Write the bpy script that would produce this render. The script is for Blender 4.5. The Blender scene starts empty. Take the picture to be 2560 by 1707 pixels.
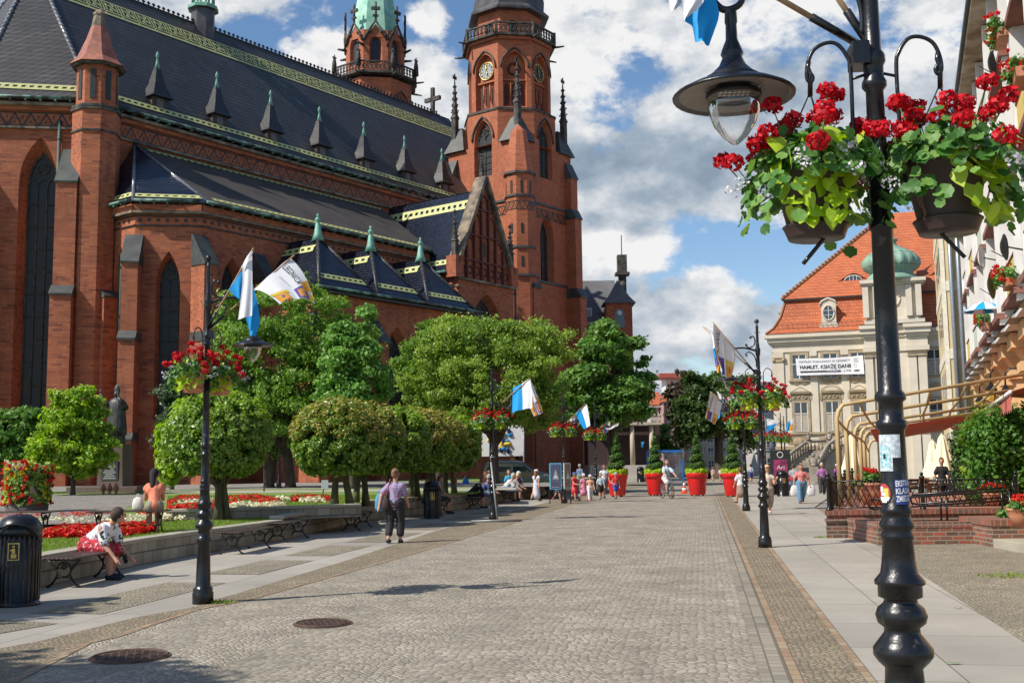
import bpy, math, random
import numpy as np
from mathutils import Vector, Matrix
sc = bpy.context.scene
C = sc.collection
R = math.radians
# ------------------------------------------------------------------ camera
F = 2700.0; PITCH = math.atan(296.5 / F); ROLL = 0.0131; EYE = 1.8
fw = np.array([0, math.cos(PITCH), math.sin(PITCH)])
_u0 = np.array([0, -math.sin(PITCH), math.cos(PITCH)]); _r0 = np.array([1., 0, 0])
rgt = _r0 * math.cos(ROLL) - _u0 * math.sin(ROLL)
upv = _r0 * math.sin(ROLL) + _u0 * math.cos(ROLL)
cam = bpy.data.cameras.new('camera'); cam.lens = 36 * F / 2560; cam.sensor_width = 36
cam.clip_start = .1; cam.clip_end = 3000
co = bpy.data.objects.new('camera', cam); C.objects.link(co)
m = Matrix.Identity(4)
for i in range(3):
 m[i][0] = rgt[i]; m[i][1] = upv[i]; m[i][2] = -fw[i]
m[2][3] = EYE
co.matrix_world = m; sc.camera = co
# ------------------------------------------------------------------ sun and exposure
SUNV = Vector((-.90 * math.cos(R(46)), -.436 * math.cos(R(46)), math.sin(R(46)))).normalized()   # towards the sun
sl = bpy.data.lights.new('sun', 'SUN'); sl.energy = 4.3; sl.angle = R(.55); sl.color = (1, .94, .85)
so = bpy.data.objects.new('sun', sl); C.objects.link(so); so.rotation_euler = SUNV.to_track_quat('Z', 'Y').to_euler()
sc.view_settings.view_transform = 'Standard'; sc.view_settings.look = 'None'
sc.view_settings.exposure = 0.45; sc.view_settings.gamma = 1
sc.cycles.max_bounces = 6; sc.cycles.transparent_max_bounces = 12
# ------------------------------------------------------------------ sky with clouds
W = bpy.data.worlds.new('World'); sc.world = W; W.use_nodes = True
nt = W.node_tree; nt.nodes.clear()
def N(t, nt=nt, **k):
 n = nt.nodes.new(t)
 for a, v in k.items():
  if a == 'inp':
   for i, x in v.items(): n.inputs[i].default_value = x
  else: setattr(n, a, v)
 return n
def math_(op, a, b=None, nt=nt, clamp=False, c=None):
 n = nt.nodes.new('ShaderNodeMath'); n.operation = op; n.use_clamp = clamp
 for i, x in enumerate((a, b, c)):
  if x is None: continue
  if isinstance(x, (int, float)): n.inputs[i].default_value = x
  else: nt.links.new(x, n.inputs[i])
 return n.outputs[0]
tc = N('ShaderNodeTexCoord'); sp = N('ShaderNodeSeparateXYZ'); nt.links.new(tc.outputs['Generated'], sp.inputs[0])
az = math_('ARCTAN2', sp.outputs[0], sp.outputs[1]); el = math_('ARCSINE', sp.outputs[2])
def fbm(scale, detail, rough, off, lac=2.1, stretch=(1, 1, 1)):
 mp = N('ShaderNodeMapping'); mp.inputs['Location'].default_value = off; mp.inputs['Scale'].default_value = stretch
 nt.links.new(tc.outputs['Generated'], mp.inputs[0])
 n = N('ShaderNodeTexNoise'); n.inputs['Scale'].default_value = scale; n.inputs['Detail'].default_value = detail
 n.inputs['Roughness'].default_value = rough; n.inputs['Lacunarity'].default_value = lac
 nt.links.new(mp.outputs[0], n.inputs['Vector']); return n.outputs['Fac']
def bank(px, py, sx, sy, w=1.0):     # a cloud bank by compass direction and height
 a0 = math.atan((px - 1280) / F); e0 = PITCH + math.atan((853 - py) / F)
 dx = math_('DIVIDE', math_('SUBTRACT', az, a0), sx / F); dy = math_('DIVIDE', math_('SUBTRACT', el, e0), sy / F)
 d = math_('SQRT', math_('ADD', math_('MULTIPLY', dx, dx), math_('MULTIPLY', dy, dy)))
 return math_('MULTIPLY', math_('SUBTRACT', 1.0, d, clamp=True), w)
banks = [(1520, 190, 380, 330, 1.0), (1780, 330, 560, 330, 1.0), (1960, 120, 360, 240, .9), (1440, 650, 380, 330, .9), (1660, 800, 380, 170, .9), (1900, 860, 300, 130, .8), (1560, 960, 300, 130, .8),
   (2150, 330, 300, 190, .7), (2330, 90, 330, 140, .62), (2340, 260, 280, 160, .6), (1060, 260, 220, 190, .9), (1250, 360, 300, 220, .9), (800, 180, 200, 110, .55), (1075, 50, 90, 90, .45), (110, 0, 700, 170, .85),
   (1280, 1120, 9000, 200, .95), (-900, 500, 1200, 450, .9), (3900, 500, 1200, 450, 1.0)]
darks = [(1280, 1120, 9000, 260, .95), (1740, 450, 520, 190, 1.0), (1450, 440, 330, 170, .8), (1480, 790, 380, 110, .6), (1800, 900, 450, 80, .6), (1960, 300, 300, 150, .7), (1200, 420, 330, 140, .8), (150, 60, 800, 130, .8), (2280, 380, 350, 110, .6), (-900, 650, 1200, 300, .8), (3900, 650, 1200, 300, .8)]
def field(bl):
 o = None
 for b in bl: k = bank(*b); o = k if o is None else math_('MAXIMUM', o, k)
 return o
bm_, dk_ = field(banks), field(darks)
f1 = fbm(9.0, 10, .6, (2.3, .7, 1.9), stretch=(1, 1, 1.5)); f2b = fbm(9.0, 5, .55, (2.3, .7, 1.9), stretch=(1, 1, 1.5)); f2 = fbm(9.0, 5, .55, (2.3 + .012, .7, 1.9 - .026), stretch=(1, 1, 1.5)); f5 = fbm(3.4, 5, .55, (4.2, 6.1, 3), stretch=(1, 1, 2.0))
plate = math_('MINIMUM', math_('MULTIPLY', bm_, 1.6), .70)
dens = math_('ADD', plate, math_('ADD', math_('MULTIPLY', math_('SUBTRACT', f1, .5), 2.0), math_('MULTIPLY', math_('SUBTRACT', f5, .5), 1.1)))
mr = N('ShaderNodeMapRange', interpolation_type='SMOOTHSTEP'); nt.links.new(dens, mr.inputs[0]); mr.inputs[1].default_value = .26; mr.inputs[2].default_value = .52
alpha = mr.outputs[0]
# sunlit tops against grey undersides
rim = N('ShaderNodeMapRange', interpolation_type='SMOOTHSTEP'); nt.links.new(dens, rim.inputs[0]); rim.inputs[1].default_value = .3; rim.inputs[2].default_value = .95; rim.inputs[3].default_value = .10; rim.inputs[4].default_value = 0.0
lum = math_('SUBTRACT', math_('ADD', .80, rim.outputs[0]), math_('MULTIPLY', dk_, .62))
lum = math_('ADD', math_('ADD', lum, math_('MULTIPLY', math_('SUBTRACT', f2b, f2), 2.6)), math_('MULTIPLY', math_('SUBTRACT', f1, .5), .3), clamp=True)
cr = N('ShaderNodeValToRGB'); nt.links.new(lum, cr.inputs[0])
e = cr.color_ramp.elements; e[0].position = .08; e[0].color = (.24, .31, .40, 1); e[1].position = .97; e[1].color = (.82, .82, .82, 1)
q = e.new(.40); q.color = (.34, .41, .49, 1); q = e.new(.68); q.color = (.55, .59, .64, 1)
sky = N('ShaderNodeTexSky', sky_type='NISHITA'); sky.sun_disc = False; sky.sun_elevation = R(46); sky.sun_rotation = math.atan2(SUNV.x, SUNV.y)
sky.air_density = 1.0; sky.dust_density = .6; sky.ozone_density = 2.2
hs = N('ShaderNodeHueSaturation'); hs.inputs['Saturation'].default_value = 1.12; nt.links.new(sky.outputs[0], hs.inputs['Color'])
bs = N('ShaderNodeBackground'); bs.inputs[1].default_value = .105; nt.links.new(hs.outputs[0], bs.inputs[0])
bc = N('ShaderNodeBackground'); bc.inputs[1].default_value = .80; nt.links.new(cr.outputs[0], bc.inputs[0])
mx = N('ShaderNodeMixShader'); nt.links.new(alpha, mx.inputs[0]); nt.links.new(bs.outputs[0], mx.inputs[1]); nt.links.new(bc.outputs[0], mx.inputs[2])
wo = N('ShaderNodeOutputWorld'); nt.links.new(mx.outputs[0], wo.inputs[0])
# ------------------------------------------------------------------ survey: photograph bearings to metres
def ray(u, v): return fw + rgt * ((u - 1280) / F) + upv * ((853.5 - v) / F)
def GP(u, v, z=0.0):
 d = ray(u, v); k = (z - EYE) / d[2]; return np.array([d[0] * k, d[1] * k, z])
def PY(u, v, Y):
 d = ray(u, v); p = d * (Y / d[1]); p[2] += EYE; return p
# ------------------------------------------------------------------ mesh tools
def V3(*a): return np.array(a, float)
class MB:
 def __init__(s): s.v = []; s.f = []; s.m = []; s.sm = []; s.cur = 0; s.smooth = False
 def add(s, vs, fs, mat=None, smooth=None):
  o = len(s.v); s.v.extend([tuple(map(float, q)) for q in vs])
  for f in fs: s.f.append(tuple(i + o for i in f)); s.m.append(s.cur if mat is None else mat); s.sm.append(s.smooth if smooth is None else smooth)
  return s
 def box(s, a, b, mat=None):
  x0, y0, z0 = [min(p, q) for p, q in zip(a, b)]; x1, y1, z1 = [max(p, q) for p, q in zip(a, b)]
  return s.add([(x0, y0, z0), (x1, y0, z0), (x1, y1, z0), (x0, y1, z0), (x0, y0, z1), (x1, y0, z1), (x1, y1, z1), (x0, y1, z1)],
      [(0, 3, 2, 1), (4, 5, 6, 7), (0, 1, 5, 4), (1, 2, 6, 5), (2, 3, 7, 6), (3, 0, 4, 7)], mat, False)
 def rbox(s, c, hx, hy, hz, ex, mat=None):    # box with its x axis along ex (horizontal)
  ex = np.array(list(ex) + [0] * (3 - len(ex)), float); ex /= np.linalg.norm(ex); ez = V3(0, 0, 1) if abs(ex[2]) < .9 else V3(0, 1, 0)
  ey = np.cross(ez, ex); ey /= np.linalg.norm(ey); ez = np.cross(ex, ey); c = np.array(c, float)
  P = [c + i * hx * ex + j * hy * ey + k * hz * ez for k in (-1, 1) for i, j in ((-1, -1), (1, -1), (1, 1), (-1, 1))]
  return s.add(P, [(0, 3, 2, 1), (4, 5, 6, 7), (0, 1, 5, 4), (1, 2, 6, 5), (2, 3, 7, 6), (3, 0, 4, 7)], mat, False)
 def prism(s, poly, z0, z1, mat=None, smooth=None):
  n = len(poly); vs = [(p[0], p[1], z0) for p in poly] + [(p[0], p[1], z1) for p in poly]
  return s.add(vs, [tuple(range(n))[::-1], tuple(range(n, 2 * n))] + [(i, (i + 1) % n, n + (i + 1) % n, n + i) for i in range(n)], mat, smooth)
 def loft(s, rings, mat=None, cap=True, smooth=None, close=True):
  n = len(rings[0]); vs = [q for r in rings for q in r]; fs = []
  for k in range(len(rings) - 1):
   for i in range(n if close else n - 1):
    j = (i + 1) % n; fs.append((k * n + i, k * n + j, (k + 1) * n + j, (k + 1) * n + i))
  if cap: fs += [tuple(range(n))[::-1], tuple(range((len(rings) - 1) * n, len(rings) * n))]
  return s.add(vs, fs, mat, smooth)
 def lathe(s, prof, c=(0, 0, 0), n=20, mat=None, smooth=True, cap=True, rot=0.0, sx=1, sy=1):
  rings = [[(c[0] + sx * r * math.cos(rot + 2 * math.pi * i / n), c[1] + sy * r * math.sin(rot + 2 * math.pi * i / n), c[2] + z) for i in range(n)] for r, z in prof]
  return s.loft(rings, mat, cap, smooth)
 def tube(s, pts, r, n=6, mat=None, smooth=True, cap=True, sm=0):
  pts = [np.array(p, float) for p in pts]; rr = list(r) if hasattr(r, '__len__') else [r] * len(pts); rings = []; pn = None
  if sm:
   q, r2 = [], []
   for i in range(len(pts) - 1):
    a, b, c, d = pts[max(i - 1, 0)], pts[i], pts[i + 1], pts[min(i + 2, len(pts) - 1)]
    for k in range(sm): t = k / sm; q.append(.5 * (2 * b + (c - a) * t + (2 * a - 5 * b + 4 * c - d) * t * t + (3 * b - a - 3 * c + d) * t ** 3)); r2.append(rr[i] + (rr[i + 1] - rr[i]) * t)
   pts, rr = q + [pts[-1]], r2 + [rr[-1]]
  for i, p in enumerate(pts):
   t = pts[min(i + 1, len(pts) - 1)] - pts[max(i - 1, 0)]; t = t / (np.linalg.norm(t) + 1e-9)
   if pn is None: pn = np.cross(t, V3(0, 0, 1) if abs(t[2]) < .9 else V3(1, 0, 0))
   pn = pn - t * (pn @ t); pn = pn / (np.linalg.norm(pn) + 1e-9); b = np.cross(t, pn)
   rings.append([p + rr[i] * (math.cos(a) * pn + math.sin(a) * b) for a in [2 * math.pi * k / n for k in range(n)]])
  return s.loft(rings, mat, cap, smooth)
 def ball(s, c, r, n=10, k=6, mat=None, smooth=True):
  r = r if hasattr(r, '__len__') else (r, r, r); rings = []
  for j in range(k + 1):
   a = -math.pi / 2 + math.pi * j / k; cz = math.cos(a) if 0 < j < k else .02
   rings.append([(c[0] + r[0] * cz * math.cos(2 * math.pi * i / n), c[1] + r[1] * cz * math.sin(2 * math.pi * i / n), c[2] + r[2] * math.sin(a)) for i in range(n)])
  return s.loft(rings, mat, True, smooth)
 def quads(s, Q, mat=None, smooth=False):     # list of 4-point faces
  for q in Q: s.add(q, [tuple(range(len(q)))], mat, smooth)
  return s
def build(name, mb, mats, parent=None, loc=None, bevel=0):
 me = bpy.data.meshes.new(name); me.from_pydata(mb.v, [], mb.f)
 if not isinstance(mats, (list, tuple)): mats = [mats]
 for m_ in mats: me.materials.append(m_)
 me.polygons.foreach_set('material_index', mb.m); me.polygons.foreach_set('use_smooth', mb.sm); me.update()
 o = bpy.data.objects.new(name, me); C.objects.link(o)
 if parent is not None: o.parent = parent
 if loc is not None: o.location = loc
 if bevel:
  b = o.modifiers.new('bevel', 'BEVEL'); b.width = bevel; b.segments = 2; b.limit_method = 'ANGLE'
 return o
def raw(name, verts, faces, mats, parent=None, mi=None, smooth=False):   # numpy quads or tris
 me = bpy.data.meshes.new(name); verts = np.asarray(verts, np.float32); faces = np.asarray(faces, np.int32); k = faces.shape[1]
 me.vertices.add(len(verts)); me.vertices.foreach_set('co', verts.ravel()); me.loops.add(faces.size); me.loops.foreach_set('vertex_index', faces.ravel())
 me.polygons.add(len(faces)); me.polygons.foreach_set('loop_start', np.arange(0, faces.size, k, dtype=np.int32))
 try: me.polygons.foreach_set('loop_total', np.full(len(faces), k, np.int32))
 except Exception: pass
 if not isinstance(mats, (list, tuple)): mats = [mats]
 for m_ in mats: me.materials.append(m_)
 if mi is not None: me.polygons.foreach_set('material_index', np.asarray(mi, np.int32))
 me.polygons.foreach_set('use_smooth', np.full(len(faces), smooth))
 me.update(calc_edges=True); o = bpy.data.objects.new(name, me); C.objects.link(o)
 if parent is not None: o.parent = parent
 return o
def tag(o, label=None, cat=None, group=None, kind=None):
 if label: o['label'] = label
 if cat: o['category'] = cat
 if group: o['group'] = group
 if kind: o['kind'] = kind
 return o
def thing(name, label, cat, loc=(0, 0, 0), rz=0.0, group=None, s=1.0):
 o = bpy.data.objects.new(name, None); C.objects.link(o); o.empty_display_size = .2
 o.location = tuple(map(float, loc)); o.rotation_euler = (0, 0, rz); o.scale = (s, s, s); return tag(o, label, cat, group)
def kids(o, allo=None): return [c for c in C.objects if c.parent == o]
def dup(o, loc, rz=None, label=None, s=None, sub=None):
 r = o.copy(); C.objects.link(r); r.location = tuple(map(float, loc))
 if rz is not None: r.rotation_euler = (0, 0, rz)
 if s is not None: r.scale = (s, s, s) if not hasattr(s, '__len__') else s
 if label: r['label'] = label
 for ch in kids(o):
  c = ch.copy(); C.objects.link(c); c.parent = r
  for g in kids(ch):
   d = g.copy(); C.objects.link(d); d.parent = c
 return r
# ------------------------------------------------------------------ materials
def newmat(name):
 m_ = bpy.data.materials.new(name); m_.use_nodes = True; t = m_.node_tree; return m_, t, t.nodes['Principled BSDF']
def pm(name, c, rough=.6, metal=0.0, c2=None, scale=8.0, bump=0.0, bscale=None, spec=.5, stretch=(1, 1, 1), lo=.35, hi=.65, detail=6, coat=0):
 m_, t, b = newmat(name); b.inputs['Roughness'].default_value = rough; b.inputs['Metallic'].default_value = metal; b.inputs['Specular IOR Level'].default_value = spec
 if coat: b.inputs['Coat Weight'].default_value = coat; b.inputs['Coat Roughness'].default_value = .08
 if c2 is None: c2 = tuple(x * .82 for x in c)
 tcn = t.nodes.new('ShaderNodeTexCoord'); mp = t.nodes.new('ShaderNodeMapping'); mp.inputs['Scale'].default_value = stretch; t.links.new(tcn.outputs['Object'], mp.inputs[0])
 n = t.nodes.new('ShaderNodeTexNoise'); n.inputs['Scale'].default_value = scale; n.inputs['Detail'].default_value = detail; t.links.new(mp.outputs[0], n.inputs['Vector'])
 r = t.nodes.new('ShaderNodeValToRGB'); r.color_ramp.elements[0].position = lo; r.color_ramp.elements[1].position = hi
 r.color_ramp.elements[0].color = (*c2, 1); r.color_ramp.elements[1].color = (*c, 1); t.links.new(n.outputs['Fac'], r.inputs[0]); t.links.new(r.outputs[0], b.inputs['Base Color'])
 if bump:
  n2 = t.nodes.new('ShaderNodeTexNoise'); n2.inputs['Scale'].default_value = bscale or scale * 3; n2.inputs['Detail'].default_value = 4; t.links.new(mp.outputs[0], n2.inputs['Vector'])
  bp = t.nodes.new('ShaderNodeBump'); bp.inputs['Strength'].default_value = bump; bp.inputs['Distance'].default_value = .02; t.links.new(n2.outputs['Fac'], bp.inputs['Height']); t.links.new(bp.outputs[0], b.inputs['Normal'])
 return m_
def leafmat(name, cols, trans=.35, rough=.45, spec=.35, big=.0, bigscale=.6):
 m_, t, b = newmat(name); g = t.nodes.new('ShaderNodeNewGeometry'); r = t.nodes.new('ShaderNodeValToRGB'); el_ = r.color_ramp.elements
 el_[0].color = (*cols[0], 1); el_[1].color = (*cols[-1], 1)
 for i, c in enumerate(cols[1:-1]): q_ = el_.new((i + 1) / (len(cols) - 1)); q_.color = (*c, 1)
 f_ = g.outputs['Random Per Island']
 if big:
  tcn = t.nodes.new('ShaderNodeTexCoord'); n = t.nodes.new('ShaderNodeTexNoise'); n.inputs['Scale'].default_value = bigscale; n.inputs['Detail'].default_value = 2; t.links.new(tcn.outputs['Object'], n.inputs['Vector'])
  f_ = math_('ADD', math_('MULTIPLY', f_, 1 - big, nt=t), math_('MULTIPLY', math_('MULTIPLY', math_('SUBTRACT', n.outputs['Fac'], .3, nt=t), 2.5, nt=t, clamp=True), big, nt=t), nt=t, clamp=True)
 t.links.new(f_, r.inputs[0]); t.links.new(r.outputs[0], b.inputs['Base Color'])
 b.inputs['Roughness'].default_value = rough; b.inputs['Specular IOR Level'].default_value = spec
 tr = t.nodes.new('ShaderNodeBsdfTranslucent'); hv = t.nodes.new('ShaderNodeHueSaturation'); hv.inputs['Value'].default_value = 1.5; hv.inputs['Saturation'].default_value = 1.1
 t.links.new(r.outputs[0], hv.inputs['Color']); t.links.new(hv.outputs[0], tr.inputs[0]); ms = t.nodes.new('ShaderNodeMixShader'); ms.inputs[0].default_value = trans
 t.links.new(b.outputs[0], ms.inputs[1]); t.links.new(tr.outputs[0], ms.inputs[2]); t.links.new(ms.outputs[0], t.nodes['Material Output'].inputs[0]); return m_
def brickmat(name, cols, mortar, bw, bh, msize=.012, uv='xyz', bump=.4, rough=.8, stain=None, offset=.5, mottle=.5):
 """courses run along x+y of the object, up z"""
 m_, t, b = newmat(name); L = t.links; tcn = t.nodes.new('ShaderNodeTexCoord'); s_ = t.nodes.new('ShaderNodeSeparateXYZ'); L.new(tcn.outputs['Object'], s_.inputs[0])
 cb = t.nodes.new('ShaderNodeCombineXYZ')
 if uv == 'xyz': L.new(math_('ADD', s_.outputs[0], math_('MULTIPLY', s_.outputs[1], 1.8, nt=t), nt=t), cb.inputs[0]); L.new(s_.outputs[2], cb.inputs[1])
 elif uv == 'xy': L.new(s_.outputs[0], cb.inputs[0]); L.new(s_.outputs[1], cb.inputs[1])
 elif uv == 'yx': L.new(s_.outputs[1], cb.inputs[0]); L.new(s_.outputs[0], cb.inputs[1])
 bt = t.nodes.new('ShaderNodeTexBrick'); bt.offset = offset; bt.inputs['Scale'].default_value = 1; bt.inputs['Brick Width'].default_value = bw; bt.inputs['Row Height'].default_value = bh
 bt.inputs['Mortar Size'].default_value = msize; bt.inputs['Color1'].default_value = (0, 0, 0, 1); bt.inputs['Color2'].default_value = (1, 1, 1, 1); bt.inputs['Mortar'].default_value = (.5, .5, .5, 1); bt.inputs['Bias'].default_value = 0
 L.new(cb.outputs[0], bt.inputs['Vector'])
 r = t.nodes.new('ShaderNodeValToRGB'); el_ = r.color_ramp.elements; el_[0].color = (*cols[0], 1); el_[1].color = (*cols[-1], 1)
 for i, c in enumerate(cols[1:-1]): q_ = el_.new((i + 1) / (len(cols) - 1)); q_.color = (*c, 1)
 L.new(bt.outputs['Color'], r.inputs[0])
 n = t.nodes.new('ShaderNodeTexNoise'); n.inputs['Scale'].default_value = .35; n.inputs['Detail'].default_value = 9; n.inputs['Roughness'].default_value = .65; L.new(tcn.outputs['Object'], n.inputs['Vector'])
 mp = t.nodes.new('ShaderNodeMapRange'); mp.inputs[1].default_value = .3; mp.inputs[2].default_value = .7; mp.inputs[3].default_value = 1 - mottle; mp.inputs[4].default_value = 1 + mottle * .3; L.new(n.outputs['Fac'], mp.inputs[0])
 mm = t.nodes.new('ShaderNodeMix'); mm.data_type = 'RGBA'; L.new(bt.outputs['Fac'], mm.inputs[0]); L.new(r.outputs[0], mm.inputs[6]); mm.inputs[7].default_value = (*mortar, 1)
 vm = t.nodes.new('ShaderNodeVectorMath'); vm.operation = 'SCALE'; L.new(mm.outputs[2], vm.inputs[0]); L.new(mp.outputs[0], vm.inputs['Scale']); out = vm.outputs[0]
 if stain:
  n3 = t.nodes.new('ShaderNodeTexNoise'); n3.inputs['Scale'].default_value = .9; n3.inputs['Detail'].default_value = 8; n3.inputs['Roughness'].default_value = .7
  mp3 = t.nodes.new('ShaderNodeMapping'); mp3.inputs['Scale'].default_value = (2.2, 2.2, .3); L.new(tcn.outputs['Object'], mp3.inputs[0]); L.new(mp3.outputs[0], n3.inputs['Vector'])
  r3 = t.nodes.new('ShaderNodeMapRange'); r3.inputs[1].default_value = .54; r3.inputs[2].default_value = .74; r3.inputs[4].default_value = .6; L.new(n3.outputs['Fac'], r3.inputs[0])
  m3 = t.nodes.new('ShaderNodeMix'); m3.data_type = 'RGBA'; L.new(r3.outputs[0], m3.inputs[0]); L.new(out, m3.inputs[6]); m3.inputs[7].default_value = (*stain, 1); out = m3.outputs[2]
 L.new(out, b.inputs['Base Color']); b.inputs['Roughness'].default_value = rough
 if bump:
  bp = t.nodes.new('ShaderNodeBump'); bp.inputs['Strength'].default_value = bump; bp.inputs['Distance'].default_value = .01; bp.invert = True
  nn = t.nodes.new('ShaderNodeTexNoise'); nn.inputs['Scale'].default_value = 30; L.new(tcn.outputs['Object'], nn.inputs['Vector'])
  L.new(math_('ADD', bt.outputs['Fac'], math_('MULTIPLY', nn.outputs['Fac'], .4, nt=t), nt=t), bp.inputs['Height']); L.new(bp.outputs[0], b.inputs['Normal'])
 return m_
def settmat(name, cols, joint, size, bump=.8, stretch=(1, 1, 1), rough=.85, jw=.09, patch=.25, arcs=0, moss=None, rnd=.75):
 m_, t, b = newmat(name); L = t.links; tcn = t.nodes.new('ShaderNodeTexCoord'); src = tcn.outputs['Object']
 if arcs:   # segmental arcs: bend the rows of setts
  s_ = t.nodes.new('ShaderNodeSeparateXYZ'); L.new(src, s_.inputs[0]); c_ = t.nodes.new('ShaderNodeCombineXYZ')
  w = math_('PINGPONG', s_.outputs[0], arcs, nt=t); w = math_('MULTIPLY', math_('POWER', math_('DIVIDE', w, arcs, nt=t), 1.6, nt=t), arcs * .55, nt=t)
  L.new(s_.outputs[0], c_.inputs[0]); L.new(math_('ADD', s_.outputs[1], w, nt=t), c_.inputs[1]); src = c_.outputs[0]
 mp = t.nodes.new('ShaderNodeMapping'); mp.inputs['Scale'].default_value = tuple(x / size for x in stretch); L.new(src, mp.inputs[0])
 v = t.nodes.new('ShaderNodeTexVoronoi'); v.feature = 'F1'; v.voronoi_dimensions = '2D'; v.inputs['Scale'].default_value = 1; v.inputs['Randomness'].default_value = rnd; L.new(mp.outputs[0], v.inputs['Vector'])
 v2 = t.nodes.new('ShaderNodeTexVoronoi'); v2.feature = 'DISTANCE_TO_EDGE'; v2.voronoi_dimensions = '2D'; v2.inputs['Scale'].default_value = 1; v2.inputs['Randomness'].default_value = rnd; L.new(mp.outputs[0], v2.inputs['Vector'])
 s2 = t.nodes.new('ShaderNodeSeparateXYZ'); L.new(v.outputs['Color'], s2.inputs[0])
 r = t.nodes.new('ShaderNodeValToRGB'); el_ = r.color_ramp.elements; el_[0].color = (*cols[0], 1); el_[1].color = (*cols[-1], 1)
 for i, c in enumerate(cols[1:-1]): q_ = el_.new((i + 1) / (len(cols) - 1)); q_.color = (*c, 1)
 L.new(s2.outputs[0], r.inputs[0])
 n = t.nodes.new('ShaderNodeTexNoise'); n.inputs['Scale'].default_value = 1.1; n.inputs['Detail'].default_value = 8; n.inputs['Roughness'].default_value = .65; L.new(tcn.outputs['Object'], n.inputs['Vector'])
 pr = t.nodes.new('ShaderNodeMapRange'); pr.inputs[1].default_value = .3; pr.inputs[2].default_value = .7; pr.inputs[3].default_value = 1 - patch; pr.inputs[4].default_value = 1 + patch * .5; L.new(n.outputs['Fac'], pr.inputs[0])
 g = t.nodes.new('ShaderNodeTexNoise'); g.inputs['Scale'].default_value = 60; g.inputs['Detail'].default_value = 3; L.new(tcn.outputs['Object'], g.inputs['Vector'])
 gr = t.nodes.new('ShaderNodeMapRange'); gr.inputs[3].default_value = .75; gr.inputs[4].default_value = 1.22; L.new(g.outputs['Fac'], gr.inputs[0])
 vm = t.nodes.new('ShaderNodeVectorMath'); vm.operation = 'SCALE'; L.new(r.outputs[0], vm.inputs[0]); L.new(math_('MULTIPLY', pr.outputs[0], gr.outputs[0], nt=t), vm.inputs['Scale'])
 jm = t.nodes.new('ShaderNodeMapRange'); jm.interpolation_type = 'SMOOTHSTEP'; jm.inputs[1].default_value = jw * .35; jm.inputs[2].default_value = jw;
 jn = t.nodes.new('ShaderNodeTexNoise'); jn.inputs['Scale'].default_value = 9; L.new(tcn.outputs['Object'], jn.inputs['Vector'])
 L.new(math_('ADD', v2.outputs['Distance'], math_('MULTIPLY', math_('SUBTRACT', jn.outputs['Fac'], .5, nt=t), .12, nt=t), nt=t), jm.inputs[0])
 mm = t.nodes.new('ShaderNodeMix'); mm.data_type = 'RGBA'; L.new(jm.outputs[0], mm.inputs[0]); mm.inputs[6].default_value = (*joint, 1); L.new(vm.outputs[0], mm.inputs[7])
 L.new(mm.outputs[2], b.inputs['Base Color']); b.inputs['Roughness'].default_value = rough; b.inputs['Specular IOR Level'].default_value = .3
 h = t.nodes.new('ShaderNodeMapRange'); h.interpolation_type = 'SMOOTHSTEP'; h.inputs[2].default_value = .35; L.new(v2.outputs['Distance'], h.inputs[0])
 hh = math_('ADD', math_('ADD', h.outputs[0], math_('MULTIPLY', s2.outputs[1], .45, nt=t), nt=t), math_('MULTIPLY', g.outputs['Fac'], .25, nt=t), nt=t)
 bp = t.nodes.new('ShaderNodeBump'); bp.inputs['Strength'].default_value = bump; bp.inputs['Distance'].default_value = size * .22; L.new(hh, bp.inputs['Height']); L.new(bp.outputs[0], b.inputs['Normal'])
 return m_
def glassmat(name, col=(1, 1, 1), rough=.02, alpha=.75):
 m_, t, b = newmat(name); tr = t.nodes.new('ShaderNodeBsdfTransparent'); tr.inputs[0].default_value = (*col, 1); gl = t.nodes.new('ShaderNodeBsdfGlossy'); gl.inputs['Roughness'].default_value = rough
 fr = t.nodes.new('ShaderNodeLayerWeight'); fr.inputs[0].default_value = .35; mr_ = t.nodes.new('ShaderNodeMapRange'); mr_.inputs[3].default_value = .06; mr_.inputs[4].default_value = .75; t.links.new(fr.outputs['Fresnel'], mr_.inputs[0])
 mx_ = t.nodes.new('ShaderNodeMixShader'); t.links.new(mr_.outputs[0], mx_.inputs[0]); t.links.new(tr.outputs[0], mx_.inputs[1]); t.links.new(gl.outputs[0], mx_.inputs[2]); t.links.new(mx_.outputs[0], t.nodes['Material Output'].inputs[0]); return m_
BLACK = pm('black_paint', (.008, .008, .009), .32, 0, (.055, .05, .045), 14, .12, 50, .45, coat=.12, lo=.30, hi=.37, detail=10)
IRON = pm('cast_iron', (.018, .017, .017), .5, .3, (.03, .028, .026), 20, .2, 60)
WOODPOLE = pm('pale_wood', (.45, .3, .15), .6, 0, (.33, .2, .1), 12, .1, stretch=(1, 1, .2))
WHITE = pm('white_cloth', (.78, .78, .79), .8, 0, (.72, .72, .74), 3)
BLUE = pm('sky_blue_cloth', (.0, .30, .68), .75, 0, (0, .27, .62), 3)
DARKTXT = pm('dark_print', (.05, .05, .06), .8); ORANGE = pm('orange_print', (.8, .36, .03), .8); PURPLE = pm('purple_print', (.12, .08, .35), .8); YELLOWP = pm('yellow_print', (.8, .55, .05), .8); GREYP = pm('grey_print', (.45, .45, .47), .8)
GLASS = glassmat('clear_glass')
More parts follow.
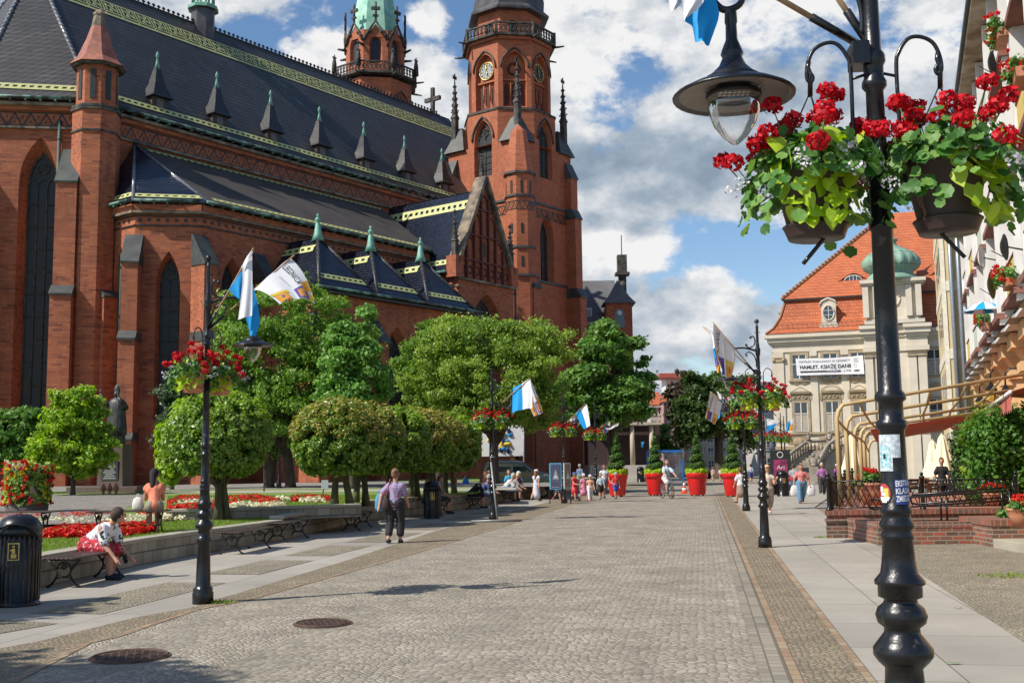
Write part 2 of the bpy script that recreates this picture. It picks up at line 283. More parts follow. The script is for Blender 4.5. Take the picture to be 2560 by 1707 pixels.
# ================================================================== CATHEDRAL (local x along the nave, local y away from the street)
CB = brickmat('church_brick', [(.22, .055, .025), (.40, .10, .038), (.48, .14, .052), (.33, .08, .032), (.44, .12, .044)], (.28, .12, .07), .34, .15, .014, mottle=.3, stain=(.07, .028, .02), bump=.25)
CBL = brickmat('tower_brick', [(.32, .08, .032), (.42, .115, .045), (.47, .14, .055), (.38, .095, .038)], (.32, .13, .075), .34, .15, .012, mottle=.25, bump=.2, stain=(.16, .05, .03))
SAND = pm('weathered_sandstone', (.28, .22, .15), .85, 0, (.07, .06, .05), 1.5, .4, 9)
DSTONE = pm('sooty_stone', (.10, .09, .075), .85, 0, (.02, .02, .02), 2.2, .5, 12)
SLATE = pm('slate_cap', (.075, .08, .07), .55, 0, (.03, .033, .035), 1.2, .3, 9)
COPPER = pm('verdigris_copper', (.20, .42, .32), .6, .1, (.11, .28, .22), 3, .2, 8)
COPPERL = pm('pale_verdigris_copper', (.33, .55, .42), .6, .1, (.16, .40, .30), 1.2, .15, 8)
TILE = brickmat('glazed_dark_tile', [(.052, .050, .050), (.07, .067, .066), (.042, .041, .042), (.085, .08, .075)], (.016, .016, .018), .3, .36, .045, mottle=.45, bump=.8, rough=.46, stain=(.035, .033, .03))
TILEG = brickmat('glossy_blue_tile', [(.012, .018, .04), (.03, .038, .065), (.014, .02, .034)], (.004, .004, .007), .30, .22, .04, mottle=.3, bump=1.0, rough=.16)
FELT = pm('brown_roofing_felt', (.060, .048, .040), .75, 0, (.035, .03, .027), .5, .15, 6)
LIME = pm('lime_glazed_tile', (.50, .50, .20), .5, 0, (.34, .36, .15), 5, lo=.3, hi=.6)
LGLASS = pm('leaded_glass', (.013, .013, .015), .5, 0, (.008, .01, .014), 1.4, .5, 5)
LEAD = pm('lead_dome', (.10, .095, .095), .5, .3, (.05, .05, .055), 1.2, .2, 6)
MULL = pm('window_mullion', (.10, .085, .065), .8, 0, (.03, .03, .03), 3)
DARKBAND = pm('black_glazed_brick', (.02, .025, .02), .5, 0, (.012, .014, .012), 5)
GOLD = pm('gold_leaf', (.7, .5, .15), .35, .6); DIAL = pm('clock_dial', (.33, .36, .36), .6, 0, (.22, .25, .26), 4); DIALB = pm('black_dial', (.02, .025, .03), .5)
ch = thing('cathedral', 'huge red brick gothic cathedral with dark tiled roofs and two octagonal towers', 'cathedral', (0, 0, 0), math.atan2(.8, .6))
def arch(hw, zsp, zt, n=7):
 H = zt - zsp
 if H <= 0: return [(-hw, zsp), (hw, zsp)]
 if H < hw: L_ = [(-hw * math.cos(a), zsp + H * math.sin(a)) for a in [math.pi / 2 * k / n for k in range(n + 1)]]
 else:
  r_ = (hw * hw + H * H) / (2 * hw); am = math.asin(H / r_); L_ = [(r_ - hw - r_ * math.cos(am * k / n), zsp + r_ * math.sin(am * k / n)) for k in range(n + 1)]
 return L_ + [(-x, z) for x, z in L_[:-1][::-1]]
class Wall:
 def __init__(s, mb, p0, e, out, L, z0, z1):
  s.mb, s.p, s.L, s.z0, s.z1 = mb, V3(p0[0], p0[1], 0), L, z0, z1; s.e = V3(e[0], e[1], 0); s.e /= np.linalg.norm(s.e); s.o = V3(out[0], out[1], 0); s.o /= np.linalg.norm(s.o)
 def P(s, u, z, d=0): return s.p + s.e * u + s.o * d + V3(0, 0, z)
 def rect(s, u0, u1, z0, z1, d=0):
  if u1 - u0 > 1e-4 and z1 - z0 > 1e-4: s.mb.quads([[s.P(u0, z0, d), s.P(u1, z0, d), s.P(u1, z1, d), s.P(u0, z1, d)]])
 def run(s, ops, depth=.5, splay=.75):
  u = 0
  ops = sorted(ops)
  for i, (c, hw, zs, zp, zt) in enumerate(ops):
   s.rect(u, c - hw, s.z0, s.z1)
   s.rect(c - hw, c + hw, s.z0, zs)
   A = [(c + x, z) for x, z in arch(hw, zp, zt)]
   for (xa, za), (xb, zb) in zip(A[:-1], A[1:]): s.mb.quads([[s.P(xa, za), s.P(xb, zb), s.P(xb, s.z1), s.P(xa, s.z1)]])
   h2 = hw * splay; B = [(c + x, z) for x, z in arch(h2, zp, zp + (zt - zp) * splay)]
   o1 = [(c - hw, zs)] + A + [(c + hw, zs)]; o2 = [(c - h2, zs + .25)] + B + [(c + h2, zs + .25)]
   for k in range(len(o1)):
    a_, b_ = k, (k + 1) % len(o1); s.mb.quads([[s.P(*o1[a_]), s.P(*o1[b_]), s.P(*o2[b_], -depth), s.P(*o2[a_], -depth)]])
   u = c + hw
  s.rect(u, s.L, s.z0, s.z1); return s
 def window(s, op, par, depth=.5, splay=.75, lights=2, gm=None, name='window', trac=True, bars=0):
  c, hw, zs, zp, zt = op; h2 = hw * splay; zt2 = zp + (zt - zp) * splay; g = MB()
  B = [(c - h2, zs + .2)] + [(c + x, z) for x, z in arch(h2, zp, zt2)] + [(c + h2, zs + .2)]; g.add([s.P(x, z, -depth + .01) for x, z in B], [tuple(range(len(B)))])
  w = build(name, g, gm or LGLASS, par)
  if trac:
   t = MB(); d = -depth + .05; r_ = max(.03, hw * .045)
   for k in range(lights + 1):
    u = c - h2 + 2 * h2 * k / lights
    if k in (0, lights): u += r_ if k == 0 else -r_
    t.tube([s.P(u, zs + .2, d), s.P(u, zp, d)], r_, 4)
   sw = h2 / lights
   for k in range(lights):
    cc = c - h2 + sw * (2 * k + 1); t.tube([s.P(cc + x, z, d) for x, z in arch(sw, zp, zp + sw * 1.5, 4)], r_, 4)
   if lights > 1:
    rc = h2 * .42; zc_ = zp + (zt2 - zp) * .52
    t.tube([s.P(c + rc * math.cos(a), zc_ + rc * math.sin(a), d) for a in [2 * math.pi * k / 12 for k in range(13)]], r_, 4)
    for a in range(4): t.tube([s.P(c, zc_, d), s.P(c + rc * math.cos(a * math.pi / 2 + .78), zc_ + rc * math.sin(a * math.pi / 2 + .78), d)], r_ * .8, 4)
   t.tube([s.P(c + x, z, d) for x, z in arch(h2 * .96, zp, zt2 * .998, 6)], r_ * 1.3, 4)
   for k in range(bars): z = zs + .2 + (zp - zs) * (k + 1) / (bars + 1); t.tube([s.P(c - h2, z, d), s.P(c + h2, z, d)], r_ * .5, 4)
   build('tracery', t, MULL, w)
  return w
 def butt(s, u, w, stages, mb, ms):
  """stages: (z bottom, z top, depth at bottom, slope rise)"""
  for z0, z1, d, rise, dt in stages:
   a, b = s.P(u - w / 2, 0), s.P(u + w / 2, 0); ring = lambda z, dd: [s.P(u - w / 2, z, -.05), s.P(u + w / 2, z, -.05), s.P(u + w / 2, z, dd), s.P(u - w / 2, z, dd)]
   mb.loft([ring(z0, d), ring(z1, d)], smooth=False)
   w2 = w / 2 + .06; rg = lambda z, dd: [s.P(u - w2, z, -.02), s.P(u + w2, z, -.02), s.P(u + w2, z, dd), s.P(u - w2, z, dd)]
   ms.loft([rg(z1, d + .1), rg(z1 + .12, d + .12), rg(z1 + rise, dt + .05)], smooth=False)
def band(mb, a, b, up, h, mod, style=0, off=None):
 a, b, up = map(lambda q: np.array(q, float), (a, b, up)); L = np.linalg.norm(b - a); e = (b - a) / L; up = up / np.linalg.norm(up); nrm = np.cross(e, up)
 if off is None: off = .04
 o = nrm * off if nrm[2] > 0 else -nrm * off
 def q(u0, v0, u1, v1, u2, v2, u3, v3): mb.quads([[a + o + e * u + up * v * h for u, v in ((u0, v0), (u1, v1), (u2, v2), (u3, v3))]])
 n = max(1, round(L / mod)); m_ = L / n
 if style == 0:     # framed panels with a zigzag
  q(0, .93, L, .93, L, 1, 0, 1); q(0, .24, L, .24, L, .31, 0, .31); q(0, 0, L, 0, L, .13, 0, .13)
  for k in range(n):
   x = k * m_; q(x, .13, x + m_ * .09, .13, x + m_ * .09, .93, x, .93)
   q(x + m_ * .17, .37, x + m_ * .26, .37, x + m_ * .26, .88, x + m_ * .17, .88); q(x + m_ * .84, .37, x + m_ * .92, .37, x + m_ * .92, .88, x + m_ * .84, .88)
   q(x + m_ * .2, .88, x + m_ * .2, .76, x + m_ * .9, .37, x + m_ * .9, .49); q(x + m_ * .3, .37, x + m_ * .62, .37, x + m_ * .46, .58, x + m_ * .46, .58); q(x + m_ * .5, .88, x + m_ * .82, .88, x + m_ * .66, .66, x + m_ * .66, .66)
 elif style == 1:   # chain
  q(0, .68, L, .68, L, 1, 0, 1); q(0, 0, L, 0, L, .32, 0, .32)
  for k in range(n): x = k * m_; q(x, .32, x + m_ * .5, .32, x + m_ * .65, .68, x + m_ * .15, .68)
 elif style == 2:   # toothed
  q(0, .55, L, .55, L, 1, 0, 1)
  for k in range(n): x = k * m_; q(x, 0, x + m_ * .55, 0, x + m_ * .7, .6, x + m_ * .15, .6)
 elif style == 3:   # triangle frieze
  q(0, .9, L, .9, L, 1, 0, 1); q(0, 0, L, 0, L, .1, 0, .1)
  for k in range(n):
   x = k * m_; t_ = .12 * m_; q(x, .1, x + t_, .1, x + m_ / 2 + t_ / 2, .9, x + m_ / 2 - t_ / 2, .9); q(x + m_ - t_, .1, x + m_, .1, x + m_ / 2 + t_ / 2, .9, x + m_ / 2 - t_ / 2, .9)
   q(x + m_ * .42, .25, x + m_ * .58, .25, x + m_ * .5, .5, x + m_ * .5, .5); q(x + m_ * .93, .75, x + m_ * 1.07, .75, x + m_ * 1., .5, x + m_ * 1., .5)
def slab(mb, poly, t=.15):
 poly = [np.array(p, float) for p in poly]; n_ = np.cross(poly[1] - poly[0], poly[2] - poly[0]); n_ /= np.linalg.norm(n_)
 if n_[2] < 0: n_ = -n_
 mb.loft([[p - n_ * t for p in poly], poly], smooth=False)
def cresting(mb, a, b, h=.35, step=.45):
 a, b = np.array(a, float), np.array(b, float); L = np.linalg.norm(b - a); e = (b - a) / L; mb.tube([a, b], .07, 5)
 for k in range(int(L / step)): p = a + e * (k + .5) * step; mb.rbox(p + V3(0, 0, h * .5), .05, .04, h * .5, e); mb.rbox(p + V3(0, 0, h * .65), .14, .04, .05, e)
def pinnacle(mb, c, h, r, n=4):
 mb.lathe([(r, 0), (r, h * .32), (r * 1.3, h * .34), (r * .8, h * .4), (.03, h)], c, n, smooth=False, rot=.78)
 for k in range(5):
  z = h * (.45 + .1 * k); rr = r * (1.15 - .18 * k)
  for a in range(4): mb.ball((c[0] + rr * math.cos(a * 1.571), c[1] + rr * math.sin(a * 1.571), c[2] + z), r * .26, 5, 3)
 mb.box((c[0] - r * .75, c[1] - .04, c[2] + h * .97), (c[0] + r * .75, c[1] + .04, c[2] + h * 1.02)); mb.ball((c[0], c[1], c[2] + h * 1.04), r * .3, 5, 4)
def octa(cx, cy, ap, rot=math.pi / 8):
 r_ = ap / math.cos(math.pi / 8); return [(cx + r_ * math.cos(rot + k * math.pi / 4), cy + r_ * math.sin(rot + k * math.pi / 4)) for k in range(8)]
def drain(pts, name='drainpipe', m_=None):
 b = MB(); b.tube(pts, .11, 6)
 L = np.linalg.norm(np.array(pts[-1], float) - np.array(pts[0], float))
 for k in range(int(L / 2.5)):
  f_ = (k + .5) / int(L / 2.5); p = np.array(pts[0], float) * (1 - f_) + np.array(pts[-1], float) * f_
  if len(pts) == 2: b.ball(p, .15, 6, 4)
 return build(name, b, m_ or COPPER, ch)
# ---- nave
NE, NR, ZE, ZR, Z0 = 62.0, 70.0, 25.0, 36.9, -.5
A0, A1 = 37.43, 82.5
b = MB()
Wall(b, (A0, NE), (1, 0), (0, -1), A1 - A0, 17, 24.3).run([])
Wall(b, (A0, 2 * NR - NE), (1, 0), (0, 1), A1 - A0, Z0, 24.3).run([])
k8 = 8 * math.tan(math.pi / 8) * 2 / math.sqrt(2)   # octagon leg
c2 = (A0 - k8, NE + k8); c3 = (A0 - k8, 2 * NR - NE - k8)
side = math.hypot(c2[0] - A0, c2[1] - NE)
wc = Wall(b, c2, (A0 - c2[0], NE - c2[1]), (-1, -1), side, Z0, 24.3)
opc = (side * .60, 1.22, 5.2, 19.6, 22.6); wc.run([opc], .8, .72)
w3 = Wall(b, (c2[0], c3[1]), (0, -1), (-1, 0), c3[1] - c2[1], Z0, 24.3); op3 = (3.3, 1.22, 5.2, 19.6, 22.6); w3.run([op3], .8, .72)
b.prism([(A0 + 1, NE + .4), (A1, NE + .4), (A1, 77.5), (A0 + 1, 77.5), (c3[0] + 1, c3[1]), (c2[0] + 1, c2[1] + .4)], Z0, 24.2)
build('nave_wall', b, CB, ch)
wc.window(opc, ch, .8, .72, 3, bars=9); w3.window(op3, ch, .8, .72, 3, bars=9)
s_ = MB(); fr = MB(); gut = MB(); lime = MB()
for (p, q_) in (((A0, NE), (A1, NE)), (c2, (A0, NE)), (c3, c2)):
 p, q_ = V3(*p, 0), V3(*q_, 0); e_ = (q_ - p) / np.linalg.norm(q_ - p); o_ = V3(e_[1], -e_[0], 0); Ln = np.linalg.norm(q_ - p)
 s_.rbox((p + q_) / 2 + o_ * .17 + V3(0, 0, 24.62), Ln / 2 + .15, .32, .10, e_); s_.rbox((p + q_) / 2 + o_ * .1 + V3(0, 0, 23.15), Ln / 2 + .05, .12, .07, e_)
 fr.rbox((p + q_) / 2 + o_ * .05 + V3(0, 0, 24.4), Ln / 2, .2, .14, e_)
 gut.tube([p + o_ * .62 + V3(0, 0, 24.98), q_ + o_ * .62 + V3(0, 0, 24.98)], .12, 6)
 for k in range(int(Ln / .9)): gut.rbox(p + e_ * (k + .5) * .9 + o_ * .5 + V3(0, 0, 24.8), .05, .22, .05, e_)
 f2_ = MB(); band(f2_, p + o_ * .02 + V3(0, 0, 23.25), q_ + o_ * .02 + V3(0, 0, 23.25), (0, 0, 1), .95, .95, 3, off=0); o2 = build('frieze', f2_, DARKBAND, ch)
GUT = pm('dark_copper_gutter', (.12, .24, .19), .6, .2, (.03, .04, .035), 1.6, .2, 8, lo=.45, hi=.6)
build('cornice', s_, SAND, ch); build('brick_cornice', fr, CB, ch); build('gutter', gut, GUT, ch)
roof = MB(); ap = (A0 + .6, NR, ZR)
ev = lambda a, n_: (a, n_, ZE)
o1 = (A0 + .2, NE - .6); o2_ = (c2[0] - .45, c2[1] - .3)
slab(roof, [ev(*o1), ev(A1 + .5, NE - .6), (A1 + .5, NR, ZR), ap])
slab(roof, [ev(*o2_), ev(*o1), ap]); slab(roof, [ev(o2_[0], 2 * NR - o2_[1]), ev(*o2_), ap]); slab(roof, [ev(A1, 2 * NR - NE + .6), ev(A0, 2 * NR - NE + .6), ap, (A1, NR, ZR)])
build('nave_roof', roof, TILE, ch)
upn = V3(0, NR - NE + .6, ZR - ZE); Lr = np.linalg.norm(upn); upn /= Lr
at = lambda a, s: V3(a, NE - .6, ZE) + upn * s
band(lime, at(A0 + .9, Lr - 3.5), at(A1 - .3, Lr - 3.5), upn, 1.75, 1.38, 0); band(lime, at(A0 + 1.2, .75), at(A1, .75), upn, .55, .5, 1)
def hipband(p, q_, apx, s0, h, mod, style):
 p, q_, apx = np.array(p, float), np.array(q_, float), np.array(apx, float); m_ = (p + q_) / 2; L = np.linalg.norm(apx - m_); t = s0 / L; band(lime, p + (apx - p) * t, q_ + (apx - q_) * t, apx - m_, h, mod, style)
hipband(ev(*o2_), ev(*o1), ap, .75, .5, .5, 1); hipband(ev(o2_[0], 2 * NR - o2_[1]), ev(*o2_), ap, .75, .5, .5, 1)
cr_ = MB(); cresting(cr_, ap, (A1 - 1, NR, ZR)); build('ridge_cresting', cr_, IRON, ch)
hp = MB()
for p in (ev(*o1), ev(*o2_), ev(o2_[0], 2 * NR - o2_[1])):
 hp.tube([p, ap], .12, 6)
 for k in range(34): q_ = np.array(p) + (np.array(ap) - np.array(p)) * (k + .5) / 34; hp.ball(q_ + V3(0, 0, .08), (.16, .16, .12), 6, 4)
build('hip_tiles', hp, pm('glazed_hip_tile', (.25, .26, .28), .18, 0, (.1, .1, .12), 4), ch)
# dormers
first = None
for k in range(8):
 a = 43.1 + 5.02 * k if k < 8 else 0
 if k == 7: a = 38.4; continue
 dz = 26.0; p = V3(a, NE + .55, dz)
 m_ = MB(); m_.box((-.62, -.3, -.2), (.62, 1.8, .95));
 d = build('roof_dormer', m_, pm('dormer_timber', (.06, .04, .03), .7) if first is None else first.data.materials[0], ch, tuple(p))
 if first is None:
  first = d
 t = MB(); t.lathe([(1.18, .8), (1.02, .98), (.58, 1.8), (.25, 3.0), (.05, 3.1)], (0, .1, 0), 4, smooth=False, rot=math.pi / 4)
 t.add([(-.75, .3, .9), (.75, .3, .9), (0, .3, 2.05), (-.75, 2.8, .9), (.75, 2.8, .9), (0, 2.8, 2.05)], [(0, 1, 2), (0, 2, 5, 3), (1, 4, 5, 2), (0, 3, 4, 1)])
 build('dormer_roof', t, pm('black_dormer_tile', (.014, .014, .016), .4, 0, (.03, .03, .032), 6, .5, 12) if k == 0 else bpy.data.materials['black_dormer_tile'], d)
 t = MB(); t.lathe([(.22, 2.9), (.1, 3.4), (.05, 3.75), (.12, 3.85), (.12, 3.95), (.02, 4.2)], (0, .1, 0), 8); t.box((-.6, -.5, -.28), (.6, .3, -.18)); build('copper_finial', t, COPPER, d)
 t = MB(); t.box((-.27, -.33, .05), (.27, -.305, .75)); build('louvre', t, pm('dormer_louvre', (.11, .12, .13), .6) if k == 0 else LV, d)
 if k == 0: LV = bpy.data.objects['louvre'].data.materials[0]
# ridge bell turret
t = MB(); t.lathe([(.95, -2.6), (.95, 1.2), (1.2, 1.3), (1.2, 1.5), (.85, 1.65)], (52.3, NR, ZR), 8, smooth=False, rot=.39); bt_ = build('ridge_turret', t, LEAD, ch)
t = MB(); t.lathe([(1.25, 1.28), (1.25, 1.52), (.9, 1.75)], (52.3, NR, ZR), 8, smooth=False, rot=.39)
for k in range(8): a = .39 + k * math.pi / 4; t.tube([(52.3 + .85 * math.cos(a), NR + .85 * math.sin(a), ZR + 1.6), (52.3 + .85 * math.cos(a), NR + .85 * math.sin(a), ZR + 4.3)], .09, 5)
t.lathe([(1.1, 4.3), (1.2, 4.5), (.9, 4.9), (.2, 8), (.03, 10)], (52.3, NR, ZR), 8, smooth=False, rot=.39); build('copper_lantern', t, COPPER, bt_)
t = MB(); t.lathe([(.3, 3.2), (.26, 3.4), (.12, 3.7), (.05, 3.75)], (52.3, NR, ZR), 8); t.tube([(52.3, NR, ZR + 3.7), (52.3, NR, ZR + 4.3)], .03); build('bell', t, IRON, bt_)
# corner stair turret with spirelet
tx, tn = 37.75, 61.2
t = MB(); t.prism(octa(tx, tn, 1.35), Z0, 24.0); t.prism(octa(tx, tn, 1.18), 24.35, 27.0, smooth=False)
tu = build('stair_turret', t, CB, ch)
t = MB()
for k in range(8):
 a = k * math.pi / 4; e_ = (-math.sin(a), math.cos(a)); c_ = V3(tx + 1.2 * math.cos(a), tn + 1.2 * math.sin(a), 0)
 for sx in (0,): t.rbox(c_ + V3(0, 0, 25.7), .17, .03, .95, e_)
build('turret_opening', t, DARKBAND, tu)
t = MB(); t.prism(octa(tx, tn, 1.45), 24.0, 24.15); t.prism(octa(tx, tn, 1.4), 24.9 - .7, 24.35); t.prism(octa(tx, tn, 1.42), 22.6, 22.72); t.prism(octa(tx, tn, 1.5), 26.95, 27.12)
build('string_course', t, DSTONE, tu)
t = MB(); t.lathe([(1.75, 27.1), (1.3, 27.6), (.78, 28.9), (.5, 29.8)], (tx, tn, 0), 8, smooth=False, rot=.39); build('spirelet', t, pm('terracotta_spirelet', (.36, .12, .07), .7, 0, (.2, .07, .05), 2), tu)
t = MB(); t.lathe([(.5, 29.8), (.36, 30.55), (.42, 30.6), (.42, 30.72), (.2, 30.95), (.02, 31.05)], (tx, tn, 0), 8, smooth=False, rot=.39); build('spirelet_tip', t, SAND, tu)
# big buttresses of the choir
bb = MB(); bs_ = MB()
wt = Wall(bb, (A0, NE), (.707, -.707), (-.38, -.92), 2, Z0, 20)
for wl_, u, stg in ((wc, .05, [(Z0, 9.5, 2.6, .9, 2.0), (9.5, 17.9, 2.0, 2.6, .15)]), (wc, side - .55, [(Z0, 12.1, 2.3, .7, 1.8), (12.1, 19.2, 1.8, 2.6, .1)]), (Wall(bb, (A0, NE), (1, 0), (0, -1), 5, Z0, 20), .75, [(Z0, 3.9, 2.9, .6, 2.6), (3.9, 12.1, 2.5, .7, 1.9), (12.1, 17.5, 1.9, 2.4, .3)])):
 wl_.butt(u, 1.25, stg, bb, bs_)
build('buttress', bb, CB, ch); build('buttress_cap', bs_, SLATE, ch)
wc.mb = None
# ---- side aisle with polygonal end
NA, ZA, ZT_ = 55.0, 17.95, 23.0; aA = 41.24
k_ = 3.95 / math.sqrt(2); g2 = (aA - k_, NA + k_)
aq = MB(); wa = Wall(aq, (aA, NA), (1, 0), (0, -1), 62.4 - aA, Z0, ZA - .35)
ops = [(2.45, .82, 5.5, 12.9, 14.9)] + [(2.45 + 4.2 * k, .82, 5.5, 12.9, 14.9) for k in range(1, 4)]
wa.run(ops, .7, .8)
wg = Wall(aq, g2, (aA - g2[0], NA - g2[1]), (-1, -1), 3.95, Z0, ZA - .35); og = (2.05, .72, 4.5, 12.9, 14.9); wg.run([og], .7, .8)
wh = Wall(aq, (g2[0], NE), (0, -1), (-1, 0), NE - g2[1], Z0, ZA - .35); oh = (NE - g2[1] - 1.4, .62, 5.5, 12.9, 15.3); wh.run([oh], .7, .8)
aq.prism([(aA + .7, NA + 1.0), (62.4, NA + 1.0), (62.4, NE), (g2[0] + 1, NE), (g2[0] + 1, g2[1] + .6)], Z0, ZA - .4)
build('aisle_wall', aq, CB, ch)
for o_ in ops[:3]: wa.window(o_, ch, .7, .8, 2, bars=7)
wg.window(og, ch, .7, .8, 2, bars=8); wh.window(oh, ch, .7, .8, 2, bars=8)
rf = MB(); T = lambda a: (a, NE - .02, ZT_); E_ = lambda a, n_: (a, n_, ZA)
slab(rf, [E_(aA + .15, NA - .55), E_(62.6, NA - .55), T(64.4), T(aA - .2)], .12); build('aisle_roof', rf, FELT, ch)
rf = MB(); slab(rf, [E_(g2[0] - .4, g2[1] - .35), E_(aA + .15, NA - .55), T(aA - .2)], .12); slab(rf, [E_(g2[0] - .4, NE), E_(g2[0] - .4, g2[1] - .35), T(aA - .2)], .12); build('aisle_hip_roof', rf, TILEG, ch)
upa = V3(0, NE - NA + .5, ZT_ - ZA); La = np.linalg.norm(upa); upa /= La
band(lime, V3(aA + .9, NA - .55, ZA) + upa * .55, V3(61.6, NA - .55, ZA) + upa * .55, upa, .42, .5, 1); band(lime, V3(aA + .4, NA - .55, ZA) + upa * (La - .95), V3(64, NA - .55, ZA) + upa * (La - .95), upa, .5, .55, 2)
hipband(E_(g2[0] - .4, g2[1] - .35), E_(aA + .15, NA - .55), T(aA - .2), .45, .42, .5, 1); hipband(E_(g2[0] - .4, NE), E_(g2[0] - .4, g2[1] - .35), (aA - .2, NE, ZT_), .45, .42, .5, 1)
hp = MB(); hp.tube([E_(aA + .15, NA - .55), T(aA - .2)], .11, 6); hp.tube([E_(g2[0] - .4, g2[1] - .35), T(aA - .2)], .11, 6); build('aisle_hip_tiles', hp, bpy.data.materials['glazed_hip_tile'], ch)
s_ = MB(); gut = MB(); fr = MB(); brk = MB()
for (p, q_) in (((aA, NA), (62.4, NA)), (g2, (aA, NA)), ((g2[0], NE), g2)):
 p, q_ = V3(*p, 0), V3(*q_, 0); e_ = (q_ - p) / np.linalg.norm(q_ - p); o_ = V3(e_[1], -e_[0], 0); Ln = np.linalg.norm(q_ - p)
 s_.rbox((p + q_) / 2 + o_ * .15 + V3(0, 0, 17.3), Ln / 2 + .1, .2, .07, e_); gut.tube([p + o_ * .6 + V3(0, 0, 17.95), q_ + o_ * .6 + V3(0, 0, 17.95)], .11, 6)
 brk.rbox((p + q_) / 2 + o_ * .1 + V3(0, 0, 17.6), Ln / 2 + .06, .18, .2, e_)
 for k in range(int(Ln / .55)): fr.rbox(p + e_ * (k + .5) * .55 + o_ * .01 + V3(0, 0, 16.85), .09, .03, .09, e_)
 fr.rbox((p + q_) / 2 + o_ * .03 + V3(0, 0, 17.1), Ln / 2, .05, .04, e_); fr.rbox((p + q_) / 2 + o_ * .03 + V3(0, 0, 16.5), Ln / 2, .05, .04, e_)
 for k in range(int(Ln / .8)): gut.rbox(p + e_ * (k + .5) * .8 + o_ * .42 + V3(0, 0, 17.8), .05, .22, .05, e_)
build('aisle_cornice', s_, SAND, ch); build('aisle_brick_cornice', brk, CB, ch); build('aisle_gutter', gut, GUT, ch); build('aisle_frieze', fr, DARKBAND, ch)
for i, (wl_, u, w_, mz) in enumerate(((wg, .0, .95, 13.9), (wa, -.15, .95, 13.9), (wa, 4.55, .8, 13.4), (wa, 8.8, .8, 13.4))):
 bb, bs_ = MB(), MB(); wl_.butt(u, w_, [(Z0, 3.2, 2.0, .5, 1.7), (3.2, 9.2, 1.7, .6, 1.3), (9.2, mz, 1.25, 2.0, .05)], bb, bs_); o_ = build('buttress', bb, CB, ch); build('buttress_cap', bs_, SLATE, o_)
drain([(38.55, 60.0, 17.6), (38.6, 59.4, 15.6)]); drain([(38.6, 59.4, 15.6), (38.6, 59.4, 3.2)], m_=pm('green_black_pipe', (.05, .09, .07), .6))
q_ = wc.P(side - 1.5, 0, .15); drain([q_ + V3(0, 0, 23.7), q_ + V3(0, 0, 1)], m_=bpy.data.materials['green_black_pipe'])
# ---- side chapels with hipped roofs
NC, ZC_ = 49.8, 12.75
cq = MB(); wch = Wall(cq, (45.6, NC), (1, 0), (0, -1), 62.4 - 45.6, Z0, ZC_ - .3); copn = [(3.0, 1.0, 3.5, 8.5, 11.0), (7.9, 1.35, 3.5, 8.0, 10.9), (13.2, 1.0, 3.5, 8.5, 11.0)]; wch.run(copn, .6, .8)
Wall(cq, (45.6, NA), (0, -1), (-1, 0), NA - NC, Z0, ZC_ - .3).run([]); cq.prism([(45.7, NC + .8), (62.4, NC + .8), (62.4, NA), (45.7, NA)], Z0, ZC_ - .32); build('chapel_wall', cq, CB, ch)
for o_ in copn: wch.window(o_, ch, .6, .8, 2, bars=5)
xs = [45.9, 51.05, 56.1, 61.4]; ctr = [48.5, 53.45, 58.65]
for k in range(3):
 c_ = ctr[k]; lft, rt_ = xs[k] + (.05 if k else 0), xs[k + 1]; f_ = (c_, 52.3, 16.6); bk = (c_, 55.0, 16.6)
 t = MB(); slab(t, [(lft, NC - .45, ZC_), (rt_, NC - .45, ZC_), f_], .1); slab(t, [(lft, 55, ZC_), (lft, NC - .45, ZC_), f_, bk], .1); slab(t, [(rt_, NC - .45, ZC_), (rt_, 55, ZC_), bk, f_], .1)
 o_ = build('chapel_roof', t, TILEG, ch)
 hipband((lft, NC - .45, ZC_), (rt_, NC - .45, ZC_), f_, .75, .45, .5, 1)
 up_ = V3(0, 0, 0) + V3(c_ - lft, 0, 16.6 - ZC_); band(lime, V3(c_, 52.3, 16.6) - up_ / np.linalg.norm(up_) * 1.35 + V3(-.02, -.35, 0), V3(c_, 55, 16.6) - up_ / np.linalg.norm(up_) * 1.35, up_, .6, .6, 1)
 t = MB(); t.lathe([(.42, -.25), (.28, .15), (.16, .9), (.1, 1.0), (.2, 1.1), (.2, 1.22), (.05, 1.4), (.12, 1.5), (.02, 1.6)], f_, 8); build('copper_finial', t, COPPER, o_)
 t = MB()
 for p in ((lft, NC - .45, ZC_), (rt_, NC - .45, ZC_)): t.tube([p, f_], .12, 6)
 build('hip_tile', t, bpy.data.materials['glazed_hip_tile'] if 0 else TILE, o_)
s_ = MB(); s_.box((45.5, NC - .5, ZC_ - .35), (62.4, NC - .0, ZC_ - .2)); build('chapel_cornice', s_, DARKBAND, ch)
gut = MB(); gut.tube([(45.6, NC - .55, ZC_ - .05), (62.2, NC - .55, ZC_ - .05)], .1, 6); build('chapel_gutter', gut, GUT, ch)
bb, bs_ = MB(), MB()
for u in (.2, 5.5, 10.6): wch.butt(u, .8, [(Z0, 9.5, 1.1, 1.6, .05)], bb, bs_)
build('chapel_buttress', bb, CB, ch); build('chapel_buttress_cap', bs_, SLATE, ch)
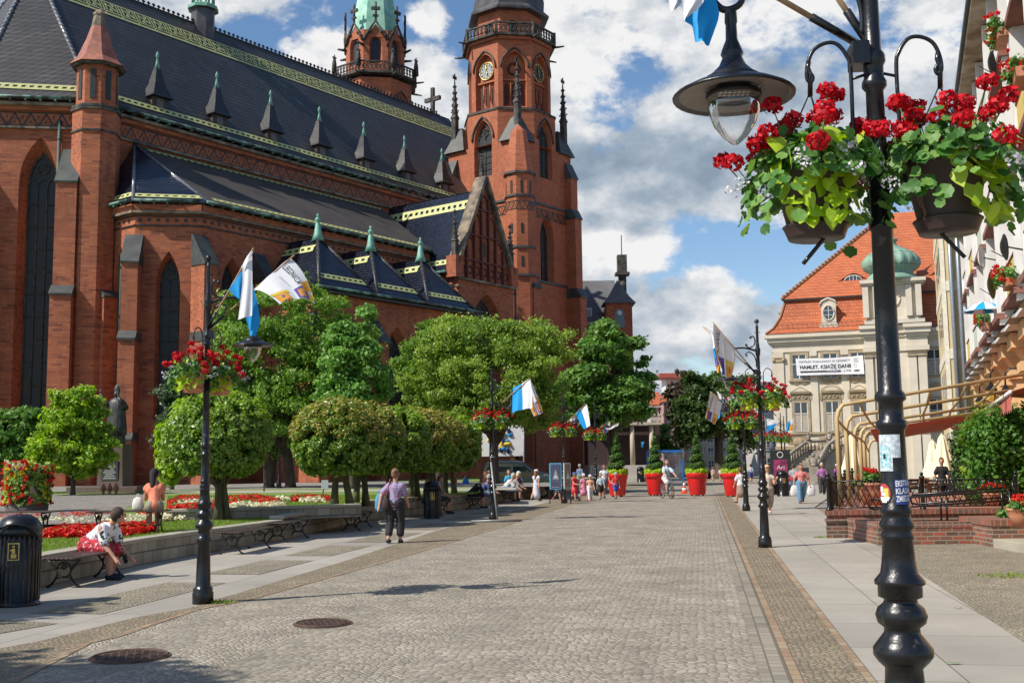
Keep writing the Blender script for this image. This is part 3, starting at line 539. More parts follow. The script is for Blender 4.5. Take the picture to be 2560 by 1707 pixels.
# ---- transept with stepped gable
ta, tw, NG, ZG = 65.75, 3.5, 51.7, 15.6
q = MB(); wg_ = Wall(q, (ta - tw, NG), (1, 0), (0, -1), 2 * tw, Z0, ZG - .1); og_ = (tw, 1.75, 4, 12.2, 14.7); wg_.run([og_], .7, .85)
Wall(q, (ta - tw, NE), (0, -1), (-1, 0), NE - NG, Z0, 16.5).run([]); Wall(q, (ta + tw, NG), (0, 1), (1, 0), NE - NG, Z0, 16.5).run([])
q.prism([(ta - tw + .02, NG + .9), (ta + tw - .02, NG + .9), (ta + tw - .02, NE), (ta - tw + .02, NE)], Z0, 16.4)
gz = [(ta - tw + .3, ZG + .1), (ta + tw - .3, ZG + .1), (ta + tw - .3, 16.9), (ta, 23.7), (ta - tw + .3, 16.9)]
q.loft([[(x, NG + .25, z) for x, z in gz], [(x, NG + .75, z) for x, z in gz]], smooth=False)
for sx in (-1, 1): q.box((ta + sx * tw - .45, NG - .15, ZG + .05), (ta + sx * tw + .45, NG + .8, 17.3))
trn = build('transept', q, CB, ch); wg_.window(og_, ch, .7, .85, 4, bars=3)
g = MB()     # blind tracery of the gable: mullions and ledges
for k, x in enumerate((-2.3, -1.35, -.45, .45, 1.35, 2.3)):
 zt = 16.9 + (23.7 - 16.9) * (1 - (abs(x) + .1) / (tw - .3)) - .15; g.box((ta + x - .09, NG + .02, ZG + .15), (ta + x + .09, NG + .3, zt))
for z, w_ in ((17.15, 2.9), (19.2, 1.95), (21.3, .95)): g.box((ta - w_, NG + .05, z), (ta + w_, NG + .3, z + .13))
for k in range(7):
 x = ta - 2.7 + .9 * k; g.tube([(x + .3 * math.cos(a), NG + .18, 16.45 + .3 * math.sin(a)) for a in [2 * math.pi * j / 8 for j in range(9)]], .07, 4)
for x, z in ((-1.8, 18.6), (1.8, 18.6), (-.9, 20.5), (.9, 20.5), (0, 22.2), (-2.6, 17.6), (2.6, 17.6)): g.tube([(ta + x + .33 * math.cos(a), NG + .18, z + .4 * math.sin(a)) for a in [math.pi * j / 6 for j in range(7)]], .07, 4)
build('gable_tracery', g, pm('dark_moulded_brick', (.14, .035, .025), .75, 0, (.08, .02, .018), 3), trn)
g = MB(); g.box((ta - .14, NG + .2, 17.7), (ta + .14, NG + .24, 18.8)); build('gable_slit', g, DARKBAND, trn)
g = MB()
for sx in (-1, 1):
 p0, p1 = V3(ta + sx * (tw + .0), NG + .4, 16.8), V3(ta, NG + .4, 24.1); d = (p1 - p0); L = np.linalg.norm(d); d /= L; nn = np.cross(d, V3(0, 1, 0)); nn = nn if nn[2] > 0 else -nn; c_ = (p0 + p1) / 2
 P = [c_ + i * d * L / 2 + V3(0, 1, 0) * j * .55 + nn * k for k in (-.12, .16) for i, j in ((-1, -1), (1, -1), (1, 1), (-1, 1))]
 g.add(P, [(0, 3, 2, 1), (4, 5, 6, 7), (0, 1, 5, 4), (1, 2, 6, 5), (2, 3, 7, 6), (3, 0, 4, 7)])
g.box((ta - tw - .15, NG - .25, ZG - .12), (ta + tw + .15, NG + .3, ZG + .06)); g.box((ta - tw - .25, NG - .2, 14.9), (ta - tw + .3, NG + .2, 15.0))
build('gable_coping', g, SAND, trn)
g = MB(); pinnacle(g, (ta - tw, NG + .3, 17.3), 3.4, .28); pinnacle(g, (ta + tw, NG + .3, 17.3), 3.4, .28); pinnacle(g, (ta, NG + .4, 24.0), 1.9, .22); build('gable_pinnacle', g, DSTONE, trn)
g = MB(); slab(g, [(ta - tw - .5, NG + .9, 16.2), (ta - tw - .5, NE, 16.2), (ta, NE + .2, 23.2), (ta, NG + .9, 23.2)], .12); slab(g, [(ta + tw + .5, NG + .9, 16.2), (ta + tw + .5, NE, 16.2), (ta, NE + .2, 23.2), (ta, NG + .9, 23.2)], .12); build('transept_roof', g, TILEG, ch)
up_ = V3(tw + .5, 0, 7.0); up_ /= np.linalg.norm(up_); Lt = math.hypot(tw + .5, 7)
B_ = lambda n_, s: V3(ta - tw - .5, n_, 16.2) + up_ * s
band(lime, B_(NG + .95, Lt - 1.9), B_(NE, Lt - 1.9), up_, .95, .6, 1); band(lime, B_(NG + .95, .55), B_(NE, .55), up_, .5, .55, 1)
g = MB(); g.tube([(ta - tw - .55, NG + .8, 16.1), (ta - tw - .55, NE, 16.1)], .11, 6); build('transept_gutter', g, COPPER, ch)
g = MB(); g.box((ta - tw - .12, NG + .3, 15.0), (ta - tw, NE, 15.15));
for k in range(14): g.box((ta - tw - .05, NG + .9 + .5 * k, 15.35), (ta - tw + .02, NG + 1.12 + .5 * k, 15.55))
build('transept_frieze', g, DARKBAND, ch)
build('lime_tile_bands', lime, LIME, ch)
drain([(ta + tw + .35, NG + .1, 16.5), (ta + tw + .35, NG + .1, 1)], m_=bpy.data.materials['green_black_pipe'])
# ---- towers
TA, TN, TN2 = 81.4, 61.0, 79.0
def tower_square(cx, cy, par):
 t = MB(); h = 4.2
 lf = Wall(t, (cx - h, cy + h), (0, -1), (-1, 0), 2 * h, Z0, 31.0); o1 = (5.0, 1.15, 28.2, 32.0 - .9, 31.0)
 ow = (4.2, 1.05, 28.0, 31.0, 31.0); lf.run([ow], .6, .8)
 r2 = Wall(t, (cx - h, cy - h), (1, 0), (0, -1), 2 * h, 25.5, 31.0); r2.run([ow], .6, .8); [w_.window((4.2, 1.05, 28.0, 31.6, 33.5), par, .45, .8, 2, bars=5) for w_ in (lf, r2)]; rtw = Wall(t, (cx - h, cy - h), (1, 0), (0, -1), 2 * h, Z0, 25.5); orr = [(4.2, 1.1, 18.0, 22.4, 24.6)]; rtw.run(orr, .7, .8); rtw.window(orr[0], par, .7, .8, 2, bars=4)
 Wall(t, (cx + h, cy + h), (-1, 0), (0, 1), 2 * h, Z0, 31.0).run([]); Wall(t, (cx + h, cy - h), (0, 1), (1, 0), 2 * h, Z0, 31.0).run([])
 t.prism([(cx - h + .75, cy - h + .75), (cx + h - .8, cy - h + .75), (cx + h - .8, cy + h - .1), (cx - h + .75, cy + h - .1)], Z0, 30.9)
 return t, lf, rtw
def oct_level(cx, cy, ap, z0, z1, par, openings, depth=.35, splay=.78, kind='window', glass=None, lights=2, mbx=None):
 t = mbx or MB(); P = octa(cx, cy, ap); sd = math.hypot(P[0][0] - P[1][0], P[0][1] - P[1][1]); ws = []
 for k in range(8):
  a, b_ = P[k], P[(k + 1) % 8]; mid = ((a[0] + b_[0]) / 2 - cx, (a[1] + b_[1]) / 2 - cy); w_ = Wall(t, b_, (a[0] - b_[0], a[1] - b_[1]), mid, sd, z0, z1)
  op = openings(k, sd); w_.run(op, depth, splay); ws.append((w_, op))
 return t, ws
def ledge(mb, cx, cy, ap, z, h=.18): mb.prism(octa(cx, cy, ap), z, z + h)
def balcony(mb, cx, cy, ap, z, h=1.05):
 mb.prism(octa(cx, cy, ap), z - .15, z + .08); P = octa(cx, cy, ap - .12)
 for k in range(8):
  a, b_ = V3(*P[k], 0), V3(*P[(k + 1) % 8], 0); e_ = (b_ - a); L = np.linalg.norm(e_); e_ /= L
  mb.rbox((a + b_) / 2 + V3(0, 0, z + h), L / 2, .1, .07, e_)
  for j in range(int(L / .42) + 1):
   u = j * L / int(L / .42); mb.rbox(a + e_ * u + V3(0, 0, z + h * .5), .04, .05, h * .5, e_)
   if j < int(L / .42): c_ = a + e_ * (u + .21); mb.tube([c_ + e_ * .15 * math.cos(q_) + V3(0, 0, z + .55 + .3 * math.sin(q_)) for q_ in [2 * math.pi * i / 6 for i in range(7)]], .05, 4)
  mb.rbox(a + V3(0, 0, z + h * .55), .12, .12, h * .6, e_)
def gargoyles(mb, cx, cy, ap, z, ln=1.3):
 for p in octa(cx, cy, ap): d = V3(p[0] - cx, p[1] - cy, 0); d /= np.linalg.norm(d); mb.tube([V3(*p, z) - d * .2, V3(*p, z) + d * ln * .6, V3(*p, z + .02) + d * ln], [.13, .10, .07], 5)
# near tower
t, lf, rtw = tower_square(TA, TN, ch)
for z0, z1, hh in ((Z0, 18.1, 4.9), (18.1, 25.5, 4.55)):
 for sx, sy in ((-1, 1), (1, -1)): t.box((TA + sx * 4.15 - .7, TN + sy * 4.15 - .7, z0), (TA + sx * 4.15 + .7, TN + sy * 4.15 + .7, z1)) if 0 else None
bs_ = MB(); bd = MB()
# corner buttresses (pairs) stepping back
for u, wl_ in ((.55, lf), (7.9, rtw), (.4, rtw)):
 wl_.butt(u, 1.1, [(Z0, 17.0, 1.5, .9, 1.1), (17.0, 24.6, 1.1, 1.0, .7), (24.6, 28.6, .7, 1.6, .05)], t, bs_)
wb = Wall(t, (TA + 4.2, TN - 4.2), (0, 1), (1, 0), 8.4, Z0, 31); wb.butt(.5, 1.1, [(Z0, 17.0, 1.5, .9, 1.1), (17.0, 24.6, 1.1, 1.0, .7), (24.6, 28.6, .7, 1.6, .05)], t, bs_)
# stair turret on the near corner
sx_, sy_ = TA - 4.15, TN - 4.15
t.prism(octa(sx_, sy_, 1.45), Z0, 18.0); t.prism(octa(sx_, sy_, 1.22), 18.0, 27.4); t.lathe([(1.45, 27.6), (.75, 31.6), (.1, 32.3)], (sx_ + .2, sy_ + .2, 0), 8, smooth=False, rot=.39)
twr = build('clock_tower', t, CBL, ch)
for p, ap_ in ((18.0, 1.62), (20.6, 1.34), (25.3, 1.34), (27.4, 1.42)): bs_.prism(octa(sx_, sy_, ap_), p, p + .2)
for z in (18.0, 25.3): bs_.box((TA - 4.35, TN - 4.35, z), (TA + 4.35, TN + 4.35, z + .2))
f_ = MB(); Q = octa(sx_, sy_, 1.25);
for k in (4, 5, 3, 6): band(f_, (*Q[k], 24.0), (*Q[(k + 1) % 8], 24.0), (0, 0, 1), .95, .9, 3, off=.02) if 0 else None
for z in (24.1,):
 band(f_, (TA - 4.24, TN + 3.0, z), (TA - 4.24, TN - 3.0, z), (0, 0, 1), .85, .9, 3, off=0); band(f_, (TA - 3.0, TN - 4.24, z), (TA + 3.2, TN - 4.24, z), (0, 0, 1), .85, .9, 3, off=0)
 for k in range(8):
  a_, b_ = Q[k], Q[(k + 1) % 8]; band(f_, (*a_, z), (*b_, z), (0, 0, 1), .8, .52, 3, off=0)
build('tower_frieze', f_, DARKBAND, twr)
sl_ = MB()
for k in range(8):
 for z, hh in ((26.2, .55), (22.4, .45), (19.4, .45)):
  if (z > 25) or k in (4, 5): a = k * math.pi / 4; sl_.rbox((sx_ + 1.23 * math.cos(a), sy_ + 1.23 * math.sin(a), z), .11, .03, hh, (-math.sin(a), math.cos(a), 0))
build('slit_window', sl_, DARKBAND, twr)
# weathered skirts between square and octagon
sk = MB()
for ax, ay in ((-1, -1), (1, -1), (-1, 1), (1, 1)):
 c_ = (TA + ax * 3.3, TN + ay * 3.3); sk.lathe([(1.75, 30.95), (.55, 33.2), (.25, 33.5)], (*c_, 0), 4, smooth=False, rot=math.pi / 4)
build('tower_skirt_roof', sk, SLATE, twr); build('tower_ledge', bs_, SLATE, twr)
pn = MB()
for ax, ay in ((-1, -1), (1, -1), (-1, 1), (1, 1)): pinnacle(pn, (TA + ax * 3.75, TN + ay * 3.75, 32.4), 6.2, .36)
build('tower_pinnacle', pn, DSTONE, twr)
op_low = lambda k, sd: [(sd / 2, .92, 28.4, 31.6, 33.4)]
tt, ws = oct_level(TA, TN, 4.17, 31.0, 34.2, twr, lambda k, sd: [(sd / 2, 1.05, 31.0, 31.6, 33.5)] if k in (3, 5) else [], .6, .8)
build('tower_drum', tt, CBL, twr)
lg = MB()
for w_, op in [ws[3], ws[5]]: c_, hw, zs, zp, zt = op[0]; lg.tube([w_.P(c_ + x * 1.2, z, .06) for x, z in arch(hw, zp, zt + .3)], .1, 5)
build('drum_moulding', lg, DSTONE, twr)
tt, ws = oct_level(TA, TN, 3.8, 34.45, 41.3, twr, lambda k, sd: [(sd / 2, 1.12, 34.6, 38.4, 40.0)], .55, .94); build('belfry', tt, CBL, twr)
lg = MB(); ledge(lg, TA, TN, 4.25, 34.2, .22);
for w_, op in ws:
 c_, hw, zs, zp, zt = op[0]; lg.tube([w_.P(c_ + x * 1.18, z, .06) for x, z in arch(hw, zp, zt + .3)], .09, 5); lg.box(*[tuple(w_.P(c_, zs, 0) + V3(*d)) for d in ((-.1, -.1, 0), (.1, .1, .05))])
build('belfry_moulding', lg, DSTONE, twr)
for i, (w_, op) in enumerate(ws):
 c_ = op[0][0]; g = MB(); g.add([w_.P(c_ + x, z, -.5) for x, z in [(-1.1, 34.6)] + arch(1.08, 38.4, 39.95) + [(1.1, 34.6)]], [tuple(range(17))])
 for k in (-.36, .36): g.tube([w_.P(c_ + k, 35.4, -.3), w_.P(c_ + k, 37.0, -.3)], .09, 5)
 g.rbox(w_.P(c_, 37.3, -.35), 1.05, .12, .09, w_.e); bl = build('blind_arcade', g, CBL, twr)
 g = MB()
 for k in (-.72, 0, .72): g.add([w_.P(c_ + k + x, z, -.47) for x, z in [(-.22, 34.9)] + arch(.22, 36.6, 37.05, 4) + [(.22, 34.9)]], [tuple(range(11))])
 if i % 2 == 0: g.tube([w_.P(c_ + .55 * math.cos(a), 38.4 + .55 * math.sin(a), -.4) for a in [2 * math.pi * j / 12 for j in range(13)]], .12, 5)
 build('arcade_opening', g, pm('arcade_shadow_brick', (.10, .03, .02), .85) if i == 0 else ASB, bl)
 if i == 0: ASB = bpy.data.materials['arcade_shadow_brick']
 if i in (4, 5, 6, 3, 2):
  pass
 if i % 2:
  cm = (DIAL if i == 3 else DIALB); g = MB(); ctr = w_.P(c_, 38.4, -.3); n_ = 24
  g.add([ctr + w_.e * .84 * math.cos(a) + V3(0, 0, .84 * math.sin(a)) for a in [2 * math.pi * j / n_ for j in range(n_)]], [tuple(range(n_))]); dl = build('clock_face', g, cm, twr)
  g = MB(); g.tube([ctr + w_.o * .03 + w_.e * .84 * math.cos(a) + V3(0, 0, .84 * math.sin(a)) for a in [2 * math.pi * j / n_ for j in range(n_ + 1)]], .05, 5)
  for j in range(12): a = j * math.pi / 6; g.tube([ctr + w_.o * .04 + w_.e * r_ * math.cos(a) + V3(0, 0, r_ * math.sin(a)) for r_ in (.56, .76)], .045, 4)
  g.tube([ctr + w_.o * .07 - V3(0, 0, .15), ctr + w_.o * .07 + w_.e * .03 + V3(0, 0, .62)], .05, 4); g.tube([ctr + w_.o * .07, ctr + w_.o * .07 - w_.e * .14 - V3(0, 0, .42)], .05, 4)
  build('clock_hands', g, GOLD, dl)
bl = MB(); balcony(bl, TA, TN, 4.35, 41.55); gargoyles(bl, TA, TN, 4.1, 41.3, 1.1)
build('tower_balcony', bl, DSTONE, twr)
cb = MB(); cb.prism(octa(TA, TN, 4.05), 41.1, 41.42); build('balcony_corbel', cb, CBL, twr)
tt, ws = oct_level(TA, TN, 3.05, 41.6, 44.3, twr, lambda k, sd: [(sd / 2, .42, 42.0, 43.0, 43.35)], .3, .85); build('upper_drum', tt, CBL, twr)
for w_, op in ws[2:7]: w_.window(op[0], twr, .3, .85, 2, trac=False)
dm = MB(); dm.lathe([(3.75 / .924, 44.3), (3.78 / .924, 44.5), (3.3 / .924, 45.0), (3.35 / .924, 45.9), (3.1 / .924, 47.0), (2.4 / .924, 48.2), (1.3, 49.3), (.9, 50.2)], (TA, TN, 0), 8, smooth=False, rot=.39); dm.lathe([(1.0, 50), (1.0, 53), (.2, 56), (.05, 58)], (TA, TN, 0), 8, smooth=False, rot=.39)
build('lead_dome', dm, LEAD, twr)
# far tower
t = MB(); t.box((TA - 4.2, TN2 - 4.2, Z0), (TA + 4.2, TN2 + 4.2, 31.0)); ft = build('spire_tower', t, CBL, ch)
tt, ws = oct_level(TA, TN2, 3.8, 31, 41.6, ft, lambda k, sd: [(sd / 2, 1.12, 35, 38.5, 40.2)], .5, .8); build('belfry', tt, CBL, ft)
lg = MB()
for w_, op in ws:
 c_, hw, zs, zp, zt = op[0]; lg.tube([w_.P(c_ + x * 1.15, z, .06) for x, z in arch(hw, zp, zt + .25)], .09, 5)
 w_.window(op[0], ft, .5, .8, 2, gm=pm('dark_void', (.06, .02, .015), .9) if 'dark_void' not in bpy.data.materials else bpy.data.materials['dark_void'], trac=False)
balcony(lg, TA, TN2, 4.35, 42.1); gargoyles(lg, TA, TN2, 4.1, 41.8, 1.1);  build('tower_balcony', lg, DSTONE, ft)
tt, ws = oct_level(TA, TN2, 3.1, 42.0, 47.0, ft, lambda k, sd: [(sd / 2, .68, 43.3, 45.5, 46.55)], .35, .75); build('upper_drum', tt, CBL, ft)
cg = MB(); bw_ = MB()
for w_, op in ws:
 w_.window(op[0], ft, .35, .75, 2, trac=False); c_ = op[0][0]
 w_.mb = bw_; bw_.loft([[w_.P(c_ - 1.1, 46.2, .02), w_.P(c_ + 1.1, 46.2, .02), w_.P(c_, 47.6, .02)], [w_.P(c_ - 1.1, 46.2, -.6), w_.P(c_ + 1.1, 46.2, -.6), w_.P(c_, 47.6, -.6)]], smooth=False)
 cg.tube([w_.P(c_ - 1.25, 45.8, .1), w_.P(c_ - .7, 46.9, .1), w_.P(c_, 48.0, .1), w_.P(c_ + .7, 46.9, .1), w_.P(c_ + 1.25, 45.8, .1)], .15, 5)
 for k in (-1.0, -.6, .6, 1.0): cg.ball(w_.P(c_ + k, 47.4 - abs(k), .1), .2, 5, 4)
 cg.tube([w_.P(c_, 48, .1), w_.P(c_, 50.0, .1)], .13, 5); cg.rbox(w_.P(c_, 49.3, .1), .48, .12, .16, w_.e); cg.rbox(w_.P(c_, 48.5, .1), .3, .1, .1, w_.e)
 cg.tube([w_.P(0, 45.3, 0), w_.P(0, 45.4, .9)], [.18, .1], 5)
for p in octa(TA, TN2, 4.3): cg.lathe([(.3, 42.6), (.25, 43.6), (.05, 44.6)], (*p, 0), 5); cg.box((p[0] - .25, p[1] - .06, 44.2), (p[0] + .25, p[1] + .06, 44.35))
build('crocketed_gable', cg, DSTONE, ft); build('gable_brick', bw_, CBL, ft)
sp_ = MB(); sp_.lathe([(2.55 / .924, 46.6), (2.2 / .924, 49.4), (.1, 64)], (TA, TN2, 0), 8, smooth=False, rot=.39); build('copper_spire', sp_, COPPERL, ft)
# west front block behind and cross on the ridge end
t = MB(); t.box((TA - 3, 65, Z0), (TA + 3, 75, 27)); build('west_front', t, CB, ch)
t = MB(); t.box((A1 - 2.2, NR - .18, ZR - 1), (A1 - 1.9, NR + .18, ZR + 2.6)); t.box((A1 - 2.2, NR - 1.0, ZR + 1.2), (A1 - 1.9, NR + 1.0, ZR + 1.6)); build('gable_cross', t, DSTONE, ch)
# ================================================================== GROUND
AZ = R(9.8); ca_, sa_ = math.cos(AZ), math.sin(AZ)
def TS(p): return (p[0] * ca_ - p[1] * sa_, p[0] * sa_ + p[1] * ca_)
def WS(t, s, z=0): return V3(t * ca_ + s * sa_, -t * sa_ + s * ca_, z)
def sheet(name, poly, z, mat, kind='structure', top=None, skirt=0):
 b = MB(); n = len(poly)
 if skirt: b.prism(poly, z - skirt, z)
 else: b.add([(p[0], p[1], z) for p in poly], [tuple(range(n))])
 o = build(name, b, mat); o.rotation_euler = (0, 0, -AZ); return tag(o, kind=kind)
COB = settmat('granite_setts', [(.29, .255, .20), (.36, .32, .255), (.24, .215, .17), (.41, .365, .29), (.32, .285, .225)], (.17, .145, .105), .088, bump=.5, stretch=(1, 1.3, 1), arcs=.85, jw=.10, patch=.34)
COB2 = settmat('brown_setts', [(.25, .195, .125), (.31, .25, .165), (.20, .165, .115), (.34, .28, .20)], (.12, .10, .07), .062, bump=.6, jw=.13, patch=.3)
MOS = settmat('mosaic_setts', [(.27, .235, .165), (.34, .30, .22), (.22, .19, .14), (.38, .34, .26)], (.14, .12, .085), .055, bump=.7, jw=.14, patch=.32)
BIGS = brickmat('kerb_setts', [(.25, .22, .17), (.31, .275, .21), (.20, .18, .14)], (.15, .125, .09), .17, .13, .009, uv='yx', bump=.7, mottle=.25)
BRL = brickmat('clinker_line', [(.33, .24, .14), (.28, .18, .11), (.36, .28, .18)], (.12, .095, .07), .21, .095, .008, uv='yx', bump=.6, mottle=.3)
SLABM = brickmat('concrete_slabs', [(.34, .31, .26), (.37, .34, .285), (.31, .285, .24)], (.13, .115, .085), 1.55, 1.02, .007, uv='yx', bump=.3, mottle=.28, stain=(.26, .24, .20))
ASPH = pm('asphalt_ground', (.24, .225, .2), .9, 0, (.19, .18, .16), .4, .3, 40)
GRASS = pm('lawn_grass', (.19, .26, .05), .9, 0, (.12, .20, .035), .9, .8, 60)
sheet('ground', [(-900, -60), (900, -60), (900, 1500), (-900, 1500)], -.03, ASPH)
P = lambda u, v: TS(GP(u, v))
left = [(-3.2, 2.0)] + [P(*q) for q in ((25, 1707), (218, 1607), (293, 1590), (490, 1523), (607, 1502), (980, 1399), (1250, 1318), (1416, 1264), (1490, 1249))]
outer = [(-4.6, 2.0), (-4.9, 6.0)] + [P(*q) for q in ((0, 1620), (96, 1603), (335, 1544), (473, 1519), (868, 1400), (1097, 1324), (1384, 1251), (1470, 1237))]
sheet('road', left + [(-5, 70), (-16, 75), (-30, 140), (9, 140), (3.2, 62), (.42, 55), (.42, 2)], 0.0, COB)
sheet('sett_verge', outer + [left[-1]] + left[::-1][1:], .004, COB2)
rowl = MB()
for a, b in zip(left[1:-1], left[2:]):     # line of darker stones along the verge
 a3, b3 = V3(*a, .006), V3(*b, .006); e_ = (b3 - a3) / np.linalg.norm(b3 - a3); n_ = V3(-e_[1], e_[0], 0) * .05; rowl.quads([[a3 - n_, b3 - n_, b3 + n_, a3 + n_]])
o = build('verge_stone_line', rowl, BRL); o.rotation_euler = (0, 0, -AZ); tag(o, kind='structure')
WB = [GP(*q) for q in ((-260, 1560), (96, 1469), (350, 1412), (495, 1386), (705, 1350), (905, 1303))]; WB2 = [GP(905, 1303), GP(1145, 1275), GP(1262, 1252), GP(1400, 1232), GP(1500, 1215)]
wall_ts = [TS(p) for p in WB + WB2[1:]]
sheet('pavement_left', outer + [(-5.5, 60)] + wall_ts[::-1] + [(-12, 5), (-12, 2)], .002, SLABM)
rp = MB(); mid = [P(*q) for q in ((-150, 1590), (120, 1545), (560, 1440), (900, 1358), (1130, 1303), (1300, 1262))]
for a, b in zip(mid[:-1], mid[1:]):
 a3, b3 = V3(*a, .008), V3(*b, .008); L = np.linalg.norm(b3 - a3); e_ = (b3 - a3) / L; n_ = V3(-e_[1], e_[0], 0) * .48; k = max(1, round(L / 3.4))
 for j in range(k): p0, p1 = a3 + e_ * L * (j + .08) / k, a3 + e_ * L * (j + .8) / k; rp.quads([[p0 - n_, p1 - n_, p1 + n_ * 1.0, p0 + n_]])
o = build('pavement_mosaic_panels', rp, MOS); o.rotation_euler = (0, 0, -AZ); tag(o, kind='structure')
sheet('gutter', [(.42, 2), (.66, 2), (.66, 55), (.42, 55)], .004, BIGS)
sheet('clinker_line_inner', [(.66, 2), (.76, 2), (.76, 55), (.66, 55)], .007, BRL)
sheet('sett_verge_right', [(.76, 2), (1.25, 2), (1.25, 55), (.76, 55)], .004, COB2)
sheet('clinker_line_outer', [(1.25, 2), (1.33, 2), (1.33, 55), (1.25, 55)], .007, BRL)
sheet('pavement_right', [(1.33, 2), (2.75, 2), (2.9, 9), (3.4, 22), (3.9, 40), (7.5, 62), (7.5, 78), (3, 78), (1.33, 55)], .003, SLABM)
sheet('mosaic_pavement', [(2.75, 2), (14, 2), (14, 42), (3.9, 40), (3.4, 22), (2.9, 9)], .001, MOS)
# ---- retaining walls and lawns
STW = brickmat('limestone_blocks', [(.36, .32, .25), (.42, .38, .30), (.30, .27, .21), (.25, .23, .18)], (.13, .115, .09), .62, .23, .014, bump=.8, mottle=.45, stain=(.10, .09, .07))
CAP = pm('coping_stone', (.38, .34, .26), .85, 0, (.30, .28, .22), 2, .3, 25)
def lowwall(pts, z0, z1, label, cat='retaining wall', th=.3, name='retaining_wall', ct=.07):
 th_ = thing(name, label, cat, (*pts[0][:2], 0)); o0 = V3(*pts[0][:2], 0)
 b, c = MB(), MB()
 for a, q in zip(pts[:-1], pts[1:]):
  a, q = V3(*a[:2], 0) - o0, V3(*q[:2], 0) - o0; L = np.linalg.norm(q - a); e_ = (q - a) / L; n_ = V3(-e_[1], e_[0], 0)
  b.rbox((a + q) / 2 + n_ * th / 2 + V3(0, 0, (z0 + z1) / 2), L / 2 + .01, th / 2, (z1 - z0) / 2, e_)
  k = max(1, round(L / 1.2))
  for j in range(k): c.rbox(a + e_ * L * (j + .5) / k + n_ * (th / 2 - .01) + V3(0, 0, z1 + ct / 2), L / k / 2 - .004, th / 2 + .035, ct / 2, e_)
 build('stone_face', b, STW, th_); build('coping', c, CAP, th_, bevel=.012); return th_
lowwall(WB[:5], -.1, .41, 'low limestone block retaining wall with pale coping behind the foreground benches')
lowwall([WB[4], WB[5]], -.1, .5, 'slightly taller stretch of stone retaining wall beside the empty far bench')
lowwall(WB2, -.1, .55, 'rough stone retaining wall behind the seated people and black bin')
inner = [GP(415, 1300, .47), GP(523, 1298, .47), GP(903, 1284, .47)]
lowwall(inner, .4, .66, 'long thin stone kerb wall between lower and upper lawn', 'kerb wall')
tsz = lambda u, v, z: TS(GP(u, v, z))
front = [TS(p) for p in WB]
f2 = [TS(p + V3(-.1, .25, 0)) for p in WB]
sheet('lower_lawn', f2 + [TS(p) for p in inner[::-1]] + [tsz(235, 1300, .47), tsz(0, 1300, .47), tsz(-400, 1305, .47)], .45, GRASS)
w2 = [TS(p + V3(-.1, .25, 0)) for p in WB2]
sheet('upper_lawn', [TS(p) for p in inner] + w2 + [(-9, 75), (-16, 95), (-70, 70), (-70, 18), tsz(-400, 1305, .47), tsz(0, 1300, .47), tsz(235, 1300, .47)], .60, GRASS)
sheet('stone_plaza', [tsz(*q, .6) for q in ((-300, 1320), (240, 1308), (385, 1236), (60, 1236), (-300, 1250))], .606, settmat('plaza_setts', [(.28, .26, .22), (.34, .31, .26), (.24, .22, .19)], (.12, .10, .08), .1, jw=.12))
sheet('church_path', [tsz(*q, .6) for q in ((400, 1234), (1290, 1224), (1290, 1219), (400, 1228))], .606, CAP)
sheet('church_forecourt', [tsz(*q, .6) for q in ((-300, 1232), (1420, 1215), (1420, 1203), (-300, 1203))], .604, ASPH)
sheet('plinth_court', [(-8, 58), (-5.8, 58), (0, 90), (-20, 100), (-16, 75)], .012, MOS)
# grass blades on the nearer lawns
rg = np.random.default_rng(5)
def blades(name, poly, z, n, h=.055, seed=1):
 g = np.random.default_rng(seed); pl = np.array(poly); lo, hi = pl.min(0), pl.max(0); P_ = g.uniform(lo, hi, (n * 3, 2)); ins = np.zeros(len(P_), bool); j = len(pl) - 1
 for i in range(len(pl)):
  c_ = ((pl[i, 1] > P_[:, 1]) != (pl[j, 1] > P_[:, 1])) & (P_[:, 0] < (pl[j, 0] - pl[i, 0]) * (P_[:, 1] - pl[i, 1]) / (pl[j, 1] - pl[i, 1] + 1e-12) + pl[i, 0]); ins ^= c_; j = i
 P_ = P_[ins][:n]; m_ = len(P_); a = g.uniform(0, 6.28, m_); w_ = g.uniform(.006, .014, m_); hh = g.uniform(.4, 1, m_) * h; lean = g.normal(0, .35, (m_, 2)) * hh[:, None]
 base = np.c_[P_, np.full(m_, z)]; dx = np.c_[np.cos(a) * w_, np.sin(a) * w_, np.zeros(m_)]; tip = base + np.c_[lean, hh]
 V = np.stack([base - dx, base + dx, tip], 1).reshape(-1, 3); o = raw(name, V, np.arange(m_ * 3).reshape(-1, 3), BLADE); o.rotation_euler = (0, 0, -AZ); return tag(o, 'short mown green grass growing on the ' + ('lower' if z < .5 else 'upper') + ' lawn', 'grass', kind='stuff')
BLADE = leafmat('grass_blade', [(.13, .21, .03), (.20, .29, .045), (.27, .34, .07)], .35)
blades('lawn_grass', f2[1:] + [TS(p) for p in inner[::-1]] + [tsz(235, 1300, .47), tsz(0, 1300, .47)], .45, 60000, .05, 1)
blades('lawn_grass', [TS(p) for p in inner] + w2[:3] + [tsz(1180, 1236, .6), tsz(420, 1240, .6)], .60, 50000, .06, 2)
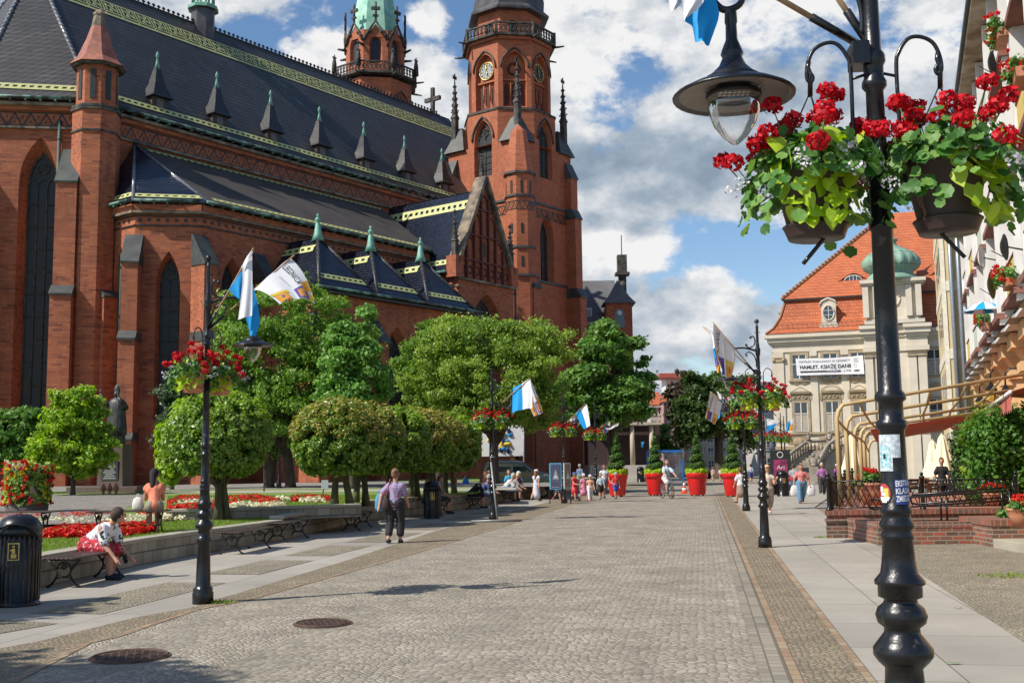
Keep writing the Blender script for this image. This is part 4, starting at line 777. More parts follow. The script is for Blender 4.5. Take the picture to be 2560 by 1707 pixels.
# moss and weeds along the kerb and lamp feet
def manhole(u, v, r, lab):
 p = GP(u, v); b = MB(); b.lathe([(r, 0), (r, .012), (r - .05, .014)], n=32, smooth=False)
 for k in range(9):
  for j in range(9):
   x, y = (k - 4) * r * .19, (j - 4) * r * .19
   if math.hypot(x, y) < r * .8: b.box((x - r * .07, y - r * .035, .014), (x + r * .07, y + r * .035, .022))
 b.tube([((r - .03) * math.cos(a), (r - .03) * math.sin(a), .016) for a in [2 * math.pi * i / 32 for i in range(33)]], .012, 4)
 o = build('manhole_cover', b, pm('rusty_iron', (.14, .085, .06), .7, .3, (.08, .05, .04), 9, .3, 60) if 'rusty_iron' not in bpy.data.materials else bpy.data.materials['rusty_iron'], loc=tuple(p)); o.rotation_euler = (0, 0, .3); tag(o, lab, 'manhole cover', 'manhole covers in the street')
manhole(807, 1559, .33, 'round rusty manhole cover in the setts, the one farther from the viewer'); manhole(325, 1642, .37, 'round rusty manhole cover in the setts nearest the viewer at lower left')
def leafat(u, v, r_, lab, m_):
 p = GP(u, v, .02); b = MB(); b.add([(r_ * math.cos(a) * (1.6 if abs(math.sin(a)) < .5 else 1), r_ * .6 * math.sin(a), .01 * math.cos(3 * a)) for a in [k * math.pi / 4 for k in range(8)]], [tuple(range(8))]); o = build('fallen_leaf', b, m_, loc=tuple(p)); tag(o, lab, 'leaf', 'fallen leaves on the pavement')
GL = pm('green_leaf', (.1, .25, .05), .5); BL_ = pm('brown_leaf', (.16, .09, .04), .7)
leafat(2385, 1655, .045, 'green fallen leaf on the slabs right of the big lamp post', GL); leafat(2395, 1517, .035, 'brown fallen leaf on the slabs behind the big lamp post', BL_)
def weeds(u, v, n, r_, lab, seed):
 g = np.random.default_rng(seed); p = GP(u, v); a = g.uniform(0, 6.28, n); d = np.sqrt(g.uniform(0, 1, n)) * r_; B0 = np.c_[d * np.cos(a), d * np.sin(a) * .5, np.zeros(n)]; t_ = B0 + np.c_[g.normal(0, .03, n), g.normal(0, .03, n), g.uniform(.01, .06, n)]; s_ = np.c_[g.normal(0, .01, (n, 2)), np.zeros(n)]
 V = np.stack([B0 - s_, B0 + s_, t_], 1).reshape(-1, 3); o = raw('weed_tuft', V, np.arange(n * 3).reshape(-1, 3), BLADE); o.location = tuple(p); tag(o, lab, 'weeds', kind='stuff')
weeds(548, 1507, 170, .22, 'green weeds growing beside the near left lamp post base', 3); weeds(2066, 1343, 120, .3, 'weeds growing at the corner of the brick terrace wall', 4); weeds(2545, 1440, 220, .6, 'weeds between the mosaic setts by the terrace steps', 6)
# ================================================================== PLANTS
G1 = [(.022, .055, .008), (.04, .09, .012), (.065, .13, .018), (.10, .17, .028)]
LF_LOC = leafmat('locust_leaf', [(.075, .15, .026), (.13, .24, .035), (.21, .34, .055), (.32, .44, .09)], .45, big=.5, bigscale=.35)
LF_LOCY = leafmat('yellow_locust_leaf', [(.09, .17, .028), (.17, .27, .042), (.28, .39, .065), (.42, .50, .11)], .45, big=.5, bigscale=.35)
LF_MAP = leafmat('maple_leaf', [(.07, .17, .03), (.12, .26, .045), (.19, .36, .07), (.28, .45, .13)], .4, big=.3)
LF_CHE = leafmat('chestnut_leaf', [(.04, .10, .016), (.08, .18, .03), (.15, .28, .05), (.26, .40, .09)], .38, big=.4, bigscale=.5)
LF_DRK = leafmat('dark_leaf', [(.03, .06, .014), (.055, .105, .022), (.10, .165, .035)], .25, big=.3)
LF_BAL = leafmat('clipped_leaf', [(.06, .14, .018), (.12, .23, .028), (.22, .34, .05), (.36, .46, .09)], .42, spec=.5, rough=.35)
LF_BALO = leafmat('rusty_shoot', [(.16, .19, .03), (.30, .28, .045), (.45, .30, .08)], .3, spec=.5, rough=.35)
LF_BRI = leafmat('bright_leaf', [(.10, .20, .015), (.20, .34, .025), (.32, .46, .05), (.40, .52, .08)], .45)
LF_THU = leafmat('thuja_leaf', [(.02, .06, .008), (.05, .12, .015), (.10, .19, .03)], .2)
BARK = pm('bark', (.09, .07, .05), .9, 0, (.045, .035, .025), 5, .8, 18, stretch=(1, 1, .3)); BARKM = pm('mossy_bark', (.12, .11, .055), .9, 0, (.05, .045, .025), 4, .8, 18, stretch=(1, 1, .3))
def leaves(cent, rad, n, size, seed=1, up=.35, shell=.45, droop=0, flat=.35, aspect=1.7, noise=.04):
 """leaf faces spread over a set of clumps. cent (k,3), rad (k,3)"""
 g = np.random.default_rng(seed); cent, rad = np.asarray(cent, float), np.asarray(rad, float)
 w_ = (rad.prod(1)) ** (2 / 3); k = g.choice(len(cent), n, p=w_ / w_.sum()); d = g.normal(size=(n, 3)); d /= np.linalg.norm(d, axis=1)[:, None]
 rr = 1 - shell * g.random(n) ** 1.5; p = cent[k] + d * rad[k] * rr[:, None] + g.normal(0, noise, (n, 3)) * rad[k]
 nrm = d + g.normal(0, flat, (n, 3)) + V3(0, 0, up); nrm /= np.linalg.norm(nrm, axis=1)[:, None]
 t_ = np.cross(nrm, g.normal(size=(n, 3))); t_ /= np.linalg.norm(t_, axis=1)[:, None]; t_[:, 2] -= droop; t_ /= np.linalg.norm(t_, axis=1)[:, None]; b_ = np.cross(nrm, t_)
 s = size * g.uniform(.6, 1.35, n)[:, None]; a = t_ * s * aspect / 2; c_ = b_ * s / 2
 V = np.stack([p - a, p + c_ - a * .1 + nrm * s * .08, p + a, p - c_ - a * .1 + nrm * s * .08], 1).reshape(-1, 3); return V
def crownmesh(name, V, mat, parent): return raw(name, V, np.arange(len(V)).reshape(-1, 4), mat, parent)
def clumps(seed, n, env, rmin, rmax, hollow=.35):
 """env(dir)-> radius function of an outline; clumps pressed towards it"""
 g = np.random.default_rng(seed); C_, R_ = [], []
 for _ in range(n):
  d = g.normal(size=3); d /= np.linalg.norm(d); r_ = g.uniform(rmin, rmax); e_ = np.array(env(d)) * (1 + .16 * math.sin(d[0] * 5 + seed) * math.sin(d[2] * 4 + seed * 2)); f_ = g.uniform(hollow, 1) ** .6; C_.append(d * np.maximum(e_ - r_ * .8, .1) * f_); R_.append((r_, r_, r_ * g.uniform(.6, .9)))
 return np.array(C_), np.array(R_)
def limb(b, p0, p1, r0, r1, seed, n=6, wob=.1):
 g = np.random.default_rng(seed); p0, p1 = np.array(p0, float), np.array(p1, float); L = np.linalg.norm(p1 - p0)
 pts = [p0 + (p1 - p0) * t + (g.normal(0, wob * L * .5, 3) * math.sin(math.pi * t)) for t in np.linspace(0, 1, n)]; b.tube(pts, list(np.linspace(r0, r1, n)), 7)
def tree(loc, label, kind, cz, env, n, size, lm, tr=.18, seed=1, ncl=60, rmin=.5, rmax=.95, name='tree', limbs=9, group=None, droop=0, bark=None, trunks=((0, 0),), z0=0, hollow=.35, up=.35, fork=.45, rz=0, extra=None, base_spread=0):
 t = thing(name, label, kind, loc, rz, group); C_, R_ = clumps(seed, ncl, env, rmin, rmax, hollow); C_ = C_ + V3(0, 0, cz)
 if extra is not None: C_ = np.r_[C_, np.array([e_[0] for e_ in extra])]; R_ = np.r_[R_, np.array([[e_[1]] * 3 for e_ in extra])]
 crownmesh('crown', leaves(C_, R_ * V3(1, 1, .8), n, size, seed, droop=droop, up=up, shell=.95, noise=.28, flat=.6), lm, t); b = MB(); g = np.random.default_rng(seed + 9)
 for k, (x, y) in enumerate(trunks):
  hf = cz * fork; top = V3(x * .3, y * .3, hf); b.tube([(x, y, -.1), (x * 1.02, y, .15), (x * .8, y * .9, hf * .5), tuple(top)], [tr * 1.45, tr * 1.05, tr * .9, tr * .8], 9)
  for i in g.choice(len(C_), min(limbs, len(C_)), replace=False): limb(b, top - V3(0, 0, g.uniform(0, hf * .25)), C_[i], tr * .5, .02, seed * 31 + int(i))
 build('trunk', b, bark or BARK, t); return t
ell = lambda a, b_, c_, zp=1.0: (lambda d: (a, b_, c_ if d[2] > 0 else c_ * zp))
def at_(u, v, z): p = GP(u, v, z); return (p[0], p[1], z)
# round clipped trees
def ball(loc, lab, seed, r=1.28, cz=1.75, rusty=False, trunks=((0, 0),), n=16000, s=.085, lop=1.0):
 g = np.random.default_rng(seed); C_, R_ = [], []
 for _ in range(420):
  d = g.normal(size=3); d /= np.linalg.norm(d);
  if d[2] < -.85: continue
  e_ = V3(r, r, r * (.86 if d[2] < 0 else .92)); q_ = g.uniform(.11, .19); C_.append(d * (e_ - q_ * .9) * g.uniform(.97, 1.02)); R_.append((q_,) * 3)
 t = thing('clipped_tree', lab, 'tree', loc, g.uniform(0, 6), 'round clipped trees on the lawn'); C_ = np.array(C_) + V3(0, 0, cz)
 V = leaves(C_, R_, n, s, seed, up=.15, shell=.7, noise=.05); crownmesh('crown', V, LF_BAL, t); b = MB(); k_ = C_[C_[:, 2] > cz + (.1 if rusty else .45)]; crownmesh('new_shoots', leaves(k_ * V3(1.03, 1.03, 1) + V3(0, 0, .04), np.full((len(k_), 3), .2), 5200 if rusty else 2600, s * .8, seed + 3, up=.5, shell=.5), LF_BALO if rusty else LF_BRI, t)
 for k, (x, y) in enumerate(trunks):
  b.tube([(x * 1.2, y * 1.2, -.1), (x, y, .3), (x * .7, y * .7, .75), (x * .6, y * .6, 1.1)], [.15, .10, .085, .07], 8)
  for i in range(7): a = i * .9 + k; limb(b, (x * .7, y * .7, .75), (.65 * math.cos(a), .65 * math.sin(a), cz + g.uniform(-.4, .3)), .045, .015, seed + i)
 b.ball((0, 0, cz - .05), (r * .72, r * .72, r * .62), 14, 9, mat=1); build('trunk', b, [BARKM, pm('inner_leaf_shade', (.045, .09, .015), .9, 0, (.02, .045, .01), 9, .8, 14) if 'inner_leaf_shade' not in bpy.data.materials else bpy.data.materials['inner_leaf_shade']], t); return t  # added ball in the crown, shade among inner leaves put into its colour
b1 = ball(at_(545, 1301, .45), 'round clipped tree with fresh pale shoots, standing alone behind the near left lamp', 11, 1.28, 1.95, n=38000, s=.068, trunks=((0, 0), (.22, .05)))
g = np.random.default_rng(4); V = leaves([(-1.2, 0, 1.9 + .25 * k) for k in range(-3, 2)] + [(-.9, .2, 2.7)], [(.35, .3, .3)] * 6, 2200, .1, 7, shell=.9); crownmesh('young_shoots', V, LF_BRI, b1).rotation_euler = (0, 0, -b1.rotation_euler[2])
rows = [(844, 1263, 30, 'first of the row of round clipped trees, nearest the viewer', True), (905, 1256, 32.5, 'second round clipped tree, overlapping behind the first', True), (982, 1248, 34.8, 'third round clipped tree, bright green, behind the walking woman', False), (1036, 1244, 37, 'fourth round clipped tree of the row', True), (1080, 1240, 38.6, 'fifth round clipped tree of the row', True), (1119, 1235, 40.3, 'farthest round clipped tree of the row, nearest the tall centre lamp', False)]
for i, (u, v, Y, lab, ru) in enumerate(rows):
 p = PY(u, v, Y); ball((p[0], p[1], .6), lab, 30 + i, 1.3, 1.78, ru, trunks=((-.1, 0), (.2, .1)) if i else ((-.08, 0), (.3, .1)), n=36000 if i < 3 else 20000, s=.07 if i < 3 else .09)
# big park trees
p = at_(700, 1219, .6); tree(p, 'tall feathery green tree with two dark trunks in front of the brick aisle', 'tree', 5.7, ell(4.7, 3.5, 5.5, .8), 76000, .11, LF_LOC, .26, 41, 300, .25, .72, droop=.7, trunks=((.5, 0), (-.6, .3)), limbs=16, name='locust_tree')
p = PY(880, 1215, 50); tree((p[0], p[1], .6), 'slim bright green maple tree between the two feathery trees', 'tree', 4.7, lambda d: (1.9 - .5 * max(d[2], 0), 1.7, 4.0 if d[2] > 0 else 2.9), 34000, .13, LF_MAP, .13, 43, 150, .2, .48, name='maple_tree', limbs=12)
p = PY(1235, 1185, 58); tree((p[0], p[1], .6), 'broad yellowish feathery tree in front of the transept', 'tree', 5.6, ell(4.9, 3.5, 3.9, .95), 82000, .11, LF_LOCY, .28, 45, 330, .25, .72, droop=.7, limbs=18, name='locust_tree')
p = PY(1095, 1195, 61); tree((p[0], p[1], .6), 'dull green feathery tree standing left of the yellowish one', 'tree', 5.9, ell(2.6, 2.6, 3.4, 1.0), 42000, .115, LF_LOC, .24, 46, 150, .25, .65, droop=.7, limbs=12, name='locust_tree')
p = PY(1530, 1170, 72); tree((p[0], p[1], 0), 'dense dark chestnut tree right of the brick clock tower', 'tree', 6.6, lambda d: (3.75 - 1.5 * max(d[2], 0), 3.3, 5.2 if d[2] > 0 else 3.4), 60000, .17, LF_CHE, .3, 47, 230, .3, .68, name='chestnut_tree', limbs=10, up=.7)
p = PY(430, 1200, 53); tree((p[0], p[1], .6), 'dull bluish green shrub tree beside the brick buttress', 'tree', 3.2, lambda d: (.95, .95, 3.1 if d[2] > 0 else 2.2), 11000, .13, leafmat('yew_leaf', [(.04, .075, .03), (.07, .12, .05), (.12, .17, .08)], .2), .1, 48, 45, .3, .55, name='yew_tree', limbs=5)
p = PY(182, 1232, 45); tree((p[0], p[1], .6), 'bright lime green young maple left of the bronze statue', 'tree', 2.2, lambda d: (2.0 - .9 * max(d[2], 0), 1.6, 2.7 if d[2] > 0 else 1.75), 24000, .11, LF_BRI, .1, 49, 150, .18, .42, name='maple_tree', limbs=14)
p = PY(40, 1232, 49); tree((p[0], p[1], .6), 'very dark leafy tree at the far left edge behind the lime green maple', 'tree', 2.3, ell(2.1, 1.5, 1.9, .9), 18000, .13, LF_CHE, .12, 50, 90, .25, .5, name='dark_tree', limbs=6)
p = PY(1800, 1194, 92); tree((p[0], p[1], 0), 'large dark tree beyond the red planters in front of the pale houses', 'tree', 6.2, lambda d: (3.9, 3.4, 3.6 if d[2] > 0 else 3.3), 40000, .2, LF_DRK, .42, 51, 160, .35, .9, name='dark_tree', limbs=12, extra=[(V3(-2.6, 0, 4.0), 1.1), (V3(2.4, 0, 3.2), 1.0)], fork=.6)
p = PY(1712, 1192, 100); tree((p[0], p[1], 0), 'brownish thin tree left of the large dark tree', 'tree', 6.0, ell(1.9, 2, 3.6, 1.0), 6500, .26, leafmat('brown_leafage', [(.035, .028, .015), (.06, .045, .025), (.08, .07, .035)], .2), .2, 52, 40, .4, .8, name='brown_tree', limbs=10)
p = PY(1668, 1185, 110); tree((p[0], p[1], 0), 'small dome shaped street tree in front of the pink houses', 'tree', 3.7, ell(1.9, 1.8, 1.9, .9), 8000, .22, LF_CHE, .12, 53, 35, .5, .8, name='street_tree', limbs=6)
for i, (u, Y, lab) in enumerate(((660, 47, 'thin young sapling with few leaves right of the lone clipped tree'), )):
 p = PY(u, 1220, Y); tree((p[0], p[1], .6), lab, 'sapling', 2.1, ell(.4, .4, .7), 700, .1, LF_BAL, .03, 60 + i, 10, .12, .25, name='sapling', limbs=6)
# trees left of the frame that throw the dappled shade on the near pavement
for i, (x, y) in enumerate(((-10.9, 6.3), (-13.4, 10.4))):
 tree((x, y, .4), ('leafy shade tree just outside the left edge, nearer the viewer', 'leafy shade tree just outside the left edge, farther one')[i], 'tree', 5.6, ell(2.4, 2.4, 2.0), 9000, .2, LF_MAP, .2, 70 + i, 38, .4, .9, name='shade_tree', limbs=8)
# ---- flower beds
RED = leafmat('red_begonia', [(.42, .01, .008), (.62, .02, .012), (.72, .05, .025)], .25); CRM = leafmat('cream_begonia', [(.55, .50, .30), (.72, .68, .48), (.78, .75, .60)], .25)
REDG = leafmat('scarlet_geranium', [(.30, .0, .008), (.55, .002, .012), (.74, .01, .02)], .22, rough=.6); WHF = leafmat('white_petal', [(.62, .58, .62), (.78, .76, .78)], .3); LIMEL = leafmat('lime_leaf', [(.30, .46, .02), (.44, .60, .04), (.56, .68, .08)], .4, rough=.35); GERL = leafmat('geranium_leaf', [(.03, .10, .018), (.06, .17, .03), (.12, .26, .05), (.22, .36, .08)], .3, rough=.5); YEL = leafmat('yellow_flower', [(.6, .5, .02), (.75, .62, .05)], .3)
def inpoly(pl, n, g):
 pl = np.array(pl, float); lo, hi = pl.min(0), pl.max(0); P_ = g.uniform(lo, hi, (n * 4, 2)); ins = np.zeros(len(P_), bool); j = len(pl) - 1
 for i in range(len(pl)): ins ^= ((pl[i, 1] > P_[:, 1]) != (pl[j, 1] > P_[:, 1])) & (P_[:, 0] < (pl[j, 0] - pl[i, 0]) * (P_[:, 1] - pl[i, 1]) / (pl[j, 1] - pl[i, 1] + 1e-12) + pl[i, 0]); j = i
 return P_[ins][:n]
def bedpart(t, name, polys, z, mat, dens, seed, h=.2, s=.06):
 g = np.random.default_rng(seed); C_ = []
 for pl in polys:
  w_ = [GP(u, v, z)[:2] for u, v in pl]; a = np.array(w_); area = .5 * abs(np.dot(a[:, 0], np.roll(a[:, 1], 1)) - np.dot(a[:, 1], np.roll(a[:, 0], 1))); q_ = inpoly(w_, max(6, int(area * dens)), g); C_.append(np.c_[q_, np.full(len(q_), z)])
 C_ = np.concatenate(C_); C_[:, 2] += h * g.uniform(.3, 1, len(C_)); C_ = C_ - np.array(t.location); V = leaves(C_, np.full((len(C_), 3), .055), len(C_) * 7, s, seed, shell=.9); return crownmesh(name, V, mat, t)
def bed(lab, z, parts, loc):
 t = thing('flower_bed', lab, 'flower bed', GP(*loc, z), group='flower beds on the lawn')
 for i, (nm, polys, m_, h) in enumerate(parts): bedpart(t, nm, polys, z, m_, 150, 80 + i, h)
 bedpart(t, 'bedding_leaves', [q for p_ in parts for q in p_[1]], z - .02, GERL, 60, 99, .12, .07)
bed('long red and white begonia bed along the front of the lower lawn', .46, [
 ('red_flowers', [[(105, 1340), (160, 1326), (250, 1321), (385, 1316), (388, 1332), (300, 1342), (190, 1345), (105, 1347)], [(-60, 1302), (110, 1296), (110, 1306), (-60, 1312)], [(140, 1296), (240, 1290), (330, 1296), (250, 1303), (160, 1306)], [(340, 1294), (470, 1287), (470, 1292), (345, 1302)]], RED, .12),
 ('cream_flowers', [[(-60, 1314), (110, 1306), (150, 1314), (60, 1328), (-60, 1334)], [(60, 1310), (240, 1302), (330, 1303), (250, 1312), (130, 1318)], [(330, 1303), (490, 1291), (495, 1298), (350, 1309)], [(150, 1318), (260, 1312), (390, 1308), (388, 1315), (250, 1320), (160, 1325)]], CRM, .12)], (240, 1320))
bed('large curved red and cream begonia bed on the upper lawn', .61, [
 ('red_flowers', [[(418, 1262), (450, 1246), (510, 1246), (470, 1262), (430, 1270)], [(420, 1272), (520, 1266), (560, 1272), (490, 1282), (422, 1281)], [(530, 1262), (560, 1248), (640, 1244), (700, 1258), (690, 1268), (620, 1262), (560, 1272)]], RED, .11),
 ('cream_flowers', [[(450, 1262), (530, 1254), (545, 1264), (430, 1271)], [(560, 1274), (620, 1262), (660, 1272), (600, 1280)], [(655, 1268), (700, 1262), (712, 1268), (680, 1274)], [(690, 1250), (720, 1250), (725, 1254), (695, 1255)]], CRM, .11)], (560, 1265))
bed('small oval red and cream begonia bed far right on the upper lawn', .61, [
 ('red_flowers', [[(724, 1250), (760, 1243), (820, 1246), (822, 1253), (770, 1252), (730, 1254)]], RED, .1), ('cream_flowers', [[(750, 1254), (800, 1250), (815, 1256), (760, 1258)]], CRM, .1)], (775, 1252))
# flower tower
p = PY(66, 1306, 29); t = thing('flower_tower', 'tall cylindrical tower planter covered in red and yellow flowers at the left edge', 'flower planter', (p[0], p[1], .5), 0, None, .9); b = MB(); b.lathe([(.55, -.05), (.6, .35), (.52, .36), (.5, 1.45), (.4, 1.5)], n=18); build('planter_core', b, pm('planter_core', (.09, .08, .07), .8), t)
g = np.random.default_rng(8)
def cyl(n, r_, z0, z1): a = g.uniform(0, 6.28, n); return np.c_[r_ * np.cos(a), r_ * np.sin(a), g.uniform(z0, z1, n)]
crownmesh('foliage', leaves(cyl(260, .56, .4, 1.5), np.full((260, 3), .1), 3800, .08, 3), leafmat('petunia_leaf', [(.12, .22, .04), (.25, .36, .06), (.42, .5, .12)], .3), t)
def heads(C_, r_, k, s, seed, m_, nm, t_): V = leaves(C_, np.full((len(C_), 3), r_), len(C_) * k, s, seed, up=.1, shell=1, flat=.8, aspect=1.1); return crownmesh(nm, V, m_, t_)
heads(cyl(110, .66, .35, 1.6), .075, 14, .07, 4, RED, 'red_flowers', t); heads(cyl(44, .64, .4, 1.65), .08, 12, .06, 5, YEL, 'yellow_flowers', t); heads(cyl(24, .6, 1.3, 1.65), .06, 10, .05, 6, CRM, 'cream_flowers', t)
# ================================================================== STREET LAMPS, BASKETS, FLAGS
def lamp_proto(loc, rz, lab, brk_axis=0.0, group='black cast iron street lamps'):
 t = thing('street_lamp', lab, 'street lamp', loc, rz, group); b = MB()
 prof = [(.135, 0), (.135, .14), (.12, .16), (.128, .19), (.11, .21), (.095, .24), (.088, .5), (.08, .78), (.103, .80), (.107, .83), (.085, .86), (.078, .88), (.074, .94), (.10, .965), (.118, .99), (.118, 1.02), (.095, 1.05), (.072, 1.08), (.070, 1.10), (.095, 1.12), (.103, 1.15), (.092, 1.18), (.068, 1.20), (.065, 1.215), (.088, 1.225), (.088, 1.27), (.1, 1.275), (.1, 1.29), (.075, 1.32), (.068, 1.36), (.060, 1.455), (.066, 1.46), (.066, 1.475), (.058, 1.49), (.068, 1.505), (.07, 1.52), (.057, 1.54), (.057, 1.56), (.064, 1.565), (.064, 1.58), (.056, 1.59), (.051, 1.9), (.063, 1.92), (.063, 1.94), (.05, 1.95), (.05, 2.02), (.063, 2.03), (.063, 2.05), (.048, 2.07), (.043, 2.75), (.051, 2.755), (.051, 2.775), (.042, 2.785), (.037, 3.36), (.052, 3.38), (.052, 3.4), (.042, 3.42), (.042, 3.47), (.052, 3.49), (.05, 3.52), (.037, 3.54), (.034, 3.84), (.044, 3.86), (.05, 3.93), (.055, 3.96), (.05, 4.0), (.036, 4.04), (.038, 4.08), (.03, 4.1), (.026, 4.42), (.032, 4.44), (.026, 4.46), (.018, 4.5)]
 b.lathe(prof, n=20); b.ball((0, 0, 4.555), .047, 12, 8); b.tube([(-.06, 0, 4.33), (.06, 0, 4.33)], .008, 5); build('post', b, BLACK, t)
 b = MB(); b.tube([(.03, 0, 3.95), (.15, 0, 3.99), (.3, 0, 4.02), (.45, 0, 4.01), (.58, 0, 3.97), (.665, 0, 3.90), (.68, 0, 3.82), (.63, 0, 3.76), (.56, 0, 3.78), (.535, 0, 3.85)], [.024, .02, .018, .018, .018, .018, .017, .017, .015, .013], 8, sm=5); b.ball((.54, 0, 3.87), .026, 8, 6)
 b.tube([(.13, 0, 4.235), (.085, 0, 4.25), (.055, 0, 4.2), (.05, 0, 4.12), (.09, 0, 4.05), (.17, 0, 4.02), (.22, 0, 4.05)], [.013, .013, .013, .014, .014, .013, .012], 8, sm=5); b.ball((.135, 0, 4.23), .028, 8, 6); b.ball((.225, 0, 4.075), .028, 8, 6)
 b.tube([(.04, 0, 3.62), (.04, 0, 3.74), (.08, 0, 3.86), (.17, 0, 3.93), (.24, 0, 3.90), (.23, 0, 3.86)], .012, 8, sm=5); b.ball((.225, 0, 3.86), .02, 8, 5); build('bracket_arm', b, BLACK, t)
 b = MB(); b.lathe([(.026, .38), (.028, .33), (.024, .32), (.026, .25), (.046, .2), (.05, .185), (.042, .17), (.06, .13), (.1, .09), (.125, .075), (.125, .06), (.14, .055), (.2, .035), (.258, .004), (.266, -.004), (.262, -.012), (.2, .012), (.12, .03), (.01, .035)], (.60, 0, 3.37), 32, cap=False); ln = build('lantern_hood', b, BLACK, t)
 b = MB(); b.lathe([(.258, -.008), (.2, .008), (.12, .024)], (.60, 0, 3.37), 32, cap=False); build('hood_underside', b, pm('pale_inner_paint', (.26, .235, .21), .5) if 'pale_inner_paint' not in bpy.data.materials else bpy.data.materials['pale_inner_paint'], ln)
 b = MB(); b.lathe([(.112, .0), (.116, -.02), (.112, -.07), (.09, -.135), (.05, -.19), (.012, -.222), (.002, -.224)], (.60, 0, 3.37), 24, cap=False); build('lantern_glass', b, GLASS, ln)
 b = MB(); b.lathe([(.115, .012), (.122, .0), (.115, -.012)], (.60, 0, 3.37), 24, cap=False); b.box((.53, -.035, 3.385), (.67, .035, 3.40)); build('lantern_collar', b, BLACK, ln)
 b = MB(); [b.box((.53 + .02 * k, y - .008, 3.375), (.545 + .02 * k, y + .008, 3.384)) for k in range(7) for y in (-.02, .02)]; build('led_strip', b, pm('led_lens', (.6, .6, .55), .2) if 'led_lens' not in bpy.data.materials else bpy.data.materials['led_lens'], ln)
 ca2, sa2 = math.cos(brk_axis), math.sin(brk_axis)
 for s_ in (-1, 1):
  b = MB(); q_ = lambda d, z: (s_ * d * ca2, s_ * d * sa2, z); b.tube([q_(.33, 2.62), q_(.20, 2.78), q_(.115, 2.95), q_(.10, 3.1), q_(.095, 3.45), q_(.11, 3.53), q_(.15, 3.585), q_(.2, 3.59), q_(.25, 3.56), q_(.275, 3.50), q_(.28, 3.44), q_(.265, 3.42), q_(.255, 3.44), q_(.265, 3.46)], .009, 8, sm=5)
  b.tube([q_(.03, 3.44), q_(.1, 3.42)], .007, 5); build('basket_hook', b, BLACK, t)
 b = MB(); b.rbox((.06, .0, 3.52), .035, .06, .05, (1, 0, 0)); build('flag_socket', b, BLACK, t); return t
def petals(C_, rad, k, s, seed, up=.0):
 g = np.random.default_rng(seed); C_ = np.repeat(np.asarray(C_, float), k, 0); n = len(C_); d = g.normal(size=(n, 3)); d[:, 2] = d[:, 2] * .8 + .25; d /= np.linalg.norm(d, axis=1)[:, None]; p = C_ + d * rad * g.uniform(.75, 1.05, n)[:, None] * V3(1, 1, .8)
 nn = d + g.normal(0, .45, (n, 3)); nn /= np.linalg.norm(nn, axis=1)[:, None]; t_ = np.cross(nn, g.normal(size=(n, 3))); t_ /= np.linalg.norm(t_, axis=1)[:, None]; b_ = np.cross(nn, t_); s_ = s * g.uniform(.7, 1.2, n)[:, None]
 V = np.stack([p - t_ * s_ * .5, p - b_ * s_ * .4 + nn * s_ * .15, p + b_ * 0 + t_ * s_ * .5 + nn * s_ * .2, p + b_ * s_ * .4 + nn * s_ * .05], 1).reshape(-1, 3); return V
def discs(p, nn, r_, seed, lob=7, amp=.09, K=18, heart=False, cup=.18):
 g = np.random.default_rng(seed); n = len(p); nn = nn / np.linalg.norm(nn, axis=1)[:, None]; t_ = np.cross(nn, g.normal(size=(n, 3))) if not heart else np.cross(np.cross(nn, V3(0, 0, -1) + g.normal(0, .35, (n, 3))), nn); t_ /= np.linalg.norm(t_, axis=1)[:, None]; b_ = np.cross(nn, t_); V = [p + nn * 0]
 for k in range(K):
  a = 2 * math.pi * k / K
  if heart: rr = {0: 1.75, 1: 1.05, 2: .95, 3: 1.05, 4: .95, 5: .35}[min(k, K - k)] if K == 10 else 1
  else: rr = 1 + amp * math.cos(lob * a)
  w_ = (g.normal(0, .10, n) + cup * (1 if not heart else -abs(math.sin(a)) * 1.3))[:, None]; V.append(p + (t_ * math.cos(a) * rr + b_ * math.sin(a) * rr + nn * w_) * r_[:, None])
 V = np.stack(V, 1).reshape(-1, 3); base = np.arange(n) * (K + 1); Fc = np.concatenate([np.stack([base, base + 1 + k, base + 1 + (k + 1) % K], 1) for k in range(K)]); return V, Fc
TERRA = pm('terracotta', (.52, .22, .12), .75, 0, (.42, .17, .09), 5, .1); BROWNP = pm('brown_plastic_pot', (.045, .026, .022), .42, 0, (.035, .02, .018), 5); REDPOT = None
WIRE = pm('copper_cord', (.25, .09, .06), .6)
